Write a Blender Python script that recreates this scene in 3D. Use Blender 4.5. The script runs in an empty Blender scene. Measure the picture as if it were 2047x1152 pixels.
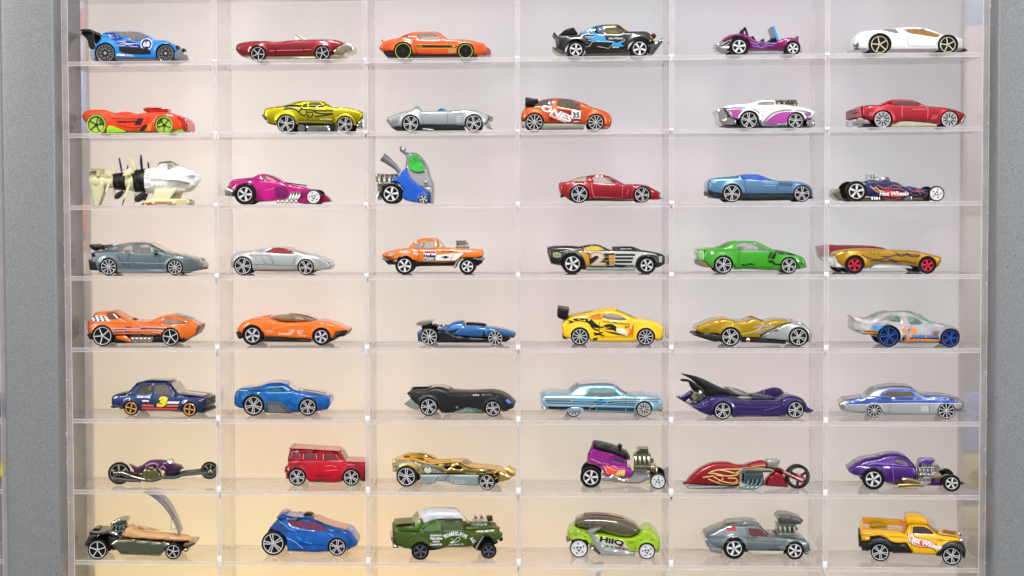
import bpy, bmesh, math, random
import numpy as np
from mathutils import Vector, Matrix
from mathutils.geometry import delaunay_2d_cdt
random.seed(7)
scene = bpy.context.scene
COL = scene.collection
S = 0.000326            # metres per unit: the case is laid out in units of about a third of a millimetre
# ---------------------------------------------------------------- camera
F, CX, CY = 3079.9, -163.3, -41.8
PIT, YAW, ROL = -0.03764, 0.05937, 0.00471
CPOS = np.array([916.6, -3072.2, -294.6])
PITCH_X, PITCH_Z, THK, DEPTH = 303.0, 144.57, 9.1, 150.0
def _rot(a, b, c):
    ca, sa, cb, sb, cc, sc = math.cos(a), math.sin(a), math.cos(b), math.sin(b), math.cos(c), math.sin(c)
    Rx = np.array([[1, 0, 0], [0, ca, -sa], [0, sa, ca]]); Rz = np.array([[cb, -sb, 0], [sb, cb, 0], [0, 0, 1]])
    Ry = np.array([[cc, 0, sc], [0, 1, 0], [-sc, 0, cc]])
    return Rz @ Rx @ Ry
RC = _rot(PIT, YAW, ROL)
cam = bpy.data.cameras.new('camera'); cam_ob = bpy.data.objects.new('camera', cam); COL.objects.link(cam_ob)
cam.sensor_fit = 'HORIZONTAL'; cam.sensor_width = 36.0; cam.lens = 36.0 * F / 2047.0
cam.shift_x = -CX / 2047.0; cam.shift_y = CY / 2047.0
cam.clip_start = 0.05; cam.clip_end = 50
cam.dof.use_dof = True; cam.dof.focus_distance = (3072.2 + 45) * S; cam.dof.aperture_fstop = 4.5
cam_ob.matrix_world = Matrix(((RC[0, 0], RC[0, 2], -RC[0, 1], CPOS[0] * S), (RC[1, 0], RC[1, 2], -RC[1, 1], CPOS[1] * S),
                              (RC[2, 0], RC[2, 2], -RC[2, 1], CPOS[2] * S), (0, 0, 0, 1)))
scene.camera = cam_ob
def ray(X, Y):
    return RC @ np.array([(X - 1023.5 - CX) / F, 1.0, -(Y - 576 - CY) / F])
def on_y(X, Y, y):
    d = ray(X, Y); t = (y - CPOS[1]) / d[1]; return CPOS + d * t
def on_z(X, Y, z):
    d = ray(X, Y); t = (z - CPOS[2]) / d[2]; return CPOS + d * t
# ---------------------------------------------------------------- world, lamps, exposure
world = bpy.data.worlds.new('World'); scene.world = world; world.use_nodes = True
bg = world.node_tree.nodes['Background']; bg.inputs[0].default_value = (0.80, 0.80, 0.86, 1); bg.inputs[1].default_value = 1.0
# the shop around: pale ceiling, darker floor
_N = world.node_tree.nodes; _L = world.node_tree.links; _tc = _N.new('ShaderNodeTexCoord'); _sx = _N.new('ShaderNodeSeparateXYZ'); _mr = _N.new('ShaderNodeMapRange'); _cr = _N.new('ShaderNodeValToRGB')
_L.new(_tc.outputs['Generated'], _sx.inputs[0]); _L.new(_sx.outputs['Z'], _mr.inputs[0]); _mr.inputs[1].default_value = -1; _mr.inputs[2].default_value = 1; _L.new(_mr.outputs[0], _cr.inputs[0])
_e = _cr.color_ramp.elements; _e[0].position = 0.30; _e[0].color = (0.10, 0.095, 0.10, 1); _e[1].position = 0.80; _e[1].color = (0.85, 0.85, 0.9, 1); _q = _e.new(0.5); _q.color = (0.36, 0.36, 0.38, 1); _L.new(_cr.outputs[0], bg.inputs[0])
def lamp(name, loc, target, size, power, color, sy=None):
    l = bpy.data.lights.new(name, 'AREA'); l.shape = 'RECTANGLE'; l.size = size; l.size_y = sy or size
    l.energy = power; l.color = color
    o = bpy.data.objects.new(name, l); COL.objects.link(o); o.location = loc
    o.rotation_euler = (Vector(target) - Vector(loc)).to_track_quat('-Z', 'Y').to_euler()
    return o
MID = (909 * S, 0, -500 * S)
lamp('ceiling_lamp', (0.30, -0.85, 0.95), MID, 0.55, 16.5, (1, 0.97, 0.95), 0.09)
lamp('shop_lamp', (-0.75, -0.9, 0.35), MID, 0.07, 5.6, (1, 0.95, 0.9), 0.6)
lamp('side_lamp', (1.30, -0.75, 0.1), MID, 0.07, 4.9, (0.93, 0.96, 1), 0.6)
# added unseen lamps that tint the translucent backboard from behind
lamp('added_board_lamp_warm', (0.14, 0.26, -0.47), (0.12, DEPTH * S, -0.40), 0.25, 0.967, (1.0, 0.619, 0.0), 0.12)
lamp('added_board_lamp_amber', (0.42, 0.28, -0.50), (0.38, DEPTH * S, -0.42), 0.3, 0.316, (1.0, 0.6, 0.05), 0.12)
lamp('added_board_lamp_rose', (0.10, 0.26, -0.05), (0.05, DEPTH * S, -0.09), 0.18, 0.502, (1.0, 0.841, 0.677), 0.25)
lamp('added_board_lamp_white', (0.32, 0.45, 0.05), (0.30, DEPTH * S, -0.12), 0.3, 0.688, (0.622, 0.715, 1.0), 0.2)
lamp('added_board_lamp_cool', (0.50, 0.42, -0.16), (0.50, DEPTH * S, -0.20), 0.15, 0.846, (0.9, 0.95, 1.0), 0.4)
scene.view_settings.view_transform = 'Standard'; scene.view_settings.look = 'None'
scene.view_settings.exposure = 0.0; scene.view_settings.gamma = 1.0
scene.cycles.max_bounces = 10; scene.cycles.transparent_max_bounces = 24; scene.cycles.glossy_bounces = 4
scene.cycles.diffuse_bounces = 3; scene.cycles.transmission_bounces = 6
scene.cycles.caustics_reflective = False; scene.cycles.caustics_refractive = False
scene.cycles.sample_clamp_indirect = 4
try: scene.cycles.use_denoising = True
except Exception: pass
# ---------------------------------------------------------------- materials
def lin(h):
    h = h.lstrip('#'); v = [int(h[i:i + 2], 16) / 255 for i in (0, 2, 4)]
    return tuple(((x / 12.92) if x <= 0.04045 else ((x + 0.055) / 1.055) ** 2.4) for x in v) + (1,)
_M = {}
def M(kind, h='808080'):
    """kind: p gloss paint, m metallic paint, c plated metal, t clear coloured plastic, k satin plastic, g clear glazing, w dark glazing, d ink, r rubber"""
    key = kind + h
    if key in _M: return _M[key]
    names = dict(p='paint', m='metallic_paint', c='plated_metal', t='clear_plastic', k='satin_plastic', g='glazing', w='dark_glazing', d='ink', r='rubber', s='silver_plastic')
    m = bpy.data.materials.new(names[kind] + '_' + h); m.use_nodes = True
    nt = m.node_tree; N = nt.nodes; L = nt.links
    b = N['Principled BSDF']; out = N['Material Output']; c = lin(h)
    if kind in 'pmkdt':
        lum = 0.3 * c[0] + 0.6 * c[1] + 0.1 * c[2]; f_ = max(0.3, 1 - 0.012 / (lum + 0.02)); c = tuple(max(x * f_ * 1.02 - 0.007, 0.0015) for x in c[:3]) + (1,)
    if kind == 't': c = tuple(min(1, x * 1.7) for x in c[:3]) + (1,)
    b.inputs['Base Color'].default_value = c
    def noise(scale, det=2):
        tc = N.new('ShaderNodeTexCoord'); n = N.new('ShaderNodeTexNoise'); n.inputs['Scale'].default_value = scale; n.inputs['Detail'].default_value = det
        L.new(tc.outputs['Object'], n.inputs['Vector']); return n
    def vary(scale, lo, hi):
        n = noise(scale, 3); mx = N.new('ShaderNodeMix'); mx.data_type = 'RGBA'
        mx.inputs[6].default_value = tuple(x * lo for x in c[:3]) + (1,); mx.inputs[7].default_value = tuple(min(1, x * hi) for x in c[:3]) + (1,)
        L.new(n.outputs['Fac'], mx.inputs[0]); L.new(mx.outputs[2], b.inputs['Base Color'])
    def bump(scale, st, dist=0.00003):
        n = noise(scale); bp = N.new('ShaderNodeBump'); bp.inputs['Strength'].default_value = st; bp.inputs['Distance'].default_value = dist
        L.new(n.outputs['Fac'], bp.inputs['Height']); L.new(bp.outputs['Normal'], b.inputs['Normal'])
    if kind == 'p':
        b.inputs['Roughness'].default_value = 0.3; b.inputs['Coat Weight'].default_value = 0.8; b.inputs['Coat Roughness'].default_value = 0.06; vary(500, 0.9, 1.08); bump(900, 0.25)
    elif kind == 'm':
        b.inputs['Metallic'].default_value = 0.45; b.inputs['Roughness'].default_value = 0.34; b.inputs['Coat Weight'].default_value = 0.9; b.inputs['Coat Roughness'].default_value = 0.07; vary(5200, 0.6, 1.45); bump(1200, 0.3)
    elif kind == 'c':
        b.inputs['Metallic'].default_value = 1; b.inputs['Roughness'].default_value = 0.2; bump(420, 0.35, 0.00012)
    elif kind == 's':
        b.inputs['Metallic'].default_value = 0.1; b.inputs['Roughness'].default_value = 0.3; b.inputs['Coat Weight'].default_value = 0.6
    elif kind == 'k':
        b.inputs['Roughness'].default_value = 0.42; vary(700, 0.85, 1.15); bump(1500, 0.3)
    elif kind == 'd':
        b.inputs['Roughness'].default_value = 0.3; b.inputs['Coat Weight'].default_value = 0.4
    elif kind == 'r':
        b.inputs['Roughness'].default_value = 0.45; b.inputs['Specular IOR Level'].default_value = 0.3; vary(900, 0.7, 1.3)
    elif kind == 'w':
        b.inputs['Roughness'].default_value = 0.06; b.inputs['Coat Weight'].default_value = 1.0; vary(260, 0.5, 1.7)
    elif kind in 'gt':
        N.remove(b)
        tr = N.new('ShaderNodeBsdfTransparent'); gl = N.new('ShaderNodeBsdfGlossy'); gl.inputs['Roughness'].default_value = 0.05
        lo, hi = ((0.75, 1.0) if kind == 'g' else (1, 1))
        tr.inputs['Color'].default_value = tuple(x ** 0.5 for x in c[:3]) + (1,)
        tl = N.new('ShaderNodeBsdfPrincipled'); tl.inputs['Base Color'].default_value = c; tl.inputs['Roughness'].default_value = 0.2
        tl.inputs['Coat Weight'].default_value = 1
        m1 = N.new('ShaderNodeMixShader'); fr = N.new('ShaderNodeFresnel'); fr.inputs['IOR'].default_value = 1.5
        m2 = N.new('ShaderNodeMixShader')
        if kind == 't':
            n = noise(140, 3); rmp = N.new('ShaderNodeMapRange'); rmp.inputs[1].default_value = 0.3; rmp.inputs[2].default_value = 0.7
            rmp.inputs[3].default_value = 0.3; rmp.inputs[4].default_value = 0.8
            L.new(n.outputs['Fac'], rmp.inputs[0]); L.new(rmp.outputs[0], m1.inputs[0])
            trl = N.new('ShaderNodeBsdfTranslucent'); trl.inputs['Color'].default_value = c
            ad = N.new('ShaderNodeMixShader'); ad.inputs[0].default_value = 0.5
            L.new(tl.outputs[0], ad.inputs[1]); L.new(trl.outputs[0], ad.inputs[2]); src = ad
        else:
            m1.inputs[0].default_value = 0.22; src = tl
        L.new(tr.outputs[0], m1.inputs[1]); L.new(src.outputs[0], m1.inputs[2])
        L.new(fr.outputs[0], m2.inputs[0]); L.new(m1.outputs[0], m2.inputs[1]); L.new(gl.outputs[0], m2.inputs[2]); L.new(m2.outputs[0], out.inputs['Surface'])
    _M[key] = m
    return m
BLACK = M('k', '101010'); DARK = M('k', '080707'); RUB = M('r', '060505'); CHR = M('c', 'd8d8d4'); SMOKE = M('c', '8c8a7c')
# ---------------------------------------------------------------- mesh helpers (coordinates in case units)
def link(name, me, mats, parent=None, smooth=35):
    for m in (mats if isinstance(mats, (list, tuple)) else [mats]): me.materials.append(m)
    if smooth:
        me.polygons.foreach_set('use_smooth', [True] * len(me.polygons)); me.set_sharp_from_angle(angle=math.radians(smooth))
    o = bpy.data.objects.new(name, me); COL.objects.link(o)
    if parent: o.parent = parent
    return o
def mesh_of(V, Fc, mi=None, name='mesh'):
    me = bpy.data.meshes.new(name); me.from_pydata([(x * S, y * S, z * S) for x, y, z in V], [], Fc)
    if mi is not None: me.polygons.foreach_set('material_index', mi)
    me.update(); return me
class MB:
    def __init__(s): s.V = []; s.F = []; s.I = []
    def add(s, V, Fc, mi=0):
        n = len(s.V); s.V += [tuple(v) for v in V]; s.F += [tuple(i + n for i in f) for f in Fc]; s.I += [mi] * len(Fc); return s
    def box(s, a, b, mi=0, bev=0.0):
        x0, y0, z0 = a; x1, y1, z1 = b
        if bev <= 0:
            return s.add([(x0, y0, z0), (x1, y0, z0), (x1, y1, z0), (x0, y1, z0), (x0, y0, z1), (x1, y0, z1), (x1, y1, z1), (x0, y1, z1)],
                         [(0, 3, 2, 1), (4, 5, 6, 7), (0, 1, 5, 4), (2, 3, 7, 6), (1, 2, 6, 5), (0, 4, 7, 3)], mi)
        bm = bmesh.new(); bmesh.ops.create_cube(bm, size=1)
        for v in bm.verts: v.co = Vector(((x0 + x1) / 2 + v.co.x * (x1 - x0), (y0 + y1) / 2 + v.co.y * (y1 - y0), (z0 + z1) / 2 + v.co.z * (z1 - z0)))
        bmesh.ops.bevel(bm, geom=bm.edges[:], offset=bev, segments=2, profile=0.5, affect='EDGES')
        bm.verts.index_update(); V = [tuple(v.co) for v in bm.verts]; Fc = [tuple(v.index for v in f.verts) for f in bm.faces]; bm.free()
        return s.add(V, Fc, mi)
    def tube(s, pts, rad, seg=10, mi=0, caps=True):
        P = [np.array(p, float) for p in pts]; R = rad if isinstance(rad, (list, tuple)) else [rad] * len(P)
        V = []; n0 = None
        for i, p in enumerate(P):
            t = (P[min(i + 1, len(P) - 1)] - P[max(i - 1, 0)]); t = t / (np.linalg.norm(t) + 1e-9)
            if n0 is None: n0 = np.array([0, 1, 0.]) if abs(t[1]) < 0.9 else np.array([1., 0, 0])
            n = n0 - t * (n0 @ t); n /= np.linalg.norm(n) + 1e-9; n0 = n; b = np.cross(t, n)
            for k in range(seg):
                a = 2 * math.pi * k / seg; V.append(tuple(p + R[i] * (math.cos(a) * n + math.sin(a) * b)))
        Fc = []
        for i in range(len(P) - 1):
            for k in range(seg):
                a = i * seg + k; b2 = i * seg + (k + 1) % seg; Fc.append((a, b2, b2 + seg, a + seg))
        if caps: Fc.append(tuple(range(seg))[::-1]); Fc.append(tuple((len(P) - 1) * seg + k for k in range(seg)))
        return s.add(V, Fc, mi)
    def lathe(s, prof, seg=32, mi=0, c=(0, 0, 0)):     # profile (radius, y) spun about the y axis
        V = [(c[0] + r * math.cos(2 * math.pi * k / seg), c[1] + y, c[2] + r * math.sin(2 * math.pi * k / seg)) for r, y in prof for k in range(seg)]
        Fc = [(i * seg + k, i * seg + (k + 1) % seg, (i + 1) * seg + (k + 1) % seg, (i + 1) * seg + k) for i in range(len(prof) - 1) for k in range(seg)]
        return s.add(V, Fc, mi)
    def ball(s, c, r, mi=0, seg=12):
        rx, ry, rz = r if isinstance(r, tuple) else (r, r, r); V = []; Fc = []; nr = 8
        for i in range(nr + 1):
            th = math.pi * i / nr
            for k in range(seg):
                a = 2 * math.pi * k / seg; V.append((c[0] + rx * math.sin(th) * math.cos(a), c[1] + ry * math.sin(th) * math.sin(a), c[2] + rz * math.cos(th)))
        for i in range(nr):
            for k in range(seg): Fc.append((i * seg + k, (i + 1) * seg + k, (i + 1) * seg + (k + 1) % seg, i * seg + (k + 1) % seg))
        return s.add(V, Fc, mi)
    def obj(s, name, mats, parent=None, smooth=35):
        me = mesh_of(s.V, s.F, s.I, name); bm = bmesh.new(); bm.from_mesh(me); bmesh.ops.recalc_face_normals(bm, faces=bm.faces[:]); bm.to_mesh(me); bm.free()
        return link(name, me, mats, parent, smooth)
def smooth_loop(P, closed=True, corner=38, sub=5):
    P = [np.array(p, float) for p in P]; n = len(P); out = []
    def isc(i):
        if not closed and (i == 0 or i == n - 1): return True
        a = P[i] - P[i - 1]; b = P[(i + 1) % n] - P[i]; la, lb = np.linalg.norm(a), np.linalg.norm(b)
        if la < 1e-6 or lb < 1e-6: return True
        return math.degrees(math.acos(max(-1, min(1, a @ b / la / lb)))) > corner
    for i in range(n if closed else n - 1):
        p1, p2 = P[i], P[(i + 1) % n]; c1, c2 = isc(i), isc((i + 1) % n)
        L = np.linalg.norm(p2 - p1)
        t1 = (p2 - p1) if c1 else (p2 - P[i - 1]) / (np.linalg.norm(p2 - P[i - 1]) + 1e-9) * L
        q = P[(i + 2) % n]; t2 = (p2 - p1) if c2 else (q - p1) / (np.linalg.norm(q - p1) + 1e-9) * L
        k = 1 if (c1 and c2) else max(1, min(sub, int(L / 3)))
        for j in range(k):
            t = j / k; out.append((2 * t**3 - 3 * t**2 + 1) * p1 + (t**3 - 2 * t**2 + t) * t1 + (-2 * t**3 + 3 * t**2) * p2 + (t**3 - t**2) * t2)
    if not closed: out.append(P[-1])
    return np.array(out)
def inside(P, poly):
    x, y = P[:, 0], P[:, 1]; r = np.zeros(len(P), bool); n = len(poly); j = n - 1
    for i in range(n):
        xi, yi, xj, yj = poly[i][0], poly[i][1], poly[j][0], poly[j][1]
        if yi != yj: r ^= ((yi > y) != (yj > y)) & (x < (xj - xi) * (y - yi) / (yj - yi) + xi)
        j = i
    return r
def segdist(P, A, B):
    d = np.full(len(P), 1e9)
    for a, b in zip(A, B):
        v = b - a; L = v @ v
        if L < 1e-12: continue
        t = np.clip(((P - a) @ v) / L, 0, 1); q = P - a - t[:, None] * v; d = np.minimum(d, np.hypot(q[:, 0], q[:, 1]))
    return d
def loopdist(P, loop): return segdist(P, loop, np.roll(loop, -1, axis=0))
def tri_region(outline, holes=(), circles=(), step=3.0):
    """triangulate outline minus holes and circles with an even grid inside"""
    loops = [outline] + list(holes)
    for (cx, cz, R) in circles:
        k = 30; loops.append(np.array([(cx + R * math.cos(2 * math.pi * i / k), cz + R * math.sin(2 * math.pi * i / k)) for i in range(k)]))
    V = []; E = []
    for lp in loops:
        n0 = len(V)
        pts = []
        for i in range(len(lp)):
            a, b = lp[i], lp[(i + 1) % len(lp)]; L = np.hypot(*(b - a)); k = max(1, int(L / (step * 1.5)))
            for j in range(k): pts.append(a + (b - a) * j / k)
        V += pts; n = len(pts); E += [(n0 + i, n0 + (i + 1) % n) for i in range(n)]
    mn = outline.min(0); mx = outline.max(0); g = []
    r = 0; z = mn[1] + step / 2
    while z < mx[1]:
        x = mn[0] + (step / 2 if r % 2 else 0)
        while x < mx[0]: g.append((x, z)); x += step
        z += step * 0.87; r += 1
    if g:
        g = np.array(g); ok = inside(g, outline)
        for lp in loops: ok &= loopdist(g, lp) > step * 0.45
        V += list(g[ok])
    res = delaunay_2d_cdt([Vector((float(v[0]), float(v[1]))) for v in V], E, [], 0, 1e-4)
    VV = np.array([(v.x, v.y) for v in res[0]]); T = np.array(res[2])
    c = VV[T].mean(1); keep = inside(c, outline)
    for h in holes: keep &= ~inside(c, h)
    for (cx, cz, R) in circles: keep &= np.hypot(c[:, 0] - cx, c[:, 1] - cz) > R * 0.985
    T = T[keep]
    used = np.unique(T); mp = -np.ones(len(VV), int); mp[used] = np.arange(len(used))
    return VV[used], mp[T], loops
def rnd(d, r):
    if r <= 0: return np.zeros_like(d)
    t = np.clip(1 - d / r, 0, 1); return r * (1 - np.sqrt(np.clip(1 - t * t, 0, 1)))
def slab(VV, T, yn, yf, mi_face=0, rimfun=None):
    """two skins joined along every open edge"""
    n = len(VV); V = [(VV[i, 0], yn[i], VV[i, 1]) for i in range(n)] + [(VV[i, 0], yf[i], VV[i, 1]) for i in range(n)]
    Fc = []; I = []; cnt = {}
    for a, b, c in T:
        A = (VV[b] - VV[a]); B = (VV[c] - VV[a])
        if A[0] * B[1] - A[1] * B[0] < 0: b, c = c, b
        Fc.append((a, b, c)); I.append(mi_face); Fc.append((a + n, c + n, b + n)); I.append(mi_face)
        for e in ((a, b), (b, c), (c, a)): cnt[e] = 1
    for (a, b) in list(cnt):
        if (b, a) not in cnt:
            Fc.append((b, a, a + n, b + n)); I.append(rimfun(VV[a], VV[b]) if rimfun else mi_face)
    return V, Fc, I
# ---------------------------------------------------------------- wheels
_WH = {}
def wheel_meshes(style, rr):
    key = (style, round(rr, 2))
    if key in _WH: return _WH[key]
    w = 0.62
    if style == 'moto': w = 0.4
    t = MB(); rr2 = rr
    prof = [(rr2 * 0.985, w / 2 - .02), (0.95, w / 2), (1.0, w / 2 - 0.07), (1.0, -w / 2 + 0.07), (0.985, -w / 2 + 0.025), (0.95, -w / 2), (rr2 + 0.02, -w / 2 + 0.015), (rr2 * 0.985, -w / 2 + 0.05)]
    t.lathe(prof, 40)
    if style != 'open3': t.lathe([(rr2, w / 2 - 0.06), (0.001, w / 2 - 0.06)], 40); t.lathe([(rr2, -w / 2 + 0.14), (0.001, -w / 2 + 0.14)], 40)
    m = MB(); y0 = -w / 2 + 0.02; ri = rr
    th = {'pr5': .055, 'sp5': .07, 'oh5': .055, 'sp10': .05, 'lw': .07, 'rr5': .04, 'mc5': .13, 'u8': .03, 'open3': .12, 'moto': .06, 'oh5b': .055}[style]
    m.lathe([(ri, y0 + .02), (ri - th * .3, y0 - .01), (ri - th, y0), (ri - th, y0 + .1)], 40)
    def spoke(a, r0, r1, w0, w1, y=y0 + .02, off0=0, off1=0, d=0.07):
        ca, sa = math.cos(a), math.sin(a); P = []
        for (r, ww, o) in ((r0, w0, off0), (r1, w1, off1)):
            for s in (-1, 1):
                q = o + s * ww / 2; P.append((r * ca - q * sa, r * sa + q * ca))
        V = [(p[0], y, p[1]) for p in P] + [(p[0], y + d, p[1]) for p in P]
        m.add(V, [(0, 1, 3, 2), (4, 6, 7, 5), (0, 2, 6, 4), (1, 5, 7, 3), (0, 4, 5, 1), (2, 3, 7, 6)])
    ro = ri - th * .8; A0 = math.pi / 2
    hub = 0.15
    if style == 'pr5':
        for k in range(5):
            a = A0 + k * 2 * math.pi / 5
            for s in (-1, 1): spoke(a, .14, ro, .055, .07, off0=s * .05, off1=s * .12)
    elif style == 'sp5':
        for k in range(5): spoke(A0 + k * 2 * math.pi / 5, .13, ro, .14, .25)
    elif style in ('oh5', 'oh5b'):
        for k in range(5): spoke(A0 + .3 + k * 2 * math.pi / 5, .1, ro, .085, .075)
    elif style == 'sp10':
        for k in range(10): spoke(A0 + k * math.pi / 5, .12, ro, .055, .075)
    elif style == 'lw':
        for k in range(10):
            spoke(A0 + k * math.pi / 5, .12, ro, .045, .05)
            for s in (-1, 1): spoke(A0 + k * math.pi / 5 + s * .16, ro * .6, ro, .035, .045)
    elif style == 'rr5':
        m.lathe([(ri - .02, y0 + .06), (.2, y0 + .01)], 40)
        dk = MB()
        for k in range(5):
            a = A0 + k * 2 * math.pi / 5; m.tube([(.5 * math.cos(a) * ri / .8, y0 + .05, .5 * math.sin(a) * ri / .8), (.5 * math.cos(a) * ri / .8, y0 - .005, .5 * math.sin(a) * ri / .8)], .085, 10, 1)
        for k in range(3):
            a = A0 + k * 2 * math.pi / 3; V = [(.32 * math.cos(a) - s * .08 * math.sin(a), y0 - .01, .32 * math.sin(a) + s * .08 * math.cos(a)) for s in (-1, 1)] + [(s * .12 * math.sin(a), y0 - .01, -s * .12 * math.cos(a)) for s in (-1, 1)]
            m.add(V, [(0, 1, 2, 3)], 1)
        m.lathe([(.13, y0 + .05), (.13, y0 - .02), (0.001, y0 - .03)], 16)
        hub = 0
    elif style == 'mc5':
        for k in range(4): spoke(A0 + .6 + k * math.pi / 2, .1, ro, .14, .2)
    elif style == 'u8':
        m.lathe([(ri * .93, y0 + .01), (.2, y0 + .01)], 40, 1)
        for k in range(8):
            a = A0 + .2 + k * math.pi / 4
            for s in (-1, 1): spoke(a, .42, ri * .88, .022, .022, y=y0 - .005, off0=s * .06, off1=s * .15, d=.03)
            spoke(a, .40, .43, .14, .14, y=y0 - .005, d=.03)
    elif style == 'open3':
        for k in range(3): spoke(A0 + math.pi / 3 + k * 2 * math.pi / 3, .1, ro, .16, .22, d=.12)
    elif style == 'moto':
        for k in range(6): spoke(A0 + k * math.pi / 3, .1, ro, .1, .2)
    if hub:
        m.lathe([(hub, y0 + .08), (hub, y0 - .01), (hub * .75, y0 - .02), (hub * .5, y0 - .02)], 16)
        m.lathe([(hub * .5, y0 - .015), (0.001, y0 - .025)], 12, 0)
        m.lathe([(hub * .78, y0 - .022), (hub * .5, y0 - .022)], 12, 1)
    out = []
    for q, nm in ((t, 'tyre'), (m, 'rim')):
        me = mesh_of(q.V, q.F, q.I, nm)
        bm = bmesh.new(); bm.from_mesh(me); bmesh.ops.recalc_face_normals(bm, faces=bm.faces[:]); bm.to_mesh(me); bm.free()
        me.polygons.foreach_set('use_smooth', [True] * len(me.polygons)); me.set_sharp_from_angle(angle=math.radians(30)); out.append(me)
    _WH[key] = out
    return out
_WM = {}
def wheel_mesh_colored(style, rr, mats_t, mats_r):
    key = (style, round(rr, 2), mats_t.name, mats_r[0].name)
    if key not in _WM:
        a, b = wheel_meshes(style, rr); a = a.copy(); b = b.copy()
        a.materials.append(mats_t)
        for m in mats_r: b.materials.append(m)
        _WM[key] = (a, b)
    return _WM[key]
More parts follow.
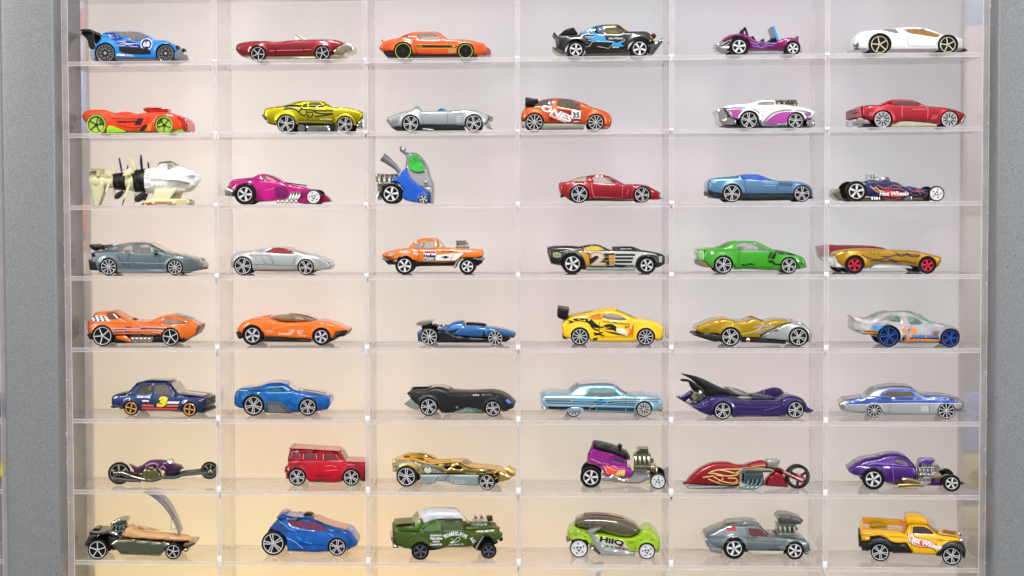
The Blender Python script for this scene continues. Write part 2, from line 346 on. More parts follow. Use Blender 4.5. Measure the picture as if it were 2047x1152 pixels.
# ---------------------------------------------------------------- the car builder
OX = [130, 430, 730, 1035, 1340, 1650]; OY = [0, 140, 280, 420, 565, 710, 850, 990]; K = 2047 / 310
ROWDZ = [1, 1, 0.5, 2, 1, 0.5, 0, 0]
def shelf_z(r): return -r * PITCH_Z + ROWDZ[r] + THK / 2 if r < 8 else -r * PITCH_Z + THK / 2
def pts(s): return [tuple(float(q) for q in p.split(',')) for p in s.split()]
class Car:
    def __init__(s, r, c, name, label, cat, wheels, style='pr5', col=None, rr=.8, W=42, wy=None, tyre=None, yaw=None, near=None, ww=1.0, far=True, contact=None):
        s.r, s.c, s.W = r, c, W
        s.z0 = shelf_z(r)
        P = [(OX[c] + u / K, OY[r] + v / K, R / K) for (u, v, R) in wheels]
        bot = [(x, y + R) for x, y, R in P] if not contact else [(OX[c] + u / K, OY[r] + v / K) for u, v in contact]
        c3 = [on_z(x, y, s.z0) for x, y in bot] if r >= 4 else None
        a0, a1 = bot[0], bot[-1]
        if c3 is not None and near is None:
            ya, yb = c3[0][1], c3[-1][1]; ym = (ya + yb) / 2; L = abs(bot[-1][0] - bot[0][0]) + 1e-6
            lim = {4: .05, 5: .14, 6: .18, 7: .24}[r]; sl = max(-lim, min(lim, (yb - ya) / L))
            ym = max(14, min(DEPTH - 2 * W - 10, ym))
        else: ym = near if near is not None else 36; sl = 0
        if yaw is not None: sl = math.tan(math.radians(yaw))
        mx, my = (a0[0] + a1[0]) / 2, (a0[1] + a1[1]) / 2
        o = on_y(mx, my, ym); s.o = np.array([o[0], ym, o[2]]); ang = math.atan(sl); s.dir = np.array([math.cos(ang), math.sin(ang), 0]); s.nrm = np.array([-math.sin(ang), math.cos(ang), 0])
        # the near side lies on a vertical plane through both contact points; local y = 0 is the car's middle
        s.zfix = 0
        zz = [s.loc(*w[:2])[1] - w[2] / K * s.scale() for w in wheels] if not contact else [s.loc(u, v)[1] for u, v in contact]
        s.zfix = -sum(zz) / len(zz)
        s.root = bpy.data.objects.new(name, None); COL.objects.link(s.root)
        s.root.empty_display_size = 0.01
        base = s.o + s.nrm * W; s.root.location = (base[0] * S, base[1] * S, s.z0 * S); s.root.rotation_euler = (0, 0, ang)
        s.root['label'] = label; s.root['category'] = cat; s.root['group'] = 'toy cars parked on the clear shelves'
        s.bodyf = None; s.wheels = []; s.bodyo = None
        tm = tyre or RUB; rc = col or CHR
        if rc.name.startswith('plated_metal_'): rc = M('s', rc.name.split('_')[-1][:6])
        for i, (u, v, R) in enumerate(wheels):
            x, z = s.loc(u, v); Rl = R / K * s.scale(); z = Rl if not contact else z
            s.wheels.append((x, z, Rl))
            st = style[i] if isinstance(style, (list, tuple)) else style; q = rr[i] if isinstance(rr, (list, tuple)) else rr
            a, b = wheel_mesh_colored(st, q, tm, [rc, DARK])
            hw = 0.62 * Rl * .5 * (0.64 if st == 'moto' else 1)
            yy = (wy if wy is not None else W) - 0.5
            if st in ('open3', 'moto'): ys = [(0, 1)]
            else: ys = [(-(yy - hw), 1), (yy - hw, -1)] if far else [(-(yy - hw), 1)]
            for (y, sg) in ys:
                w = bpy.data.objects.new('wheel', a); COL.objects.link(w); w.parent = s.root
                rim = bpy.data.objects.new('rim', b); COL.objects.link(rim); rim.parent = w
                w.location = (x * S, y * S, z * S); w.scale = (Rl, Rl, Rl)
                w.rotation_euler = (0, random.uniform(0, 1.2), 0) if sg > 0 else (0, 0, math.pi)
    def scale(s): return np.linalg.norm(s.o - CPOS) * 0 + (s.o[1] - CPOS[1]) / F * 1.003
    def loc(s, u, v):
        d = ray(OX[s.c] + u / K, OY[s.r] + v / K); t = ((s.o - CPOS) @ s.nrm) / (d @ s.nrm); p = CPOS + d * t
        return (p - s.o) @ s.dir, p[2] - s.z0 + s.zfix
    def L(s, st):
        return np.array([s.loc(*p) for p in (pts(st) if isinstance(st, str) else st)])
    def kk(s): return s.scale() / K
    # -- main shell
    def body(s, mat, outline, holes='', belt=None, tum=.55, r=5, hr=1.2, W=None, name='body', arch=1.07, flare=1.6, step=3.0, plan=5, bulge=2.5, smooth=True, arches=None, inner=None):
        ol = s.L(outline); ol = smooth_loop(ol) if smooth else ol
        hl = [smooth_loop(s.L(h)) for h in holes.split('|') if h.strip()] if holes else []
        W = W or s.W; zb = s.loc(0, belt)[1] if belt else 1e9
        cir = [(x, z, R * arch) for i, (x, z, R) in enumerate(s.wheels) if arches is None or i in arches] if arch else []
        x0, x1, z0, z1 = ol[:, 0].min(), ol[:, 0].max(), ol[:, 1].min(), ol[:, 1].max(); xm = (x0 + x1) / 2; hx = (x1 - x0) / 2
        zt = min(zb, z1); zm = (z0 + zt) / 2; hz = max(3, (zt - z0) / 2)
        def f(P):
            P = np.atleast_2d(P); d = loopdist(P, ol); y = np.full(len(P), -W) + rnd(d, r)
            for h in hl: y = y + rnd(loopdist(P, h), hr)
            t = np.clip(np.abs(P[:, 0] - xm) / hx, 0, 1); y += plan * t ** 5
            y += tum * np.clip(P[:, 1] - zb, 0, None) + np.where(P[:, 1] > zb, 1.2, 0) * np.clip((P[:, 1] - zb) / 2, 0, 1)
            y += bulge * np.clip((P[:, 1] - zm) / hz, -1.2, 1.2) ** 2 * (P[:, 1] < zb + 2)
            for (cx, cz, R) in cir:
                q = np.hypot(P[:, 0] - cx, P[:, 1] - cz); y -= flare * np.exp(-((q - R * 1.03) / (R * .16)) ** 2)
            return np.minimum(y, -3)
        VV, T, loops = tri_region(ol, hl, cir, step); yn = f(VV)
        def rim(a, b):
            m = ((a + b) / 2)[None]
            for lp in loops[1:]:
                if loopdist(m, lp)[0] < .4: return 1
            return 0
        V, Fc, I = slab(VV, T, yn, -yn, 0, rim)
        o = link(name, mesh_of(V, Fc, I, name), [mat, inner or DARK], s.root, 38)
        if s.bodyf is None or name == 'body': s.bodyf = f; s.bodyo = o; s.ol = ol
        return o
    def glass(s, mat, polys, name='window', inset=1.0):
        for p in polys.split('|'):
            lp = smooth_loop(s.L(p)); VV, T, _ = tri_region(lp, (), (), 5); y = s.bodyf(VV) * 1.0
            base = s.bodyf(lp.mean(0)[None])[0]
            y = np.clip(y, -1e9, 1e9) + 0; y = np.maximum(y, base - 2.0) ; y = base + inset + (VV[:, 1] - lp.mean(0)[1]) * .3
            n = len(VV)
            for sg in (1, -1): link(name, mesh_of([(VV[i, 0], sg * y[i], VV[i, 1]) for i in range(n)], [tuple(t[::sg]) for t in T], None, name), mat, s.root, 30)
    def dec(s, mat, poly, name='decal', lift=.35, both=False, holes=()):
        for p in poly.split('|'):
            lp = smooth_loop(s.L(p)); s._dec(mat, lp, name, lift, holes)
    def _dec(s, mat, lp, name, lift=.35, holes=(), f=None):
        VV, T, _ = tri_region(lp, holes, (), 4); y = (f or s.bodyf)(VV) - lift
        V = [(VV[i, 0], y[i], VV[i, 1]) for i in range(len(VV))]; Fc = []
        for a, b, c in T:
            A = VV[b] - VV[a]; B = VV[c] - VV[a]
            Fc.append((a, b, c) if A[0] * B[1] - A[1] * B[0] > 0 else (a, c, b))
        return link(name, mesh_of(V, Fc, None, name), mat, s.bodyo, 60)
    def line(s, mat, poly, w=7, name='shut_line', lift=.3):
        for p in poly.split('|'):
            P = smooth_loop(s.L(p), False); w2 = (w + (1.5 if name == 'shut_line' else 0)) * s.kk() / 2; n = len(P); Lf = []; Rt = []
            for i in range(n):
                t = P[min(i + 1, n - 1)] - P[max(i - 1, 0)]; t /= np.linalg.norm(t) + 1e-9; q = np.array([-t[1], t[0]]) * w2
                Lf.append(P[i] + q); Rt.append(P[i] - q)
            s._dec(mat, np.array(Lf + Rt[::-1]), name, lift)
    def ring(s, mat, u, v, R, w, name='ring', lift=.5):
        c = s.L([(u, v)])[0]; k = s.kk(); mk = lambda q: np.array([(c[0] + q * math.cos(t * math.pi / 14), c[1] + q * math.sin(t * math.pi / 14)) for t in range(28)])
        s._dec(mat, mk(R * k), name, lift, [mk((R - w) * k)] if w < R else ())
    def txt(s, mat, text, u, v, h, ang=0, shear=0, off=.02, sx=1, name='lettering', lift=.6, f=None):
        cu = bpy.data.curves.new('lettering', 'FONT'); cu.body = text; cu.size = 1; cu.align_x = 'CENTER'; cu.align_y = 'CENTER'; cu.shear = shear; cu.offset = off; cu.resolution_u = 3
        ob = bpy.data.objects.new('lettering', cu); COL.objects.link(ob); me = bpy.data.meshes.new_from_object(ob)
        bpy.data.objects.remove(ob); bpy.data.curves.remove(cu)
        if not me.vertices: return
        c = s.L([(u, v)])[0]; k = h * s.kk() / .7; a = math.radians(ang); ca, sa = math.cos(a), math.sin(a)
        P = np.array([(q.co.x * k * sx, q.co.y * k) for q in me.vertices]); P = np.stack([c[0] + P[:, 0] * ca - P[:, 1] * sa, c[1] + P[:, 0] * sa + P[:, 1] * ca], 1)
        y = (f or s.bodyf)(P) - lift
        y = y * 0 + y.min() if len(P) and (y.max() - y.min()) < .8 else y
        for i, q in enumerate(me.vertices): q.co = (P[i, 0] * S, y[i] * S, P[i, 1] * S)
        me.name = name; link(name, me, mat, s.bodyo, 0)
    # -- prisms, strips, tubes
    def pr(s, name, mat, poly, y0=-1, y1=1, r=1.2, both=False, smooth=True, step=5, parent=None, holes=''):
        """rounded prism; y0, y1 as fractions of the half width"""
        lp = s.L(poly); lp = smooth_loop(lp) if smooth else lp
        hl = [smooth_loop(s.L(h)) for h in holes.split('|')] if holes else []
        VV, T, _ = tri_region(lp, hl, (), step if r < 2 else 3); d = loopdist(VV, lp); a = y0 * s.W; b = y1 * s.W
        for h in hl: d = np.minimum(d, loopdist(VV, h))
        e = rnd(d, min(r, abs(b - a) * .45))
        V, Fc, I = slab(VV, T, a + e, b - e)
        if both:
            V2, F2, _ = slab(VV, T, -b + e, -a - e); link(name, mesh_of(V2, F2, None, name), mat, parent or s.root, 38)
        return link(name, mesh_of(V, Fc, None, name), mat, parent or s.root, 38)
    def strip(s, name, mat, poly, w=.8, lift=.5, th=.8, w0=None, seg=6, parent=None):
        """thin sheet laid along a profile line over the top of the body"""
        P = smooth_loop(s.L(poly), False); n = len(P); V = []; Fc = []
        W2 = []
        for i in range(n):
            q = P[i] - np.array([0, 6]); y = abs(float(s.bodyf(q[None])[0])) if s.bodyf else s.W
            W2.append(min(y, s.W) * w)
        W2 = [sum(W2) / n] * n
        for i in range(n):
            t = P[min(i + 1, n - 1)] - P[max(i - 1, 0)]; t /= np.linalg.norm(t) + 1e-9; q = np.array([-t[1], t[0]]);
            if q[1] < 0: q = -q
            p = P[i] + q * lift
            for j in range(seg + 1):
                yy = -1 + 2 * j / seg if w0 is None else w0[0] + (w0[1] - w0[0]) * j / seg
                V.append((p[0], yy * W2[i], p[1] ))
        for i in range(n - 1):
            for j in range(seg):
                a = i * (seg + 1) + j; Fc.append((a, a + 1, a + seg + 2, a + seg + 1))
        m = len(V); V += [(x, y, z - .3) for x, y, z in V]; Fc += [tuple(i + m for i in f[::-1]) for f in Fc]
        mb = MB(); mb.add(V, Fc); return mb.obj(name, mat, parent or s.root)
    def tube(s, name, mat, poly, rad, y=-1.0, both=False, seg=10, rad2=None):
        P = smooth_loop(s.L(poly), False); k = s.kk(); mb = MB(); n = len(P)
        R = [rad * k + ((rad2 if rad2 is not None else rad) - rad) * k * i / (n - 1) for i in range(n)]
        for yy in ([y, -y] if both else [y]):
            mb = MB(); mb.tube([(p[0], yy * s.W, p[1]) for p in P], R, seg); mb.obj(name, mat, s.root)
    def bar(s, name, mat, u, v, rad, y0=-1, y1=1):
        c = s.L([(u, v)])[0]; mb = MB(); mb.tube([(c[0], y0 * s.W, c[1]), (c[0], y1 * s.W, c[1])], rad * s.kk(), 16); return mb.obj(name, mat, s.root)
    def ball(s, name, mat, u, v, rad, y=0):
        c = s.L([(u, v)])[0]; mb = MB(); q = rad * s.kk(); mb.ball((c[0], y * s.W, c[1]), q); return mb.obj(name, mat, s.root)
    def engine(s, mat, u0, v0, u1, v1, scoop='', n=4, W=.45, scoopmat=None):
        a = s.L([(u0, v1)])[0]; b = s.L([(u1, v0)])[0]; x0, z0 = a; x1, z1 = b; w = s.W * W; h = z1 - z0; mb = MB()
        mb.box((x0, -w, z0), (x1, w, z0 + h * .34), 0, min(h, x1 - x0) * .05)
        mb.box((x0 + 1, -w * .62, z0 + h * .34), (x1 - 1, w * .62, z0 + h * .9), 0, .4)
        mb.box((x0, -w * .8, z0 + h * .82), (x1, w * .8, z1), 0, .6)
        for i in range(n):
            x = x0 + (x1 - x0) * (i + .5) / n; rr = (x1 - x0) / n * .33
            for sg in (-1, 1):
                mb.tube([(x, sg * w * .85, z0 + h * .28), (x, sg * w * .88, z0 + h * .55), (x, sg * w * .72, z0 + h * .84)], rr, 8)
                mb.ball((x, sg * w * 1.0, z0 + h * .22), rr * .8)
        mb.tube([(x1 + 1.2, -w * .3, z0 + h * .55), (x1 + 1.2, w * .3, z0 + h * .55)], h * .16, 14)
        e = mb.obj('engine', mat, s.root)
        if scoop:
            s.pr('air_scoop', scoopmat or mat, scoop, -W * .8, W * .8, 2, parent=e)
        return e
    def seats(s, mat, u, v, h=60):
        mb = MB(); k = s.kk()
        c = s.L([(u, v)])[0]
        for y in (-.38, .38):
            mb = MB(); mb.box((c[0] - 3, y * s.W - 8, c[1] - 16 * k), (c[0] + 3, y * s.W + 8, c[1] + h * k), 0, 1.5); mb.obj('seat', mat, s.root)
# ---------------------------------------------------------------- the toy cars; outlines are side elevations read cell by cell
WHT = M('d', 'e8e8e6'); BLK = M('d', '101014'); RED = M('d', 'c01a1e'); YEL = M('d', 'f2d21c'); SIL = M('m', 'b8bec0')
def door(c, mat, *xs): [c.line(mat, x, 5) for x in xs]
# ===== shelf 1
c = Car(0, 0, 'toy_car', 'blue rally hatchback toy with tall black rear wing and number 68 roundel', 'toy car', [(527, 715, 133), (1325, 740, 122)], 'u8', M('c', 'c8c8c8'), .86)
c.body(M('p', '0a86d8'), '375,665 395,610 440,555 470,500 480,455 520,437 700,430 960,438 1060,480 1125,520 1180,545 1300,553 1400,590 1455,640 1475,700 1470,778 1200,800 680,800 350,800 345,690', '612,442 780,447 960,457 1025,480 1080,520 1000,545 900,545 800,500 690,470 640,458', belt=520, tum=.4)
c.glass(M('w', '6b645c'), '605,438 780,442 960,450 1030,475 1090,522 1000,550 895,550 795,505 680,475')
c.dec(M('d', '2a2c8c'), '498,468 545,455 640,460 690,500 790,520 690,570 620,540 560,480|690,590 800,560 985,600 1000,660 720,622')
c.dec(M('k', '0f0f12'), '712,638 900,650 1090,672 1128,700 1125,742 940,740 760,722 715,690', 'side_panel', .6)
for q in ('575,490 600,515 650,525', '560,480 640,500 680,500', '690,565 760,575 800,560', '720,600 830,610 870,635 960,640', '760,580 840,600 900,600 980,605', '700,620 780,625 820,605 900,610'): c.line(WHT, q, 6, 'stripe', .5)
c.dec(WHT, '680,735 780,737 800,765 680,757|800,740 815,740 840,768 825,768|835,743 850,743 875,770 860,770|870,745 880,745 905,772 895,772', 'stripe')
c.ring(M('d', '20307c'), 1075, 608, 70, 71); c.ring(WHT, 1075, 608, 80, 13); c.txt(WHT, '68', 1075, 612, 62, off=.04, lift=1)
c.pr('bumper', M('k', '8a8f92'), '325,690 388,668 388,812 345,812 318,740', -.95, .95)
c.pr('wing_support', M('k', '1a1a1c'), '205,470 330,440 372,515 362,525 378,640 345,682 300,640 280,550', -.8, -.62, .8, True)
c.pr('rear_wing', M('k', '1a1a1c'), '186,425 235,405 330,408 350,450 240,455 205,470', -1.0, 1.0, 1.5)
c.bar('bolt', SIL, 207, 447, 14, -1.03, 1.03)
c.pr('front_splitter', M('k', '6e7276'), '1440,712 1500,705 1530,795 1440,803', -.95, .95); c.pr('headlight', M('k', '1b1b1e'), '1458,620 1490,625 1490,665 1465,660', -.9, -.4, 1, True)
c.pr('chassis', M('k', '6f6a66'), '660,795 1200,790 1200,812 660,815', -.9, .9)
c = Car(0, 1, 'toy_car', 'low dark red convertible toy with cream windscreen and cream front bumper', 'toy car', [(563, 725, 105), (1415, 695, 103)], 'oh5', M('c', 'd0d0d0'), .82)
c.body(M('m', '8e0f22'), '258,650 265,600 300,572 420,548 560,540 700,545 780,552 880,545 1000,532 1160,524 1300,520 1450,520 1600,530 1690,562 1730,578 1680,615 1600,655 1545,680 1545,738 1290,738 700,750 560,745 340,742 285,695', plan=7, bulge=3)
c.line(M('d', '5c0814'), '795,555 795,740|1168,530 1172,730'); c.line(M('d', 'd88890'), '715,678 785,674|810,672 1160,664|1180,662 1270,662', 7, 'trim_line')  # the pale side line paints the highlight along the crease
c.pr('windscreen', M('k', 'e6dcc4'), '1025,437 1045,437 1215,517 1165,525 1060,452', -.75, .75, .8); c.pr('windscreen_post', M('k', 'e6dcc4'), '1045,470 1060,475 1110,527 1045,527', -.7, -.6, .5, True)
c.pr('front_bumper', M('c', 'cfc9a8'), '1548,670 1640,610 1735,565 1822,600 1815,672 1720,690 1690,733 1570,705', -.95, .95, 2); c.pr('grille', M('k', '6e5e60'), '1735,575 1818,605 1812,660 1735,640', -.8, .8, 1)
c.pr('chassis', M('c', 'cfc9a0'), '640,748 1340,738 1660,715 1665,775 1290,785 640,785', -.85, .85); c.pr('seat', M('k', 'c9b9a0'), '610,530 740,535 760,560 610,560', -.7, .7)
c = Car(0, 2, 'toy_car', 'orange muscle coupe toy with black side stripe and yellow ringed wheels', 'toy car', [(500, 690, 118), (1325, 695, 108)], 'pr5', M('k', '2a2a2e'), .84)
c.body(M('p', 'd85606'), '200,530 215,525 245,560 330,530 440,508 520,465 620,432 720,424 880,424 960,430 1010,470 1085,525 1250,530 1400,545 1500,568 1570,585 1600,640 1600,700 1560,745 1200,745 660,735 370,700 230,690 180,660 185,620 225,580', '668,458 760,450 920,452 985,520 980,527 730,527 690,500', belt=530, plan=5)
c.glass(M('g', 'd8d0c0'), '668,458 760,450 920,452 985,520 980,527 730,527 690,500'); c.seats(M('k', 'a88a20'), 720, 520, 20)
c.dec(M('w', '3a3a36'), '470,497 560,468 565,500 480,502'); c.dec(BLK, '680,612 1210,617 1210,645 690,645', 'stripe'); c.line(M('d', 'e8b040'), '690,655 1210,656|680,608 1210,612', 6, 'stripe', .5)
c.line(YEL, '700,615 712,645|722,615 734,645|740,615 750,645', 4, 'stripe', .7); c.txt(YEL, 'Z28', 1165, 631, 18, off=.03, shear=.3, lift=.8); c.dec(M('d', 'c98a50'), '1090,665 1195,662 1195,715 1090,722')
c.ring(M('d', 'c8d828'), 500, 690, 1, 1)
for (u, v, R) in ((500, 690, 103), (1325, 695, 92)):
    x, z = c.loc(u, v); mb = MB(); rr_ = R * c.kk(); mb.lathe([(rr_, .0), (rr_ + .2, -.5), (rr_ - 1.1, -.5), (rr_ - 1.1, 0)], 40, 0, (x, -c.W - .2, c.wheels[0 if u < 900 else 1][1])); mb.obj('wheel_ring', M('k', 'a8b810'), c.root)
c.pr('windscreen', M('w', '26282a'), '985,450 1085,525 1070,528 1030,515', -.78, .78, .6); c.pr('hood_scoop', M('p', 'd85606'), '1090,525 1240,520 1380,545 1100,545', -.4, .4)
c.pr('front_bumper', M('p', 'b04540'), '1590,640 1620,635 1660,680 1650,735 1570,745', -.85, .85, 2); c.pr('chassis', DARK, '235,692 380,702 640,735 640,760 300,760 250,730', -.85, .85); c.pr('sill', DARK, '640,738 1480,745 1480,762 640,762', -.9, .9)
c.line(M('d', '8a2c0c'), '1100,540 1105,742|650,540 640,600 690,735')
c = Car(0, 3, 'toy_truck', 'black off road race truck toy with blue graphics and a spare tyre', 'toy truck', [(768, 650, 112), (1610, 630, 120)], 'sp5', M('c', 'e0e0e0'), .72, W=40)
c.body(M('p', '101014'), '500,468 560,455 700,452 830,440 900,375 960,350 1040,325 1120,310 1310,303 1370,355 1430,400 1500,402 1700,402 1740,420 1800,500 1820,540 1760,560 1700,640 1480,665 1000,682 660,685 600,690 510,625', '1150,330 1290,325 1400,410 1380,425 1150,425|1060,345 1130,335 1135,435 1075,430 1050,400', belt=440, tum=.35, arch=1.27)
c.glass(M('g', '6a7040'), '1150,330 1290,325 1400,410 1380,425 1150,425'); c.dec(M('d', 'd8a820'), '1155,335 1285,330 1300,350 1155,358|1190,408 1330,410 1330,424 1190,424'); c.dec(M('w', '50607a'), '1060,345 1130,335 1135,435 1075,430 1050,400')
c.dec(M('d', '2e9ad8'), '840,440 905,378 965,352 1005,348 1000,400 1060,460 1150,470 1160,520 1270,545 1310,560 1400,520 1360,570 1410,605 1240,610 1270,560 1030,530 920,500 880,478 1020,470 960,420', 'graphic')
c.line(M('d', 'd8d8d0'), '885,480 1020,475|930,525 1040,540 1270,545|1050,605 1200,632 1270,560|900,615 950,600 985,540 1080,535|1400,500 1410,530 1380,550', 5, 'stripe', .6); c.txt(WHT, '59', 945, 405, 55, ang=20, lift=.9); c.txt(M('d', 'e8e0c8'), 'Hot Wheels', 1290, 500, 26, shear=.4, lift=.9); c.txt(WHT, 'J Thrasher', 1290, 457, 20, shear=.3, lift=.9); c.txt(WHT, 'OFFROAD', 1290, 620, 14, shear=.3, lift=.9)
c.pr('spare_tyre', RUB, '545,440 640,365 745,338 800,420 795,440 560,458', -.5, .5, 3); c.ball('blue_fuel_tank', M('p', '2e9ad8'), 855, 415, 30, -.3); c.pr('roll_bar', BLACK, '465,425 490,418 525,465 500,470', -.9, .9)
c.pr('windscreen', M('g', 'e0b820'), '1325,310 1345,318 1475,402 1435,405', -.75, .75, .6); c.pr('chassis', M('k', '6a675c'), '880,690 1480,660 1490,700 1330,722 900,735', -.75, .75); c.pr('rear_bumper', SMOKE, '458,605 520,625 660,690 655,715 560,695 480,650', -.9, .9)
c.pr('skid_plate', M('c', '7a8484'), '1750,550 1830,540 1915,480 1940,510 1860,620 1790,710 1720,690', -.75, .75, 2); c.ball('spot_light', BLACK, 1800, 455, 36, -.55); c.ball('spot_light', BLACK, 1800, 455, 36, .3); c.dec(M('d', 'c8a020'), '1755,455 1820,530 1800,540 1750,480')
c.pr('spring', M('c', '5a6a9a'), '700,515 850,500 870,560 690,570', -.6, .6)
c = Car(0, 4, 'toy_car', 'purple dune buggy toy with blue windscreen and black roll bar', 'toy car', [(905, 650, 125), (1615, 650, 97)], 'sp5', M('c', 'e8e8e8'), .68, W=36, wy=41)
c.body(M('m', '8c1c6c'), '685,550 740,500 820,468 960,460 1040,485 1110,545 1200,565 1370,575 1430,555 1480,530 1560,512 1650,515 1690,485 1708,500 1705,560 1735,620 1700,640 1500,680 1040,682 1020,560 980,520 830,515 720,565', arches=[1], plan=4)
c.pr('roll_bar', BLACK, '940,455 985,370 1010,372 1045,480 1020,480 995,410 965,460', -.7, -.5, .6, True); c.bar('cross_bar', BLACK, 998, 385, 14, -.7, .7)
c.pr('windscreen', M('g', '2aa0e0'), '1350,362 1375,360 1440,545 1410,545', -.8, .8, .6); c.pr('windscreen_edge', M('p', '2aa0e0'), '1352,362 1378,360 1445,545 1412,545', -.85, -.75, .4, True)
c.pr('seat', BLACK, '1085,490 1110,482 1150,550 1100,555', -.6, .6); c.pr('seat', BLACK, '1235,520 1255,515 1265,560 1230,560', -.5, .5); c.pr('dashboard', BLACK, '1320,550 1350,515 1395,508 1410,560', -.6, .6)
for q in ('1065,580 1120,600 1170,580 1230,620 1300,590 1390,600', '1080,620 1150,640 1240,640 1290,620 1370,625', '1100,590 1160,620 1200,650 1260,635'): c.line(M('d', '8e80d8'), q, 9, 'flame', .5)
c.line(M('d', '30205c'), '1150,575 1220,605 1200,635|1280,600 1340,605 1390,620', 8, 'flame', .6)
c.pr('engine', CHR, '610,585 650,575 700,600 790,545 830,560 800,690 720,715 650,690 612,670', -.5, .5, 2); c.tube('exhaust', CHR, '615,600 680,640 780,640', 16, -.7, True); c.pr('sill', M('k', 'c8ccc8'), '1040,684 1500,684 1510,712 1040,712', -.8, .8); c.tube('front_bumper', CHR, '1720,705 1755,655 1765,665 1735,708', 7, -.6, True)
c = Car(0, 5, 'toy_car', 'white wedge supercar toy with bronze side glass and gold rimmed wheels', 'toy car', [(718, 640, 138), (1618, 655, 125)], 'oh5', M('c', 'e4dcc0'), .78)
c.body(M('p', 'e2e6e4'), '385,620 400,560 450,495 560,462 700,448 760,452 920,430 1000,415 1180,412 1330,425 1480,478 1560,512 1640,502 1720,530 1840,572 1850,640 1850,715 1750,722 1500,722 860,720 580,720 470,705 385,715', '1045,445 1200,440 1330,455 1520,520 1480,548 1290,520 1100,490|755,452 840,442 935,442 975,500 900,490', belt=470, tum=.5, plan=6)
c.glass(M('w', '8a5e18'), '1045,445 1200,440 1330,455 1520,520 1480,548 1290,520 1100,490'); c.glass(M('w', '6b6c68'), '755,452 840,442 935,442 975,500 900,490')
c.line(M('d', 'a8b0b2'), '1095,500 1082,580 1105,665 1450,675 1490,560', 5); c.dec(M('k', '6a5a52'), '382,640 440,612 460,708 395,718', 'vent', .6)
for i in range(4): c.line(WHT, f'385,{650+i*18} 448,{630+i*18}', 4, 'vent_slat', .9)
for (u, v, R) in ((718, 640, 108), (1618, 655, 92)): c.ring(M('d', 'c8b040'), u, v, 1, 1)
c.pr('front_splitter', BLACK, '1820,700 1860,692 1900,722 1820,724', -.8, .8)
# ===== shelf 2
c = Car(1, 0, 'toy_car', 'orange open racer toy with lime green tyres and lime side skirt', 'toy car', [(410, 735, 132), (1305, 735, 118)], 'oh5b', M('k', '1a2a10'), .84, tyre=M('k', 'a8c848'))
c.body(M('p', 'e84410'), '203,610 230,570 290,540 400,530 500,533 570,555 640,590 700,605 800,600 900,592 1100,572 1300,568 1400,575 1460,605 1490,650 1530,700 1560,760 1540,800 1200,835 800,825 600,830 300,720 265,700 215,650', plan=7)
for (u, v, R) in ((410, 735, 115), (1305, 735, 100)): c.dec(M('g', '8cc020'), ' '.join(f'{u+R*math.cos(a*.35):.0f},{v+R*math.sin(a*.35):.0f}' for a in range(18)), 'lens', -2.5)
c.dec(M('d', '3a2432'), '960,648 1040,650 1000,740 915,740|930,785 880,815 930,820 945,790|1050,740 1095,735 1040,818 965,818', 'stripe'); c.line(M('d', '5a2020'), '610,655 960,658', 8, 'stripe'); c.txt(BLK, 'CYBERSPEED MONSTERS', 820, 697, 20, shear=.3, off=.05, sx=.95); c.dec(M('d', 'e88030'), '1095,730 1150,700 1130,820 1060,820')
c.line(M('d', '8c1808'), '700,740 860,775 1000,770 1080,700 1105,640', 8, 'crease'); c.pr('side_skirt', M('p', '8ed01a'), '560,750 610,748 800,820 795,832 545,845', -1.02, 1.02)
c.pr('air_scoop', M('t', 'e03020'), '995,515 1050,500 1300,505 1320,520 1280,560 1200,570 1060,568 1010,545', -.6, .6, 2); c.pr('cockpit', M('p', 'e84410'), '620,580 700,560 800,555 900,585 850,600 680,600', -.55, .55); c.pr('far_fender', M('p', 'd83818'), '560,560 800,552 880,590 600,600', .6, .9)
c.pr('nose', M('t', 'd83a28'), '1480,610 1560,640 1600,690 1615,790 1590,812 1520,780 1490,660', -.85, .85, 2.5); c.pr('chassis', M('p', '7ab818'), '560,828 1540,790 1560,820 1200,840 560,848', -.85, .85)
c = Car(1, 1, 'toy_car', 'yellow chrome muscle car toy with black tribal swirls and silver side pipes', 'toy car', [(935, 690, 122), (1712, 702, 108)], 'pr5', M('c', 'e0e0e0'), .88)
c.body(M('c', 'f4e634'), '628,540 640,500 680,478 780,462 900,450 1000,415 1100,390 1250,383 1410,390 1480,430 1550,470 1700,470 1850,500 1950,535 1952,590 1910,660 1860,700 1580,700 1110,690 800,702 700,680 650,610', '1235,420 1380,415 1430,465 1240,462|1150,445 1200,418 1215,470 1165,465', belt=480, tum=.5)
c.glass(M('w', '3a3a1c'), '1235,420 1380,415 1430,465 1240,462|1150,445 1200,418 1215,470 1165,465')
BB = M('d', '2c2c10')
for q in ('920,470 1000,450 1100,465 1160,500', '900,500 1000,490 1080,520 1130,570 1180,590 1210,560 1200,510 1150,500 1110,520 1130,560', '1210,540 1280,540 1290,580 1260,610 1220,600 1240,570', '1290,530 1400,560 1550,560', '1180,500 1350,520 1560,520', '1320,600 1400,590 1560,565'): c.line(BB, q, 19, 'swirl', .5)
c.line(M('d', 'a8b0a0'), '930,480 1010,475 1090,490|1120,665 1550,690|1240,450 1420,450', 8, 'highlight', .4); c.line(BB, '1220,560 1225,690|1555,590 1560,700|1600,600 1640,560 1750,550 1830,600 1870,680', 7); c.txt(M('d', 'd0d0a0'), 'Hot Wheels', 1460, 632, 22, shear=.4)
c.pr('rear_bumper', M('k', '55574c'), '605,568 680,560 690,640 650,640', -.9, .9); c.pr('rear_valance', M('c', '8a8a70'), '670,660 800,700 790,710 700,690', -.9, .9)
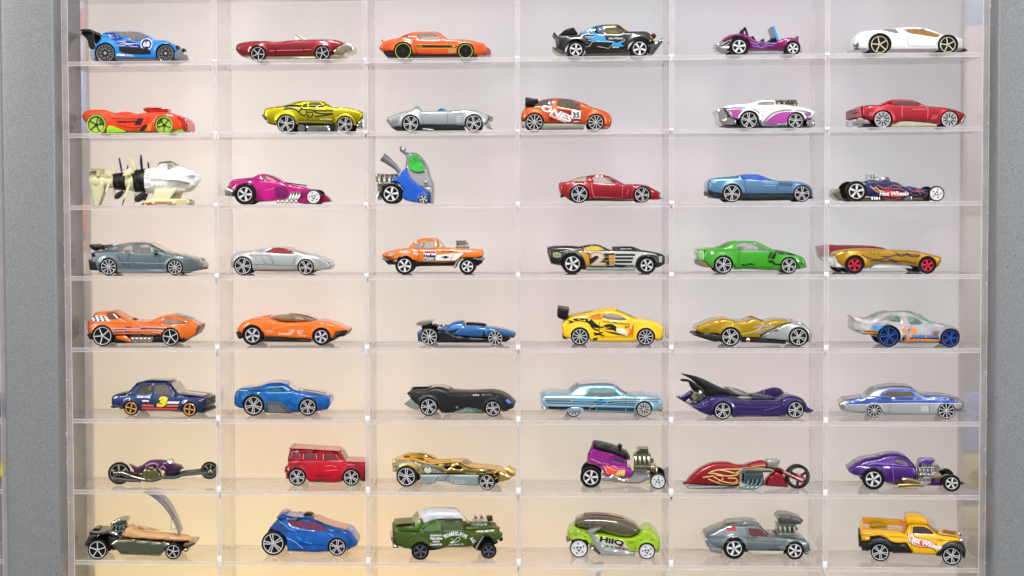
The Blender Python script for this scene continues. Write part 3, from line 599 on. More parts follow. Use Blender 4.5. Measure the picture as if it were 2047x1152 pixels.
c.pr('exhaust_heat_shield', M('c', 'a8b0a8'), '1200,720 1500,718 1515,790 1210,795', -1.0, 1.0, 2); c.line(BLK, '1220,740 1500,740', 5); c.bar('exhaust_tip', M('c', 'a0a494'), 1140, 752, 50, -1.03, 1.03); c.pr('chassis', DARK, '1080,700 1560,700 1560,795 1080,795', -.8, .8)
c.pr('front_bumper', M('c', 'a8aca0'), '1860,700 1950,600 1960,745 1860,745', -.9, .9, 2); c.pr('windscreen', M('w', '605c20'), '1425,392 1480,430 1545,468 1525,475', -.75, .75, .5)
c = Car(1, 2, 'toy_car', 'silver open sports racer toy with headrest fairing and blue windscreen', 'toy car', [(600, 685, 112), (1432, 680, 112)], 'pr5', M('c', 'e0e0e0'), .86)
c.body(M('m', 'a9afb0'), '270,640 285,605 400,560 520,520 570,510 610,500 660,445 680,428 700,450 740,520 900,518 1060,515 1200,505 1360,498 1480,510 1560,540 1625,570 1645,620 1600,700 1280,715 750,708 620,720 480,735 340,740', plan=8, belt=505, tum=.7)
c.line(M('d', '6a6e70'), '725,535 750,620 775,690|1085,530 1088,690|765,565 825,565 830,550', 5); 
for i in range(4): c.line(M('d', '54585a'), f'{360+i*20},648 {350+i*20},705', 6, 'louvre')
for i in range(4): c.line(WHT, f'1205,{598+i*22} 1265,{598+i*22}', 6, 'louvre')
for i in range(3): c.ring(M('d', '70767a'), 1190 + i * 40, 540, 16, 4)
c.pr('windscreen', M('g', '2a90c8'), '930,515 985,480 1030,478 1075,513', -.5, .5, .8); c.pr('windscreen_blue_band', M('p', '2c88c0'), '1005,480 1035,478 1078,513 1030,515', -.55, .1, .5); c.pr('head_rest_pad', BLACK, '700,455 745,515 715,515', -.3, .3, .5)
c.pr('chassis', BLACK, '345,738 480,740 760,708 1290,712 1320,775 400,770', -.85, .85); c.tube('side_pipe', M('c', 'b0b4b4'), '760,760 900,770|'.replace('|', ''), 12, -1); c.pr('headlight', M('c', 'c8c8bc'), '1625,575 1690,605 1645,650', -.85, -.4, 1, True); c.pr('front_lip', M('k', '9a9496'), '1590,690 1640,670 1670,745 1600,720', -.8, .8)
c = Car(1, 3, 'toy_car', 'orange rally hatchback toy with black wing and number 35 on its door', 'toy car', [(220, 685, 118), (1030, 695, 108)], 'sp10', M('c', 'dadada'), .86)
c.body(M('m', 'd05418'), '40,640 60,560 100,490 200,472 280,410 340,382 500,370 690,375 760,400 880,440 950,480 1120,530 1200,570 1240,620 1245,700 1230,745 1130,760 1100,720 700,712 380,705 110,705 90,665 50,665', '215,460 300,410 420,385 470,382 430,460 400,468 260,470|520,440 540,385 620,380 725,400 800,470 840,525 740,515 520,475', belt=470, tum=.5)
c.glass(M('w', '4a4236'), '215,460 300,410 420,385 470,382 430,460 400,468 260,470|520,440 540,385 620,380 725,400 800,470 840,525 740,515 520,475'); c.pr('windscreen', M('w', '4a4640'), '740,398 880,440 955,482 880,520 845,528 790,460', -.84, .84, .6)
c.dec(M('d', '8c1a18'), '540,520 700,540 705,640 640,610 560,560|410,600 560,680 640,705 410,700|715,660 830,668 825,705 710,690')
c.txt(M('d', 'e4dcdc'), 'ONES', 505, 572, 80, ang=-24, off=.05, sx=1.45, shear=.2, lift=.9); c.txt(M('d', 'ece4e4'), 'RALLYSPORT', 530, 645, 28, ang=-24, off=.03, lift=.9)
c.dec(WHT, '715,530 832,540 825,645 708,640', 'number_panel', .6); c.txt(BLK, '35', 770, 600, 66, off=.03, lift=1.1); c.txt(BLK, 'RACING', 775, 658, 13, lift=.9); c.txt(WHT, 'SPORT', 770, 685, 15, lift=.9); c.txt(WHT, '4', 415, 440, 50, lift=1.0)
c.dec(M('d', 'e05a1a'), '450,410 480,410 510,480 450,470')
c.pr('rear_wing', BLACK, '98,365 125,362 265,382 275,415 200,460 110,470 95,440 108,400', -1, 1, 1.5); c.pr('roof_scoop', WHT, '600,372 650,358 700,375 690,385', -.4, .4); c.strip('roof_panel', M('p', 'e8e8e0'), '290,405 400,376 560,370 690,378', .72, .6)
c.pr('sill', M('k', '8c8a78'), '300,708 880,712 880,770 310,775', -.95, .95); c.pr('rear_bumper', M('k', 'a8aa98'), '40,675 100,690 110,740 55,740', -.9, .9); c.pr('front_bumper', M('k', 'a07060'), '1120,735 1230,745 1180,770 1110,765', -.9, .9)
c = Car(1, 4, 'toy_car', 'white custom coupe toy with magenta side scallops and exposed rear engine', 'toy car', [(1040, 675, 120), (1655, 690, 108)], 'pr5', M('c', 'e0e0e0'), .82)
c.body(M('p', 'e0e6e4'), '690,500 800,475 960,460 1060,455 1140,425 1220,410 1380,410 1400,425 1405,465 1500,470 1700,495 1850,530 1930,570 1880,660 1800,668 1540,750 1220,755 1190,700 880,660 800,640 750,560', '1155,470 1220,438 1375,435 1370,478 1180,482', belt=480, tum=.5)
c.glass(M('w', '8a8a78'), '1155,470 1220,438 1375,435 1370,478 1180,482'); MG = M('d', 'b04a9c')
c.dec(MG, '760,545 850,538 960,535 990,545 930,580 890,640 840,635 790,610|1240,715 1330,640 1430,585 1580,565 1640,570 1560,620 1515,755 1440,750|1760,580 1865,585 1868,655 1810,650', 'scallop')
c.line(M('c', 'b4bcbc'), '730,520 900,515 1080,525 1170,575 1200,700|1220,720 1320,610 1450,555 1600,545 1730,555 1860,580|1235,722 1400,745 1520,752', 14, 'chrome_trim', .8); c.line(M('d', 'a8a8a8'), '1212,500 1215,650|1495,560 1490,750', 4)
c.engine(M('c', '9a9a80'), 1410, 400, 1700, 500, n=4, W=.6); c.pr('intake_rack', M('c', '9c9c86'), '1470,405 1660,398 1710,480 1520,470', -.6, .6, 1); c.line(BLK, '1500,420 1530,470|1545,415 1575,470|1590,412 1620,472|1635,410 1665,475', 12, 'slot', 8)
c.pr('tail_grille', M('c', 'd8d4d0'), '612,540 690,500 760,600 760,660 710,700 650,690 640,600', -.9, .9, 3); c.pr('rear_bumper', M('c', 'c8c0ba'), '650,680 780,640 880,670 880,730 690,745', -.95, .95, 3); c.pr('front_bumper', CHR, '1790,665 1900,665 1920,755 1800,765', -.95, .95, 3); c.pr('chassis', DARK, '700,745 900,735 1520,755 1900,765 900,770', -.8, .8)
c = Car(1, 5, 'toy_car', 'red muscle coupe toy with arched roof and lace spoke wheels', 'toy car', [(758, 675, 115), (1640, 690, 110)], 'lw', M('c', 'e4e4e4'), .88)
c.body(M('m', 'b2202c'), '480,500 600,490 760,482 820,445 880,420 1000,412 1160,418 1220,440 1350,500 1500,515 1700,545 1860,605 1830,690 1760,740 1470,740 1350,722 1020,700 910,745 600,690 490,650', '880,475 950,445 1080,440 1180,455 1260,492 1200,498 1020,490', belt=495, tum=.55)
c.glass(M('w', '40302e'), '880,475 950,445 1080,440 1180,455 1260,492 1200,498 1020,490'); c.line(M('d', 'e08888'), '1015,505 1010,690|1300,495 1355,530 1350,720|1150,548 1340,548', 5, 'shut_line')
for i in range(3): c.line(M('d', 'e09090'), f'{600+i*20-0},585 {580+i*20},635', 5, 'gill'); c.line(M('d', 'e09090'), f'{1430+i*26},625 {1400+i*26},680', 5, 'gill')
c.pr('tail_panel', M('k', '9a5258'), '375,550 480,505 490,650 440,665 378,660', -.9, .9, 2); c.line(BLK, '390,560 470,525|385,600 475,575', 12, 'tail_slot', 1.5); c.pr('rear_bumper', CHR, '380,680 480,660 620,705 600,740 520,740 440,765 380,755', -.95, .95, 3); c.pr('front_bumper', M('c', 'd8d0b8'), '1840,640 1875,620 1830,725 1760,755 1750,740', -.9, .9, 2)
c.pr('chassis', M('k', 'b4ae94'), '880,745 1020,705 1350,725 1480,745 1480,775 880,775', -.9, .9); c.pr('underbody', BLACK, '520,755 640,740 660,775 530,775', -.8, .8)
# ===== shelf 3
c = Car(2, 0, 'toy_aircraft', 'white and cream experimental propeller craft toy with black propeller rings', 'toy aircraft', [(1100, 845, 12), (1560, 845, 12)], 'oh5', BLACK, .8, W=30, near=48, far=True)
c.z_keep = 1
def lathex(c, name, mat, prof, mats=None):    # body of revolution about the car's long axis; prof: u, v_centre, radius
    mb = MB(); k = c.kk(); V = []; seg = 28; P = [(c.L([(u, v)])[0], r * k) for u, v, r in prof]
    for (p, r) in P:
        for i in range(seg): a = 2 * math.pi * i / seg; V.append((p[0], r * math.cos(a) * min(1, 1), p[1] + r * math.sin(a)))
    Fc = [(j * seg + i, j * seg + (i + 1) % seg, (j + 1) * seg + (i + 1) % seg, (j + 1) * seg + i) for j in range(len(P) - 1) for i in range(seg)]
    Fc += [tuple(range(seg)), tuple((len(P) - 1) * seg + i for i in range(seg))]
    mb.add(V, Fc); return mb.obj(name, mat, c.root, 50)
CRM = M('k', 'e0dcae'); CR2 = M('k', 'd8d3a0'); WP = M('p', 'f8f8f4')
lathex(c, 'fuselage', WP, [(1035, 530, 165), (1120, 530, 178), (1250, 530, 180), (1400, 530, 170), (1480, 530, 165), (1600, 525, 130), (1700, 515, 85), (1750, 505, 35), (1755, 505, 10)])
lathex(c, 'black_rotor', BLACK, [(885, 540, 150), (900, 535, 155), (1030, 528, 162), (1045, 528, 155)]); lathex(c, 'black_rotor', BLACK, [(605, 540, 108), (620, 540, 112), (740, 540, 125), (765, 540, 122)])
lathex(c, 'cream_hub', CRM, [(480, 540, 75), (500, 540, 85), (610, 540, 95), (760, 540, 110), (885, 540, 145)]); lathex(c, 'tail_cone', CRM, [(290, 540, 100), (400, 540, 120), (440, 540, 95), (500, 540, 80)])
def blade(name, mat, poly, y0, y1): c.pr(name, mat, poly, y0, y1, 1)
for q, m_, y0, y1 in (('960,180 975,200 990,380 970,390 955,300', BLACK, -.35, -.1), ('1022,275 1035,290 1045,370 1030,370', BLACK, .3, .6), ('905,760 960,710 1030,680 1065,700 1040,780 960,820 915,810', BLACK, -.9, -.75), ('1040,700 1065,700 1020,800 985,868 975,860 1005,790', BLACK, -.3, -.1), ('875,430 900,440 985,620 975,630 900,520', BLACK, -1.08, -1.0),
        ('670,230 685,230 715,400 705,420 690,350', BLACK, -.35, -.1), ('755,320 765,330 755,400 748,400', BLACK, .3, .5), ('635,750 660,700 740,660 770,680 730,740 690,775 645,775', BLACK, -.8, -.65), ('750,660 775,680 740,790 712,858 708,850 730,770', BLACK, -.2, 0), ('610,440 640,450 700,600 690,610', BLACK, -.9, -.8),
        ('800,235 830,228 870,270 912,380 890,385 850,340', CRM, -.4, -.2), ('750,460 790,400 860,360 890,370 860,450 790,470', CRM, -.9, -.75), ('855,540 840,640 800,740 770,790 775,740 810,630', CRM, -.95, -.85), ('865,700 888,700 875,820 852,858 855,800', CRM, 0, .2),
        ('565,275 590,295 640,400 630,430 605,410 580,330', CRM, -.4, -.2), ('510,430 540,395 590,400 600,440 570,465', CRM, -.7, -.6), ('590,510 560,620 525,690 515,680 540,600', CRM, -.8, -.7), ('585,640 605,650 600,790 585,795', CRM, 0, .2)):
    blade('propeller_blade', m_, q, y0, y1)
c.pr('tail_box', CR2, '300,395 320,370 430,368 435,470 400,470 400,400 300,410', -.75, .75, 1); c.pr('tail_fin', CRM, '285,420 390,370 405,480 480,560 470,680 400,878 345,878 290,540', -.5, -.2, 2, True)
c.pr('wheel_pod_strut', CRM, '1180,645 1470,640 1365,775 1145,790', -.9, -.5, 1.5, True); c.pr('wheel_pod_strut', CR2, '1450,690 1515,680 1470,775 1370,770', -.2, .2, 1)
pod = c.pr('float_pod', CRM, '1015,822 1060,790 1200,772 1560,775 1620,790 1638,820 1620,855 1100,860', -1.0, -.45, 4, True); c.bodyf = lambda P: np.full(len(np.atleast_2d(P)), -30.); c.bodyo = pod
c.dec(M('d', 'd0c090'), '1480,790 1600,790 1632,825 1600,855 1470,855 1450,815', 'pod_nose', .3); c.txt(M('d', 'c83a24'), 'EXPERIMENTAL', 1300, 825, 26, off=.04, sx=.93); c.dec(M('d', 'd04030'), '1060,815 1100,825 1140,812 1150,840 1110,850 1080,835', 'flame_logo', .5)
c.pr('canopy', M('g', 'd0d0b8'), '1180,330 1215,285 1350,268 1400,290 1470,340 1400,400 1200,400', -.5, .5, 6); c.pr('cockpit_frame', WP, '1175,380 1200,340 1240,310 1330,305 1340,400 1400,360 1480,340 1690,420 1700,470 1300,480 1180,440', -.85, .85, 4)
for q in ('1045,400 1100,400', '1045,440 1110,440', '1045,480 1110,480', '1045,560 1110,560', '1045,620 1110,620', '1130,520 1620,510', '1350,530 1600,500', '1150,360 1160,500'): 
    P = c.L(q); mb = MB(); mb.tube([(P[0][0], -29, P[0][1]), (P[1][0], -29, P[1][1])], 1.1, 6); mb.obj('panel_rib', WP, c.root)
for u in (1150, 1205, 1260): c.ball('exhaust_stack', WP, u, 500, 28, -.93); c.pr('exhaust_stack', WP, f'{u-15},520 {u+20},520 {u+15},600 {u-10},600', -1.0, -.8, 1.5)
c.pr('wing_stub', WP, '1360,520 1480,495 1620,500 1640,560 1500,530', -1.25, -.6, 1); c.pr('chin_fairing', M('k', 'd8d4c8'), '1380,560 1650,560 1690,590 1600,670 1400,690', -.8, .8, 4)
c = Car(2, 1, 'toy_car', 'translucent magenta hot rod toy with pointed nose and chrome side pipes', 'toy car', [(400, 710, 140), (1305, 740, 100)], ['sp5', 'rr5'], M('c', 'dcdcdc'), [.68, .84], W=34, wy=42)
c.body(M('t', 'e0148c'), '150,620 190,540 240,510 400,490 490,480 550,445 620,435 700,450 790,490 880,540 910,560 1100,600 1240,640 1300,700 1300,830 1140,835 960,780 700,800 560,800 300,690 170,660', '605,470 640,460 700,475 790,520 820,545 740,530 620,510', belt=530, tum=.5, arches=[0], plan=4)
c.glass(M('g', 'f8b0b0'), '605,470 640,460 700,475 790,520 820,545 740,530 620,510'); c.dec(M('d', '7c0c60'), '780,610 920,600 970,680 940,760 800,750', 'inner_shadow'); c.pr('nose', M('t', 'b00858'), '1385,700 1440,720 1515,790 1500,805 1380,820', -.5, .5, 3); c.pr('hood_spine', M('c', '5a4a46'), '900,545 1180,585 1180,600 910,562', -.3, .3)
for i in range(4): c.tube('exhaust_header', CHR, f'{1000+i*38},675 {1010+i*38},720 {985+i*36},760 {940+i*36},785', 17, -1.02, True)
for i in range(5): c.ball('pipe_clamp', CHR, 830 + i * 60, 805, 26, -1)
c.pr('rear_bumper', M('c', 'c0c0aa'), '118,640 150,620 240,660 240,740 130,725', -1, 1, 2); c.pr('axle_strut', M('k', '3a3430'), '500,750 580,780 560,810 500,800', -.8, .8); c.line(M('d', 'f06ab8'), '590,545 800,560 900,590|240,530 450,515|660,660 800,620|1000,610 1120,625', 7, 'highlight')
c = Car(2, 2, 'toy_car', 'stubby upright blue and grey toy car with green side window', 'toy car', [(342, 700, 135), (768, 770, 62)], ['sp5', 'sp5'], M('c', 'e0e0e0'), [.72, .85], W=36)
c.body(M('p', '0a5cc8'), '330,530 370,490 440,460 510,370 540,350 600,480 760,620 850,700 860,825 660,815 520,780 480,740 500,640 430,560', arch=1.12, plan=2, arches=[0, 1])
BF = c.bodyf; BO = c.bodyo
c.body(M('m', '9a9a9c'), '520,180 600,150 690,170 760,240 820,350 850,460 890,560 900,700 890,828 850,828 845,700 700,610 600,540 530,430 520,340 535,250', '580,210 620,185 680,205 730,270 785,380 740,400 660,400 610,370 575,320', belt=620, tum=.16, arch=0, W=35.5, name='cab_shell', plan=2, r=6)
c.bodyf = lambda P: np.full(len(np.atleast_2d(P)), -33.); c.glass(M('w', '1aa028'), '575,205 620,180 685,200 735,265 792,385 740,405 655,405 605,375 570,320', inset=4); c.line(M('d', '6ae060'), '590,220 640,280|720,320 780,360 730,395', 7, 'highlight', .2)
c.pr('roof_horn', M('m', '9a9a9c'), '440,80 455,60 480,90 510,75 525,110 580,135 600,150 540,200 500,170 445,130', -.35, .35, 2); c.tube('exhaust_stack', M('m', '8a8a94'), '455,420 400,350 330,290 260,235 225,215', 25, -.75, False, 14, 60); c.tube('stack_bore', BLACK, '232,222 222,214', 42, -.78)
c.engine(M('c', 'b8b4a4'), 150, 430, 420, 600, n=4, W=.7); c.pr('rear_frame', M('c', 'b8b4a0'), '120,450 165,425 210,480 240,600 200,700 190,780 130,770 150,640', -.5, .5, 2); c.tube('tow_loop', CHR, '140,760 160,700 200,740 170,780 140,760', 9, -.5, True)
c.ball('mirror', M('m', 'b0b0b0'), 800, 545, 24, -1.0); c.line(M('d', '0a3c90'), '550,510 545,700 520,780', 5)
c = Car(2, 3, 'toy_car', 'dark red sports coupe toy with clear windows and cream rear window', 'toy car', [(812, 708, 120), (1642, 722, 108)], 'pr5', M('c', 'e0e0e0'), .85)
c.body(M('m', 'a01424'), '545,560 600,548 660,545 800,495 920,470 1000,458 1120,455 1190,470 1280,515 1380,575 1500,580 1600,582 1700,595 1800,645 1890,690 1880,750 1850,780 1740,780 1400,785 960,780 650,760 570,720 548,640', '985,492 1100,482 1190,500 1280,570 1270,578 1040,560 1000,545|690,545 800,505 915,480 925,545', belt=560, tum=.5)
c.glass(M('g', 'e4e0dc'), '985,492 1100,482 1190,500 1280,570 1270,578 1040,560 1000,545'); c.glass(M('g', 'e8e4c4'), '690,545 800,505 915,480 925,545'); c.pr('windscreen', M('w', '3c2e2a'), '1210,475 1290,515 1400,577 1370,580 1290,535', -.75, .75, .5)
c.line(M('d', 'd88078'), '975,560 985,680 1020,765|1385,590 1380,765 1000,750|1460,650 1440,720', 5); c.pr('tail_lamp', BLACK, '570,725 610,735 600,760 570,750', -.8, .8); c.pr('chassis', DARK, '650,765 960,782 1400,788 1560,790 1500,805 960,800 760,815', -.8, .8); c.pr('front_lip', M('p', '801020'), '1740,765 1870,755 1930,765 1860,785 1740,785', -.9, .9)
c = Car(2, 4, 'toy_car', 'steel blue grand tourer toy with deep blue side window', 'toy car', [(815, 700, 120), (1740, 722, 108)], 'pr5', M('c', 'e0e0e0'), .86)
c.body(M('m', '5c86a8'), '500,600 515,545 560,510 700,495 850,480 930,462 1050,455 1160,458 1260,490 1400,538 1600,548 1750,565 1850,605 1890,660 1895,770 1620,730 1400,725 960,725 600,720 500,680', '915,480 1000,465 1130,462 1240,490 1340,535 1200,530 960,505', belt=520, tum=.45, plan=7)
c.glass(M('w', '2a4aa8'), '915,480 1000,465 1130,462 1240,490 1340,535 1200,530 960,505'); c.line(M('d', '34506a'), '975,520 990,640 1020,720|1412,580 1410,722', 5); c.line(M('d', 'a8c8dc'), '1230,605 1400,608|1240,575 1380,578', 5, 'crease'); c.dec(M('k', '3c5a74'), '1425,560 1620,580 1600,620 1430,605', 'vent')
c.pr('chassis', M('k', '1c1618'), '500,680 600,720 1400,728 1640,730 1620,800 960,805 560,765', -.95, .95); c.pr('rear_diffuser', BLACK, '500,680 580,690 580,745 510,740', -.97, .97); c.pr('front_lip', BLACK, '1800,760 1895,755 1895,775 1800,790', -.95, .95); c.line(M('d', 'c0d8e4'), '540,540 620,550|560,560 610,572', 8, 'tail_lamp')
c = Car(2, 5, 'toy_car', 'dark blue hot rod roadster toy with flames and a red flame logo', 'toy car', [(400, 680, 135), (1455, 720, 100)], ['sp5', 'rr5'], M('c', 'dcdcdc'), [.72, .84], W=34, wy=43)
c.body(M('p', '1a2460'), '480,570 560,545 640,540 800,545 950,565 1030,610 1090,630 1110,615 1350,665 1370,720 1330,760 1200,750 1050,760 1040,810 780,805 740,760 560,745 520,690', arches=[0], plan=3)
c.dec(M('d', 'c83830'), '700,690 760,672 900,680 1040,700 1060,740 980,760 820,750 740,730', 'logo'); c.txt(WHT, 'Hot Wheels', 905, 716, 52, off=.04, shear=.1, lift=1)
for q in ('590,610 640,660 700,700', '660,620 700,670 760,680', '605,640 680,640 720,690'): c.line(M('d', 'd8a060'), q, 12, 'flame', .6)
for q in ('690,600 760,640 840,630 900,600 1000,630', '720,620 800,655 900,650 1000,655 1060,690', '1100,640 1150,680 1240,690 1260,730', '1120,700 1170,740 1240,740', '760,770 860,790 1000,780', '1190,660 1290,690 1340,720'): c.line(M('d', 'd8643c'), q, 8, 'flame', .5)
c.engine(CHR, 590, 455, 715, 545, n=3, W=.4); c.pr('fuel_tank', CHR, '770,500 800,490 880,500 905,560 780,550', -.35, .35, 3); c.pr('steering_wheel', BLACK, '850,510 870,510 900,565 880,560', -.3, .3)
c.pr('rear_engine_block', M('c', 'a8a890'), '100,710 150,650 210,660 230,720 300,800 230,812 150,770', -.75, .75, 2); c.pr('chassis', M('c', '8a8060'), '480,770 740,765 1320,750 1320,820 480,820', -.7, .7)
for i in range(4): c.tube('exhaust_header', CHR, f'{610+i*32},760 {615+i*32},790', 12, -1.0, True)
c.pr('front_axle_mount', M('c', 'b8b0a0'), '1080,730 1160,720 1170,815 1050,810', -.8, .8, 2)
# ===== shelf 4
c = Car(3, 0, 'toy_car', 'grey metallic coupe toy with low black rear wing and clear windows', 'toy car', [(570, 755, 115), (1448, 768, 105)], 'sp10', M('c', 'e0e0e0'), .85)
c.body(M('m', '68767a'), '345,570 400,550 500,540 600,490 700,460 850,438 1000,437 1100,455 1180,500 1300,568 1450,590 1600,625 1720,665 1790,715 1800,760 1780,805 1600,832 1340,835 700,830 680,825 420,812 310,795 300,700 340,650', '625,545 700,500 780,480 870,475 870,550 800,555|880,475 1000,468 1100,500 1190,575 1060,578 880,572', belt=570, tum=.5)
c.glass(M('g', 'dcd4cc'), '625,545 700,500 780,480 870,475 870,550 800,555|880,475 1000,468 1100,500 1190,575 1060,578 880,572'); c.seats(M('k', '6a6c80'), 950, 580, 70); c.seats(M('k', '5a5c70'), 1020, 580, 70)
c.line(M('d', '2e3436'), '840,560 830,650 845,780|1250,590 1255,780|845,600 905,600|690,600 740,680 800,750', 5); c.line(M('d', 'aab6ba'), '710,700 1330,715', 6, 'crease'); c.pr('sill', M('m', '7a8c90'), '700,785 1340,795 1340,835 700,832', -1.03, 1.03)
c.pr('rear_wing', BLACK, '300,475 330,462 385,485 500,470 512,520 470,525 400,505 370,545 320,510', -.85, .85, 1.2); c.pr('wing_support', BLACK, '370,500 400,500 410,548 375,550', -.7, -.6, .5, True); c.ball('mirror', M('m', '303638'), 1203, 578, 28, -1.08); c.pr('tail_lamp', M('w', '202022'), '340,580 380,570 395,625 345,628', -.97, -.3, 1, True); c.pr('rear_bumper', M('k', '202224'), '300,665 420,690 430,810 320,800', -.95, .95, 2)
c.pr('headlight', M('c', 'c0c0c0'), '1650,650 1700,660 1690,690 1660,680', -1.0, -.75, 1, True); c.pr('headlight', M('c', 'd8d8d8'), '1715,645 1770,670 1765,700 1720,690', -.7, -.4, 1, True); c.pr('grille', M('k', '3a2622'), '1700,760 1800,755 1790,800 1710,805', -.8, .8); c.strip('windscreen', M('w', 'a8987c'), '1120,462 1200,505 1310,566', .78); c.pr('wheel_well_floor', DARK, '420,820 1560,832 1600,845 420,835', -.7, .7)
c = Car(3, 1, 'toy_car', 'pale silver concept coupe toy with red glass and small flame logo', 'toy car', [(365, 735, 122), (1195, 752, 105)], 'pr5', M('c', 'e4e4e4'), .86)
c.body(M('m', 'b8bcbc'), '190,660 230,590 280,555 400,540 560,520 680,495 800,487 930,490 1010,515 1180,572 1280,585 1400,630 1500,695 1522,740 1515,785 1330,795 1080,800 500,795 480,770 240,765 200,760', '655,555 770,500 920,508 1040,575 880,572 720,560', belt=560, tum=.5, plan=7)
c.glass(M('w', '8c1014'), '655,555 770,500 920,508 1040,575 880,572 720,560'); c.line(M('d', '70787a'), '600,590 660,705 780,712 715,570|1020,720 1045,630 1070,630 1040,720|510,715 1080,735|545,730 560,770', 5); c.line(M('d', '70787a'), '600,590 690,595 780,712', 4); c.line(M('d', 'c04838'), '440,590 500,605 580,600', 9, 'flame_logo'); 
c.strip('windscreen', M('w', 'c07060'), '1010,515 1100,545 1180,572', .75); c.pr('chassis', M('k', '3a2818'), '480,775 560,800 700,800 1420,792 1300,810 600,812 470,800', -.75, .75); c.pr('headlight', M('c', 'a8b0b4'), '1430,680 1500,690 1510,715 1440,705', -.85, -.3, 1, True); c.pr('grille', M('k', '8a96b0'), '1455,735 1525,740 1515,775 1450,770', -.7, .7)
c = Car(3, 2, 'toy_car', 'orange gasser coupe toy with white door panel lettering and chrome hood engine', 'toy car', [(518, 722, 122), (1350, 745, 108)], 'sp5', M('c', 'e4e4e4'), [.72, .68])
c.body(M('p', 'e47408'), '215,590 260,555 400,520 560,500 620,430 700,385 780,372 900,372 955,382 960,490 1100,498 1300,505 1540,520 1560,560 1550,620 1470,632 1250,640 1210,690 1000,695 700,685 640,665 480,665 340,650 230,620', '735,510 760,430 820,410 915,410 920,505|615,495 680,435 750,418 720,505 640,508', belt=515, tum=.5, arches=[0], arch=1.1)
c.glass(M('g', 'dcd8d4'), '735,510 760,430 820,410 915,410 920,505'); c.glass(M('w', '8a8078'), '615,495 680,435 750,418 720,505 640,508'); c.strip('windscreen', M('g', '90989c'), '960,400 1000,450 1045,492', .7)
c.dec(WHT, '935,590 1100,575 1300,560 1220,640 1190,660 935,662', 'side_cove', .4); c.dec(WHT, '772,528 935,530 935,668 775,672', 'sponsor_panel', .7); c.dec(RED, '782,538 928,540 928,565 782,565', 'sponsor_band', 1.0); c.txt(BLK, 'Holley', 854, 602, 40, off=.05, lift=1.2, sx=1.05); c.dec(BLK, '782,635 928,638 928,662 782,662', 'sponsor_band', 1.0); c.txt(WHT, 'EQUIPPED', 855, 650, 17, off=.03, lift=1.4)
c.txt(WHT, 'Firestone', 525, 548, 26, off=.03, lift=.8); c.txt(WHT, 'B/G', 665, 572, 30, ang=-15, shear=.3, lift=.8); c.txt(BLK, '327', 340, 588, 38, shear=.4, off=.07, lift=.6); c.txt(WHT, '327', 338, 586, 36, shear=.4, off=.03, lift=.9); c.txt(WHT, 'Foxy-Fuelie', 1310, 540, 27, shear=.4, off=.04, lift=.8); c.dec(BLK, '1015,608 1045,608 1050,600 1080,600 1085,610 1110,610 1100,625 1080,625 1075,635 1050,635 1045,625 1015,625', 'cross_emblem', .8); c.line(RED, '1170,585 1120,655', 7, 'slash', .8); c.txt(BLK, 'Hot Wheels', 1080, 538, 22, shear=.4, lift=.7)
c.engine(M('c', 'c8cabc'), 1190, 400, 1330, 502, n=4, W=.55); c.ball('distributor', CHR, 1350, 490, 20, 0); c.pr('front_bumper', CHR, '1460,632 1580,630 1570,660 1470,655', -.95, .95, 1); c.pr('rear_bumper', M('c', 'c8c4b8'), '210,630 300,640 320,660 240,662', -.95, .95, 1)
c.pr('chassis', M('k', '2a1410'), '250,665 330,665 400,720 640,690 1210,698 1180,735 740,740 640,750 400,720 300,720', -.8, .8); c.tube('exhaust_header', CHR, '1175,760 1200,700 1260,640', 18, -.85, True, 10, 10); c.pr('front_axle', DARK, '1420,650 1550,650 1540,700 1480,740 1420,720', -.5, .5); c.line(M('d', '5a2c08'), '710,520 705,685|1002,570 1000,690', 4)
c = Car(3, 3, 'toy_car', 'black and gold racing coupe toy with large number 2 on its door', 'toy car', [(722, 715, 140), (1705, 735, 118)], 'sp5', M('c', 'dcdcdc'), .68)
c.body(M('p', '17181c'), '390,500 500,485 700,480 820,492 880,478 980,465 1080,470 1180,515 1230,538 1270,535 1270,495 1520,492 1640,535 1750,555 1900,585 1950,620 1950,720 1850,770 1560,765 900,765 560,742 440,720 400,600', '865,525 900,500 980,485 1070,488 1155,535 1000,545 880,545', belt=545, tum=.5, plan=6)
GD = M('d', 'b88a30'); SV = M('d', 'bcbcb8')
c.glass(M('w', 'b8a030'), '865,525 900,500 980,485 1070,488 1155,535 1000,545 880,545'); c.strip('windscreen', M('g', 'c8a040'), '1085,470 1160,500 1235,536', .7)
c.dec(GD, '740,530 860,545 940,600 950,760 905,760 880,660 820,580', 'gold_band', .4); c.dec(SV, '900,550 1500,553 1800,585 1850,620 1790,595 1650,590 1575,650 1545,760 1460,755 1280,755 1280,575 940,578', 'silver_panel', .4)
for i, w_ in enumerate((1555, 1530, 1515)): c.dec(BLK, f'1285,{585+i*46} {w_-15},{585+i*46} {w_},{598+i*46} {w_-15},{612+i*46} 1285,{612+i*46}', 'speed_stripe', .7)
c.dec(BLK, '1285,722 1460,735 1400,757 1285,757', 'speed_stripe', .7); c.dec(M('d', '2a2410'), '920,585 1275,585 1275,755 955,755', 'number_field', .3); c.txt(GD, '2', 1060, 665, 165, off=.06, sx=1.7, lift=.8); c.txt(SV, '2', 1060, 665, 148, off=.03, sx=1.6, lift=1.1)
c.dec(GD, '1200,600 1280,600 1280,740 1210,740', 'gold_tab', .6); c.line(SV, '1140,628 1280,628|1140,678 1280,678|1180,735 1260,735', 5, 'stripe', .9); c.dec(M('d', '9aa070'), '465,570 530,565 575,590 570,625 510,640 465,620', 'emblem'); c.line(BLK, '490,590 500,620|515,588 525,622|540,590 548,615', 8, 'emblem_mark', .8); c.dec(M('d', 'a8b0a0'), '1860,620 1905,618 1905,700 1870,700', 'lamp_cluster')
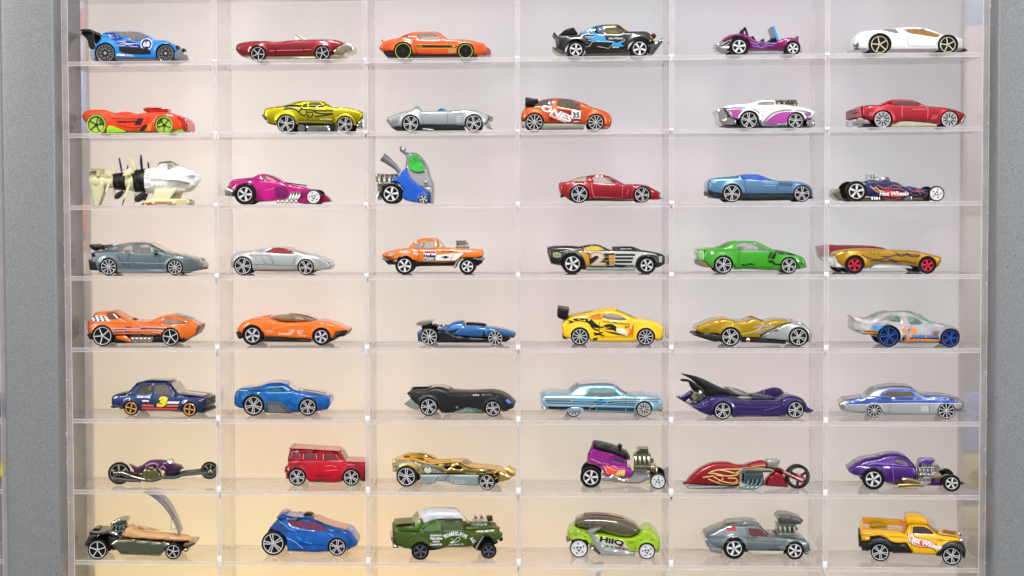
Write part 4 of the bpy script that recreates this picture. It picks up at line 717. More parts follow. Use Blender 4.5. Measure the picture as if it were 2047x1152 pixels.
c.line(M('d', 'c8c0a8'), '560,560 650,545 760,545', 5, 'pinstripe'); c.pr('side_pipe', M('m', '8a9a9a'), '900,765 1560,765 1550,808 910,808', -.95, .95, 2); c.pr('hood_scoop', M('k', '26282c'), '1270,495 1520,492 1600,530 1270,540', -.5, .5)
c.pr('chassis', DARK, '560,740 900,770 900,800 640,760', -.8, .8)
c = Car(3, 4, 'toy_car', 'bright green muscle coupe toy with black fender hash stripes', 'toy car', [(702, 735, 120), (1568, 748, 108)], 'pr5', M('c', 'e4e4e4'), .83)
c.body(M('p', '3a9c1c'), '455,525 500,518 620,510 700,500 820,435 920,425 1100,425 1180,440 1290,500 1370,545 1500,555 1650,595 1760,640 1790,690 1815,775 1700,800 1690,740 1430,810 1000,795 860,803 850,760 540,775 450,700 440,600', '855,495 930,455 1100,458 1180,490 1300,553 1150,545 930,540', belt=545, tum=.5)
c.glass(M('g', 'dcd8d8'), '855,495 930,455 1100,458 1180,490 1300,553 1150,545 930,540'); c.seats(M('k', '8a6a88'), 960, 545, 45); c.pr('dash_purple', M('p', '6a3aa8'), '1215,520 1260,515 1305,552 1230,555', -.6, .6); c.seats(M('k', 'c8b8c0'), 1000, 545, 38)
for i in range(4): c.line(BLK, f'{1330+i*26},565 {1290+i*26},655', 16, 'hash_stripe'); c.line(BLK, f'{1290+i*18},675 {1320+i*18},715', 11, 'hash_stripe')
c.line(BLK, '1415,560 1380,600 1350,660', 30, 'hash_stripe'); c.line(BLK, '1345,690 1370,725 1450,735|1690,730 1790,722', 20, 'stripe'); c.line(M('d', '1c5c0c'), '925,545 905,640 905,760 1340,770 1380,740', 5); c.dec(BLK, '940,722 1000,735 1050,715 1105,725 1115,745 1060,735 990,750 945,745', 'flame_logo'); c.dec(WHT, '530,570 555,555 578,575 575,595 545,600', 'roundel'); c.line(M('d', '1a4a7a'), '545,580 570,578', 6, 'roundel_mark', .8)
c.dec(BLK, '1385,556 1500,566 1620,592 1665,612 1560,604 1420,588', 'hood_stripe_edge', .4); c.strip('hood_stripe', M('k', '181818'), '1375,547 1500,556 1650,595', .5, .6); c.strip('windscreen', M('w', '6a4a58'), '1190,448 1290,500 1360,540', .75); c.pr('rear_spoiler', M('p', '7ab85a'), '365,520 455,520 470,535 440,550 375,540', -.95, .95); c.pr('tail_panel', M('p', '8cbc78'), '375,545 450,550 455,680 380,670 365,620', -.93, .93, 2); c.pr('rear_bumper', M('k', '7a6a54'), '370,680 440,690 530,775 440,768 380,740', -.9, .9, 1); c.strip('rear_window', M('g', 'd8a8a8'), '640,508 720,480 810,438', .7)
c = Car(3, 5, 'toy_car', 'mustard yellow racer toy with purple flames and red wheels', 'toy car', [(388, 730, 120), (1350, 740, 112)], 'sp5', M('c', 'd82040'), .68, near=24)
c.body(M('m', 'b88c14'), '118,590 180,560 300,540 500,525 700,525 900,540 1100,545 1350,580 1480,610 1545,635 1555,670 1510,760 1480,775 1160,750 1100,740 680,720 560,785 530,780 230,755 150,700', plan=6)
for q in ('480,600 560,640 640,660 740,660 820,640 880,680 960,680', '600,680 700,680 790,690 860,680 930,700 1000,680 1080,690 1200,720', '740,620 860,620 940,600 1000,620 1060,600 1130,620 1240,625', '930,575 980,600 1040,590 1100,600', '1070,575 1120,600 1180,600 1250,610', '860,655 940,690'): c.line(M('d', '54304a'), q, 13, 'flame', .5)
for u in (600, 650, 710): c.line(M('d', '8a7408'), f'{u},560 {u-8},610', 18, 'gill')
c.pr('chassis', M('p', 'd8dcd8'), '120,620 300,700 600,770 680,722 1100,742 1170,780 600,785 160,770', -.85, .85, 2); c.pr('rear_valance', M('p', 'e0e2dc'), '40,640 130,650 200,740 160,765 90,740', -.6, .9, 2)
c = Car(3, 5, 'toy_car', 'red and white toy car half hidden behind the mustard flamed racer', 'toy car', [(190, 745, 92), (1180, 745, 92)], 'sp5', M('c', 'd0d0d0'), .68, W=17, near=116)
c.body(M('m', '9c1c28'), '-110,500 -40,490 45,475 120,482 400,485 600,492 760,515 850,545 1200,560 1400,640 1390,720 1160,740 560,745 60,740 -80,650', plan=3)
c.dec(WHT, '45,560 160,570 160,640 45,640', 'white_lettering'); c.line(RED, '60,560 62,620|90,560 92,620|120,565 122,620', 8, 'red_mark', .7)
# ===== shelf 5
c = Car(4, 0, 'toy_car', 'orange endurance racer toy with checkered rear deck and silver stripes', 'toy car', [(490, 705, 138), (1390, 715, 120)], 'oh5', M('c', 'e4e4e4'), .86)
c.body(M('p', 'dc6a08'), '282,520 380,400 500,395 560,385 630,380 740,460 830,500 1000,520 1150,500 1200,470 1300,445 1400,435 1500,455 1640,505 1720,550 1750,590 1720,700 1640,745 1540,750 1280,705 1100,700 640,690 620,680 300,690 282,600', '1310,470 1400,475 1500,500 1580,542 1400,545 1280,540', belt=545, tum=.35, plan=5)
c.glass(M('w', '8a6a60'), '1310,470 1400,475 1500,500 1580,542 1400,545 1280,540'); CH = '362,437 510,437 600,510 312,510'; c.dec(WHT, CH, 'checker_panel', .4)
for j in range(3):
    for i in range(8):
        if (i + j) % 2 == 0:
            v = 440 + j * 24; u = 362 - j * 17 + i * 31
            if u < 500 + j * 34: c.dec(BLK, f'{u},{v} {u+26},{v} {u+22},{v+21} {u-5},{v+21}', 'checker', .7)
c.dec(M('w', '5a3018'), '520,405 630,388 740,462 690,482 580,485', 'rear_window', .5); PK = M('d', 'd8a098'); 
for q, w_ in (('610,605 900,605 1330,595', 14), ('620,635 900,630 1280,625', 12), ('1000,600 1300,640', 20), ('640,670 900,665 1200,690', 9), ('980,575 1340,590', 10), ('1150,650 1260,665', 14)): c.line(PK, q, w_, 'stripe', .5)
for q, w_ in (('650,622 800,618', 6), ('1000,606 1320,610', 15), ('640,655 1000,655', 7), ('1000,680 1150,690', 14)): c.line(M('d', '26140c'), q, w_, 'stripe', .6)
c.dec(M('d', '5a3a20'), '800,580 880,582 880,610 800,610|790,640 870,640 870,665 790,668'); c.pr('rear_skirt', M('k', '201410'), '282,680 345,690 360,755 320,750', -.95, .95)
c.pr('engine', M('c', 'd0ccc4'), '840,708 1170,705 1140,790 880,795', -.95, -.5, 3, True)
for i in range(5): c.ball('cylinder_head', M('c', 'd8d4cc'), 890 + i * 55, 745, 26, -.95)
c.pr('side_pod', M('p', 'dc6a08'), '665,705 800,710 880,775 870,790 780,770 680,740', -1.02, -.6, 2, True); c.pr('chassis', BLACK, '640,700 880,790 1140,795 1180,710 1285,715 1300,795 640,805', -.85, .85); c.pr('front_skirt', BLACK, '1530,750 1610,745 1560,795 1500,795', -.85, .85)
c.pr('headlight_grille', M('k', '6a4a44'), '1690,600 1770,565 1770,620 1720,700 1680,715', -.85, .85, 1); c.strip('windscreen', M('g', '9a9a94'), '1430,440 1560,470 1700,540', .7); c.pr('helmet', M('k', '8a3a20'), '840,495 870,480 900,500 880,515', -.2, .2)
c = Car(4, 1, 'toy_car', 'orange wedge sports car toy with bubble canopy and pale emblem stripes', 'toy car', [(490, 690, 135), (1400, 710, 118)], 'sp5', M('c', 'd0d0d0'), .72)
c.body(M('p', 'ee7208'), '270,620 330,540 420,490 520,474 620,470 720,478 850,520 1000,528 1200,520 1320,505 1400,508 1540,540 1660,590 1738,620 1740,640 1600,660 1550,740 1260,750 1100,740 640,712 630,660 340,690 300,655', plan=8)
c.pr('canopy', M('w', '8a7a64'), '640,475 780,435 940,422 1080,432 1200,455 1330,505 1200,530 900,525 800,510 700,490', -.72, .72, 12, step=3); c.line(M('d', 'f0a070'), '700,532 790,535|750,608 900,575 1040,535', 8, 'crease'); PK = M('d', 'f0b098')
c.dec(PK, '820,655 960,658 1000,630 965,625 980,615 1060,618 1040,650 980,690 840,685|1080,620 1175,625 1160,640 1130,640 1125,655 1165,655 1155,670 1120,675 1130,690 1210,690 1180,708 1110,695 1080,660|650,630 760,632 790,655 700,660', 'emblem'); c.txt(M('d', 'b04020'), 'Hot Wheels', 720, 645, 14, shear=.3)
c.pr('rear_bumper', BLACK, '265,650 300,655 345,700 350,730 320,745 295,730', -.93, .93, 2); c.pr('chassis', BLACK, '640,710 1100,742 1260,752 1250,785 640,778', -.92, .92); c.pr('front_bumper', BLACK, '1600,650 1745,636 1700,705 1600,725 1560,765 1520,760', -.93, .93, 2); c.pr('rear_deck', M('p', 'ee7208'), '500,475 640,450 700,470 640,490', .2, .8, 3)
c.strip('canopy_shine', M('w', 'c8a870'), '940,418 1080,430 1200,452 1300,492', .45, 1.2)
c = Car(4, 2, 'toy_car', 'slim blue single seat racer toy with grey rear wing', 'toy car', [(848, 712, 112), (1720, 730, 100)], 'sp10', M('c', 'ececec'), [.9, .9], W=30, wy=38)
c.body(M('m', '2a68a8'), '940,620 1080,590 1100,560 1180,525 1290,508 1305,570 1450,572 1600,590 1750,610 1880,640 1975,675 1980,700 1960,735 1900,740 1700,740 1400,725 1200,710 1150,690 1000,640', arch=0, plan=3, belt=575, tum=.8)
c.pr('side_skirt', M('k', '201c28'), '945,660 1000,640 1100,655 1200,710 1640,745 1640,795 945,795', -1.0, 1.0, 2); c.dec(M('d', '1a1a24'), '1090,650 1180,620 1265,600 1160,685', 'side_intake'); c.line(M('d', '8ab8e0'), '1270,595 1165,690|1165,530 1170,575|1600,630 1580,720', 7, 'edge'); c.pr('radiator', BLACK, '1550,640 1600,635 1595,715 1550,715', -1.02, -.5, 1, True)
c.pr('rear_body', M('m', '3a5c8c'), '680,660 730,630 760,640 760,790 690,775', -.85, .85, 3); c.pr('rear_wing', M('m', '8a8a84'), '665,550 730,512 890,503 880,530 800,560 700,568', -1.05, 1.05, 1.2); c.pr('wing_support', BLACK, '735,565 855,550 860,600 740,630', -.6, -.45, .5, True)
c.pr('engine_cover', M('g', '8a8c84'), '970,570 1010,565 1110,580 1090,600 980,600', -.35, .35, 1.5); c.pr('cockpit_rim', BLACK, '1320,545 1330,538 1560,555 1590,580 1320,575', -.4, .4, 1); c.pr('front_wing', BLACK, '1830,700 1890,700 1910,750 1860,785 1800,780', -1.05, 1.05, 1.5); c.tube('front_axle', BLACK, '1640,715 1800,715', 10, -1.05, True)
c.pr('spoiler_tail', DARK, '870,570 900,562 960,590 940,600', -.6, .6)
c = Car(4, 3, 'toy_car', 'yellow racing coupe toy with black flames, letter a and tall black wing', 'toy car', [(820, 710, 118), (1692, 715, 115)], 'sp10', M('c', 'dcdcdc'), .82)
c.body(M('p', 'f4c814'), '580,560 620,480 720,440 860,410 1000,380 1100,368 1180,355 1290,347 1310,370 1400,400 1520,460 1620,488 1750,505 1880,550 1930,600 1930,690 1900,760 1840,775 1780,740 1540,785 1060,785 960,780 940,740 690,745 600,735 585,640', '925,470 1000,430 1090,415 1110,480 1000,480|1120,420 1200,415 1310,430 1400,455 1440,495 1330,498 1120,470', belt=490, tum=.5)
c.glass(M('p', 'e87818'), '925,470 1000,430 1090,415 1110,480 1000,480'); c.glass(M('g', 'dcd0cc'), '1120,420 1200,415 1310,430 1400,455 1440,495 1330,498 1120,470')
c.dec(BLK, '700,465 780,470 860,468 960,490 1040,560 1090,600 1180,640 1260,650 1440,708 1330,690 1180,650 1080,600 1000,590 920,530 840,510 760,505|640,490 700,500 760,515 700,535 650,545 690,520', 'flame'); c.dec(M('d', 'eab414'), '760,478 860,480 900,500 820,498', 'flame_gap', .7)
for q in ('960,480 1000,520 1040,560', '1020,540 1080,580 1060,600', '960,560 1010,610 1080,630', '1000,660 1060,670 1120,650', '1010,690 1080,680 1140,700', '1050,570 1120,590 1160,560 1240,555 1300,590'): c.line(BLK, q, 18, 'flame', .5)
c.txt(BLK, 'a', 1235, 595, 105, ang=-12, off=.09, sx=1.9, lift=.8); c.txt(WHT, 'a', 1375, 640, 105, ang=-12, off=.08, sx=1.9, lift=1.1); c.txt(BLK, 'NICHOLSMAN RACING', 1300, 530, 24, ang=-7, off=.01, lift=.8); c.dec(M('d', 'e86a20'), '1390,570 1525,570 1520,690 1440,705 1480,640 1470,600', 'orange_panel', .35); c.txt(BLK, 'a', 1430, 585, 26, off=.06, lift=1.2); c.txt(WHT, '4', 1490, 590, 36, off=.05, lift=1.2)
c.line(M('d', '6a5008'), '1090,480 1075,600 1090,715 1520,715 1530,540', 5); c.dec(M('k', '4a4020'), '1000,728 1060,722 1040,762 985,765', 'vent', .6); c.pr('rear_vent', BLACK, '585,685 655,745 600,740', -1.0, 1.0)
c.pr('rear_wing', BLACK, '528,335 545,330 680,350 665,455 600,490 540,465 520,440', -1.0, 1.0, 1.5); c.line(BLACK, '0,0 1,1') if 0 else None
c.strip('windscreen', M('w', 'e87a3a'), '1315,366 1450,415 1590,490', .75); c.strip('rear_window', M('w', 'e07a50'), '720,436 860,405 1000,375', .7); c.pr('roof_scoop', M('p', 'f4c814'), '1090,368 1180,350 1300,343 1300,375', -.4, .4, 2); c.pr('front_intake', BLACK, '1890,720 1925,715 1900,765 1880,765', -.8, .8)
c = Car(4, 4, 'toy_car', 'gold open roadster toy with silver front fender and black rear lip', 'toy car', [(795, 720, 125), (1695, 720, 125)], 'pr5', M('c', 'e4e4e4'), .83)
c.body(M('m', 'b89418'), '345,640 370,580 500,530 640,490 760,485 860,510 1000,515 1090,480 1130,475 1260,525 1430,492 1600,515 1640,540 1500,560 1400,600 1200,700 1185,745 940,735 920,680 700,700 560,680 420,685', arches=[0], plan=6)
c.body(M('m', 'b0b6b8'), '1520,545 1640,540 1750,560 1830,600 1875,690 1870,790 1840,800 1540,778 1190,745 1230,690 1400,600', arches=[1], name='front_fender', plan=2, W=41.5)
c.line(M('d', 'e8d890'), '1230,530 1200,590 1100,650 940,685|830,530 820,580', 8, 'crease'); c.line(M('d', '50503c'), '1530,545 1200,740', 9)
for q in ('1100,590 1300,575 1380,590', '1150,635 1230,620 1340,600', '1120,660 1250,650'): c.line(M('d', 'a8a89c'), q, 16, 'spear', .5)
c.dec(M('d', '8a5048'), '1350,635 1440,625 1520,665 1400,660', 'side_reflector')
for i in range(3): c.line(M('d', '6a540c'), f'{400+i*22},{655-i*22} {500+i*10},{635-i*12}', 5, 'louvre')
c.pr('rear_lip', M('k', '2a2a28'), '308,700 330,675 430,680 500,668 560,685 700,705 660,770 590,785', -.97, .97, 2); c.pr('chassis', M('k', '1a1a18'), '935,735 1190,750 1540,782 1520,815 1100,795 955,795', -.92, .92); c.ball('side_exhaust', CHR, 1030, 760, 38, -.85); c.pr('windscreen', BLACK, '1090,478 1120,468 1180,485 1265,523 1150,525', -.5, .5, 1.5)
c.pr('cockpit_trim', CHR, '1005,500 1040,495 1055,525 1020,530', -.5, .5, 1); c.pr('hood_grille', CHR, '1420,490 1640,495 1660,515 1560,525', -.3, .3); c.pr('front_grille', CHR, '1690,540 1760,540 1830,585 1750,600', -.5, .5, 2)
c = Car(4, 5, 'toy_car', 'milky translucent stock car toy with blue wheels and orange stripe', 'toy car', [(838, 712, 140), (1650, 738, 120)], 'pr5', M('c', '2a5cc0'), .83)
c.body(M('t', 'ccdccc'), '375,600 370,540 395,470 470,480 600,495 660,465 760,415 860,395 1000,388 1120,390 1240,420 1330,480 1430,530 1560,560 1700,590 1770,640 1790,700 1780,760 1520,780 1500,800 1000,800 970,740 720,690 500,690 380,640', '900,480 950,455 1000,460 1000,530 860,515|1100,480 1200,480 1290,540 1210,560 1110,550', belt=560, tum=.45)
c.glass(M('g', 'a8d8c4'), '900,480 950,455 1000,460 1000,530 860,515|1100,480 1200,480 1290,540 1210,560 1110,550'); OR = M('d', 'e88a30')
c.dec(BLK, '518,640 700,650 700,690 505,688|1010,725 1525,735 1525,750 1150,745 1015,775', 'stripe_edge', .4); c.dec(OR, '525,650 695,660 695,684 515,682|1140,748 1520,752 1518,782 1150,772', 'orange_stripe', .7)
for u in (570, 640, 1200, 1260, 1330): c.line(BLK, f'{u},{655 if u<1000 else 748} {u-20},{684 if u<1000 else 776}', 5, 'stripe_gap', .9)
c.dec(M('d', '2a88c8'), '610,570 680,580 720,568 770,572 740,610 690,630 640,605', 'flame'); c.ring(M('d', 'e88a50'), 1105, 672, 95, 7)
for a in (90, 210, 330):
    q = [(1092 + 20 * math.cos(math.radians(a + d_)), 690 - 20 * math.sin(math.radians(a + d_))) for d_ in (-28, 28)] + [(1100 + 88 * math.cos(math.radians(a + 60 + d_)), 680 + 88 * math.sin(math.radians(a + 60 + d_))) for d_ in (30, 0, -30)]
for q in ('1010,625 1050,590 1085,665 1015,665', '1130,590 1190,620 1200,680 1125,670', '1070,725 1115,725 1140,785 1090,795 1045,780'): c.dec(OR, q, 'trefoil_blade', .6)
c.ring(OR, 1095, 690, 26, 8); c.dec(M('d', '2a78c0'), '1085,640 1100,610 1120,605 1115,640 1100,665|1020,700 1060,695 1070,720 1030,722', 'blue_flame', .8); c.txt(M('d', '2a78c0'), 'GAMMA RACER', 1320, 714, 34, off=.05, lift=.8, sx=.98); c.line(M('d', 'e8a070'), '1200,682 1500,685', 4, 'underline'); c.txt(M('d', 'a83c18'), '.07', 1462, 670, 40, off=.04, lift=.8, sx=1.1)
TG = M('g', '60c8b0'); c.strip('rear_window', TG, '650,470 760,418 830,400', .7); c.strip('windscreen', TG, '1250,425 1330,480 1420,528', .75); c.strip('roof_panel', M('p', 'd8d8cc'), '860,395 1000,388 1120,390 1235,418', .7); c.dec(M('w', '3a9c88'), '1258,445 1420,540 1400,550 1270,475', 'windscreen_edge', .6)
c.pr('rear_spoiler', M('k', 'd0ccbc'), '370,465 430,465 540,525 510,545 400,505', -.95, .95, 1.5); c.pr('chassis', M('k', 'b0ac9c'), '980,785 1500,795 1500,812 1000,810 600,700 700,700', -.85, .85); c.strip('hood_flames', M('w', 'c89080'), '1440,532 1560,560 1680,585', .6)
# ===== shelf 6
c = Car(5, 0, 'toy_car', 'navy blue boxy sedan toy with yellow number 3 and gold wheels', 'toy car', [(868, 700, 100), (1640, 715, 100)], 'mc5', M('c', 'd8a048'), .82, W=38)
NV = M('m', '203468')
c.body(NV, '600,560 620,535 800,510 870,440 940,370 1000,358 1150,352 1330,362 1370,400 1470,520 1800,560 1835,575 1830,740 1780,755 1530,745 1000,745 750,705 620,690 600,640', '925,510 1000,410 1125,400 1120,515|1165,395 1320,400 1410,520 1160,520', belt=520, tum=.45, plan=2, smooth=False, r=4)
c.glass(M('g', '8c8468'), '925,510 1000,410 1125,400 1120,515'); c.glass(M('g', 'c8bca8'), '1165,395 1320,400 1410,520 1160,520'); c.seats(M('k', '16161a'), 1215, 520, 100); c.seats(M('k', '16161a'), 1340, 520, 100)
c.txt(YEL, '3', 1268, 622, 118, off=.07, shear=.25, sx=1.5, lift=.9); c.dec(M('d', 'e07038'), '1020,650 1180,655 1160,678 1010,672|1345,655 1500,658 1490,682 1335,680', 'stripe', .5); c.dec(M('d', 'd84a4a'), '1020,688 1490,700 1470,720 1010,712', 'stripe', .5); c.dec(M('d', 'e0e4ec'), '1355,610 1515,612 1495,642 1340,638', 'stripe', .6)
c.dec(WHT, '1008,600 1050,592 1110,600 1100,618 1060,610 1040,620', 'flame_logo'); c.txt(WHT, 'GAS+OIL', 1035, 552, 28, off=.05, sx=1.2, lift=.7); c.txt(M('d', '8ab0c8'), 'MOTUL', 1525, 550, 16, lift=.7); c.line(M('d', '0c1838'), '1145,400 1140,735|1455,530 1455,740', 5); c.dec(M('d', 'e08a70'), '1765,595 1800,597 1795,610 1762,608', 'indicator')
c.strip('windscreen', M('w', 'a89a86'), '1370,385 1470,515', .85, .7); c.strip('roof_panel', M('k', '8c8480'), '1000,352 1150,346 1330,356', .85); c.strip('roof_stripe', WHT, '1020,351 1150,345 1330,355', .3, .9); c.strip('rear_window', M('w', '7a7068'), '800,505 860,440 920,375', .75)
c.strip('hood_panel', M('k', '8a8480'), '1490,515 1800,553', .85, .5); c.strip('hood_stripe', WHT, '1500,515 1790,552', .22, .9); c.strip('trunk_panel', M('k', '6a6a78'), '625,532 780,508', .8, .5)
c.pr('grille', M('k', '141828'), '1820,585 1845,580 1842,680 1820,685', -.9, .9, 1); c.pr('air_dam', BLACK, '1780,730 1860,720 1850,760 1790,765', -1.05, 1.05, 1.2); c.bar('headlight', SIL, 1840, 610, 28, -.75, -.75)
for y in (-.72, .72, -.4, .4):
    p_ = c.L([(1843, 625)])[0]; mb = MB(); mb.tube([(p_[0], y * 38, p_[1]), (p_[0] + 1.2, y * 38, p_[1])], 3.4, 12); mb.obj('headlight', M('c', '6a7080'), c.root)
c.pr('rear_bumper', BLACK, '595,675 650,680 700,692 640,700 600,690', -1, 1); c.pr('chassis', DARK, '700,700 1780,755 1760,765 700,715', -.85, .85)
c = Car(5, 1, 'toy_car', 'translucent bright blue muscle car toy with grey mesh side vent', 'toy car', [(505, 665, 140), (1222, 685, 120)], 'pr5', M('c', 'dcdcdc'), .82)
c.body(M('t', '0a78ee'), '240,570 260,490 300,460 440,445 560,430 640,400 720,385 860,380 940,400 1020,470 1100,490 1300,515 1420,535 1500,565 1515,620 1480,710 1400,740 1330,740 1080,755 980,755 660,740 600,700 360,710 300,700 250,650', '690,460 740,440 850,442 890,480 720,485', belt=490, tum=.4, plan=5)
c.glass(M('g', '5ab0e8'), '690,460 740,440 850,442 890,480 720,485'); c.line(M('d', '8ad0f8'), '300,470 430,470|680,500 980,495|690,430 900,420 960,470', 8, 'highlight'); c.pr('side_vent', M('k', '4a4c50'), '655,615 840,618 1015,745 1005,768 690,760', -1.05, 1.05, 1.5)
mv = c.bodyo; VT = M('c', 'b4b8b8'); c.bodyf2 = c.bodyf; f2 = lambda P: np.full(len(np.atleast_2d(P)), -c.W * 1.05); sv = c.bodyf; c.bodyf = f2; c.dec(VT, '700,650 840,645 935,740 920,752 705,745', 'vent_mesh', .4)
for i in range(7): c.line(M('d', '7a7e80'), f'{715+i*28},{655+max(0,i-4)*28} {735+i*28},745', 4, 'mesh_line', .7)
c.bodyf = sv
c.strip('roof_panel', M('p', '8a90d0'), '640,400 720,382 860,377 935,397', .82, .6); c.strip('windscreen', M('w', 'b8b8b8'), '955,408 1025,465 1085,483', .8, .8); c.strip('rear_window', M('p', '9ab4c8'), '450,442 560,425 640,400', .7); c.strip('hood_stripe', M('w', 'c8b8d0'), '1100,485 1300,510 1480,550', .6, .6); c.strip('hood_stripe', M('p', '2050a8'), '1130,487 1300,508 1440,538', .16, 1.0); c.strip('trunk_panel', M('p', '98a0d0'), '300,455 400,445 450,440', .75)
c.pr('front_bumper', M('t', '3a60d0'), '1480,560 1520,590 1515,650 1480,720 1440,730', -.85, .85, 2); c.pr('rear_trim', M('c', 'c0c0c0'), '238,620 250,625 290,690 275,700 245,670', -.7, .7, .6); c.pr('chassis', M('k', '3a4a60'), '640,740 1080,757 1350,742 1350,750 1080,765 640,762', -.8, .8)
c = Car(5, 2, 'toy_car', 'long black finned cruiser toy with clear underbody and blue headlamp', 'toy car', [(838, 682, 122), (1685, 705, 108)], 'pr5', M('c', 'e0e0e0'), .82)
c.body(M('k', '262628'), '545,510 600,500 760,495 800,460 900,440 1000,445 1080,470 1130,500 1400,510 1640,500 1740,515 1820,545 1900,600 1965,665 1955,700 1900,725 1560,770 1300,700 1100,765 1000,762 960,700 700,660 610,590', plan=5)
c.pr('tail_fin', M('k', '1c1a1a'), '540,505 570,495 800,490 840,470 780,560 620,580', -.85, -.65, 1.5, True); c.pr('tail_fin', M('k', '1c1a1a'), '565,470 600,460 790,455 860,445 840,480 580,490', .3, .5, 1.5)
c.line(M('d', '5c5e62'), '850,470 960,455 1040,490|700,580 790,540 870,540 940,590', 9, 'edge'); c.pr('clear_underbody', M('g', 'a0c4c0'), '505,650 590,580 700,660 700,730 620,715', -.85, .85, 1.5); c.pr('clear_underbody', M('g', '9cc0b8'), '1030,765 1180,745 1300,715 1330,665 1450,660 1560,720 1560,770', -.98, .98, 1.5)
for i in range(8): c.line(M('d', '7a9a94'), f'{1310+i*28},{690+abs(i-3)*8} {1330+i*28},755', 4, 'rib', 1.0)
c.dec(M('d', '3a80e0'), '1850,600 1880,575 1925,630 1895,645', 'headlamp'); c.pr('front_vent', M('g', 'b0bca8'), '1800,720 1880,712 1880,745 1810,752', -.8, .8); c.strip('canopy', M('w', '50484c'), '850,452 920,436 1000,442 1080,468', .5, 1); 
c.strip('deck', M('k', '4a4448'), '1130,498 1400,507 1640,498', .45, .7); c.pr('seat', M('k', 'c8c0b0'), '1100,505 1190,505 1190,525 1120,530', -.6, .3)
for i in range(4): c.line(M('d', 'e0d8d8'), f'{1420+i*24},520 {1432+i*24},535', 7, 'louvre', .6)
c.dec(BLK, '1375,510 1390,508 1380,535 1368,530|1545,512 1570,512 1565,530 1545,530', 'port', .6); c.txt(M('d', '9a9c9c'), 'Tx', 1210, 690, 28, shear=.3)
c = Car(5, 3, 'toy_car', 'pale blue lowrider hardtop toy with dark pinstripe graphics and lace wheels', 'toy car', [(738, 712, 98), (1668, 708, 100)], 'lw', M('c', 'e4e4e0'), .84)
c.body(M('m', '90b8cc'), '320,560 340,500 480,492 690,492 760,440 830,400 1000,388 1200,388 1290,400 1330,430 1460,520 1700,525 1880,555 1910,600 1915,680 1900,735 1800,730 1540,765 880,750 870,735 620,735 370,715 330,660', '880,540 960,455 1100,445 1270,462 1350,545 1100,552', belt=545, tum=.5, arches=[1], plan=4, arch=1.12)
c.glass(M('g', 'a8d4d4'), '880,540 960,455 1100,445 1270,462 1350,545 1100,552'); TL = M('d', '14465c'); DK = M('d', '1c2022')
c.line(M('d', '6a6c48'), '370,573 760,572', 13, 'stripe'); c.line(M('d', '6a6c48'), '1240,572 1880,580', 13, 'stripe'); c.line(M('d', '2a9cc4'), '760,580 1240,582', 22, 'stripe')
c.line(DK, '365,598 700,600', 14, 'stripe'); c.line(TL, '700,605 1600,635', 12, 'stripe'); c.line(TL, '380,625 1000,640 1560,655', 10, 'stripe'); c.line(DK, '1240,605 1860,610', 7, 'stripe'); c.line(TL, '1000,610 1250,618', 18, 'stripe', .6); c.line(M('d', '1480c8'), '1050,625 1170,635', 22, 'stripe', .7)
c.dec(DK, '385,670 560,672 950,676 1040,680 1030,720 860,712 640,710 400,705', 'lower_panel'); c.dec(TL, '1045,678 1560,690 1530,735 1045,720', 'lower_panel')
c.line(WHT, '1030,640 1000,680 960,680 945,715|1190,600 1165,640 1130,640 1110,665|1430,690 1420,740|720,580 700,610|1630,595 1610,620|1570,640 1550,660', 4, 'pinstripe', .9); c.line(M('d', '4a6878'), '1045,560 1045,745|1425,560 1425,745', 4); c.line(M('d', 'c0d8e4'), '370,655 1540,672', 5, 'crease', .5); c.txt(DK, 'Sky', 1095, 578, 24, shear=.4, lift=.9)
c.pr('fender_skirt', M('m', '8cb0c4'), '615,720 700,685 800,680 860,690 870,740 620,738', -1.04, -.7, 1.5, True); c.pr('front_bumper', CHR, '1860,685 1925,690 1925,700 1895,745 1860,740', -.95, .95, 2); c.pr('rear_bumper', CHR, '312,650 330,640 370,700 360,720 318,700', -.95, .95, 2)
c.strip('windscreen', M('w', '2a98b8'), '1325,415 1400,465 1465,518', .8, .7); c.strip('rear_window', M('g', '78b8b8'), '705,490 760,440 815,400', .75); c.strip('roof_panel', M('p', 'b4bcc4'), '835,396 1000,383 1200,383 1290,396', .8); c.line(M('d', '2a98b4'), '1290,470 1350,540', 14, 'quarter_glass', .5); c.pr('rear_lamp', M('k', 'a8a8b0'), '318,540 335,540 340,640 325,640', -.9, .9)
c = Car(5, 4, 'toy_car', 'dark purple finned roadster toy with large raised black tail fins', 'toy car', [(695, 740, 118), (1658, 722, 115)], 'pr5', M('c', 'e0e0e0'), .84)
PU = M('m', '3a2a6c')
c.body(PU, '295,670 400,650 480,600 540,560 700,545 850,560 940,590 1100,605 1300,605 1450,600 1560,555 1640,545 1740,570 1800,630 1830,690 1915,740 1900,760 1830,780 1780,760 1540,800 1510,818 1000,825 840,830 800,780 580,740 550,815 450,780 360,730', plan=5)
c.pr('tail_fin', BLACK, '170,265 190,258 420,310 700,440 830,490 940,575 840,570 760,545 500,560 470,470 380,395 300,330', -.55, -.4, 1.5); c.pr('tail_fin', BLACK, '225,370 260,355 340,370 420,410 520,480 560,560 440,540 380,490 340,400 240,390', .4, .55, 1.5)
c.pr('far_fender', PU, '190,610 300,580 400,520 440,560 300,680', .6, .95, 2); c.pr('far_front_fender', PU, '1250,560 1400,510 1520,482 1600,500 1650,560 1500,600 1300,610', .55, .95, 4); c.pr('canopy', M('g', 'c0c4bc'), '760,450 850,455 1000,490 1130,550 1120,570 940,575 830,490', -.38, .38, 8)
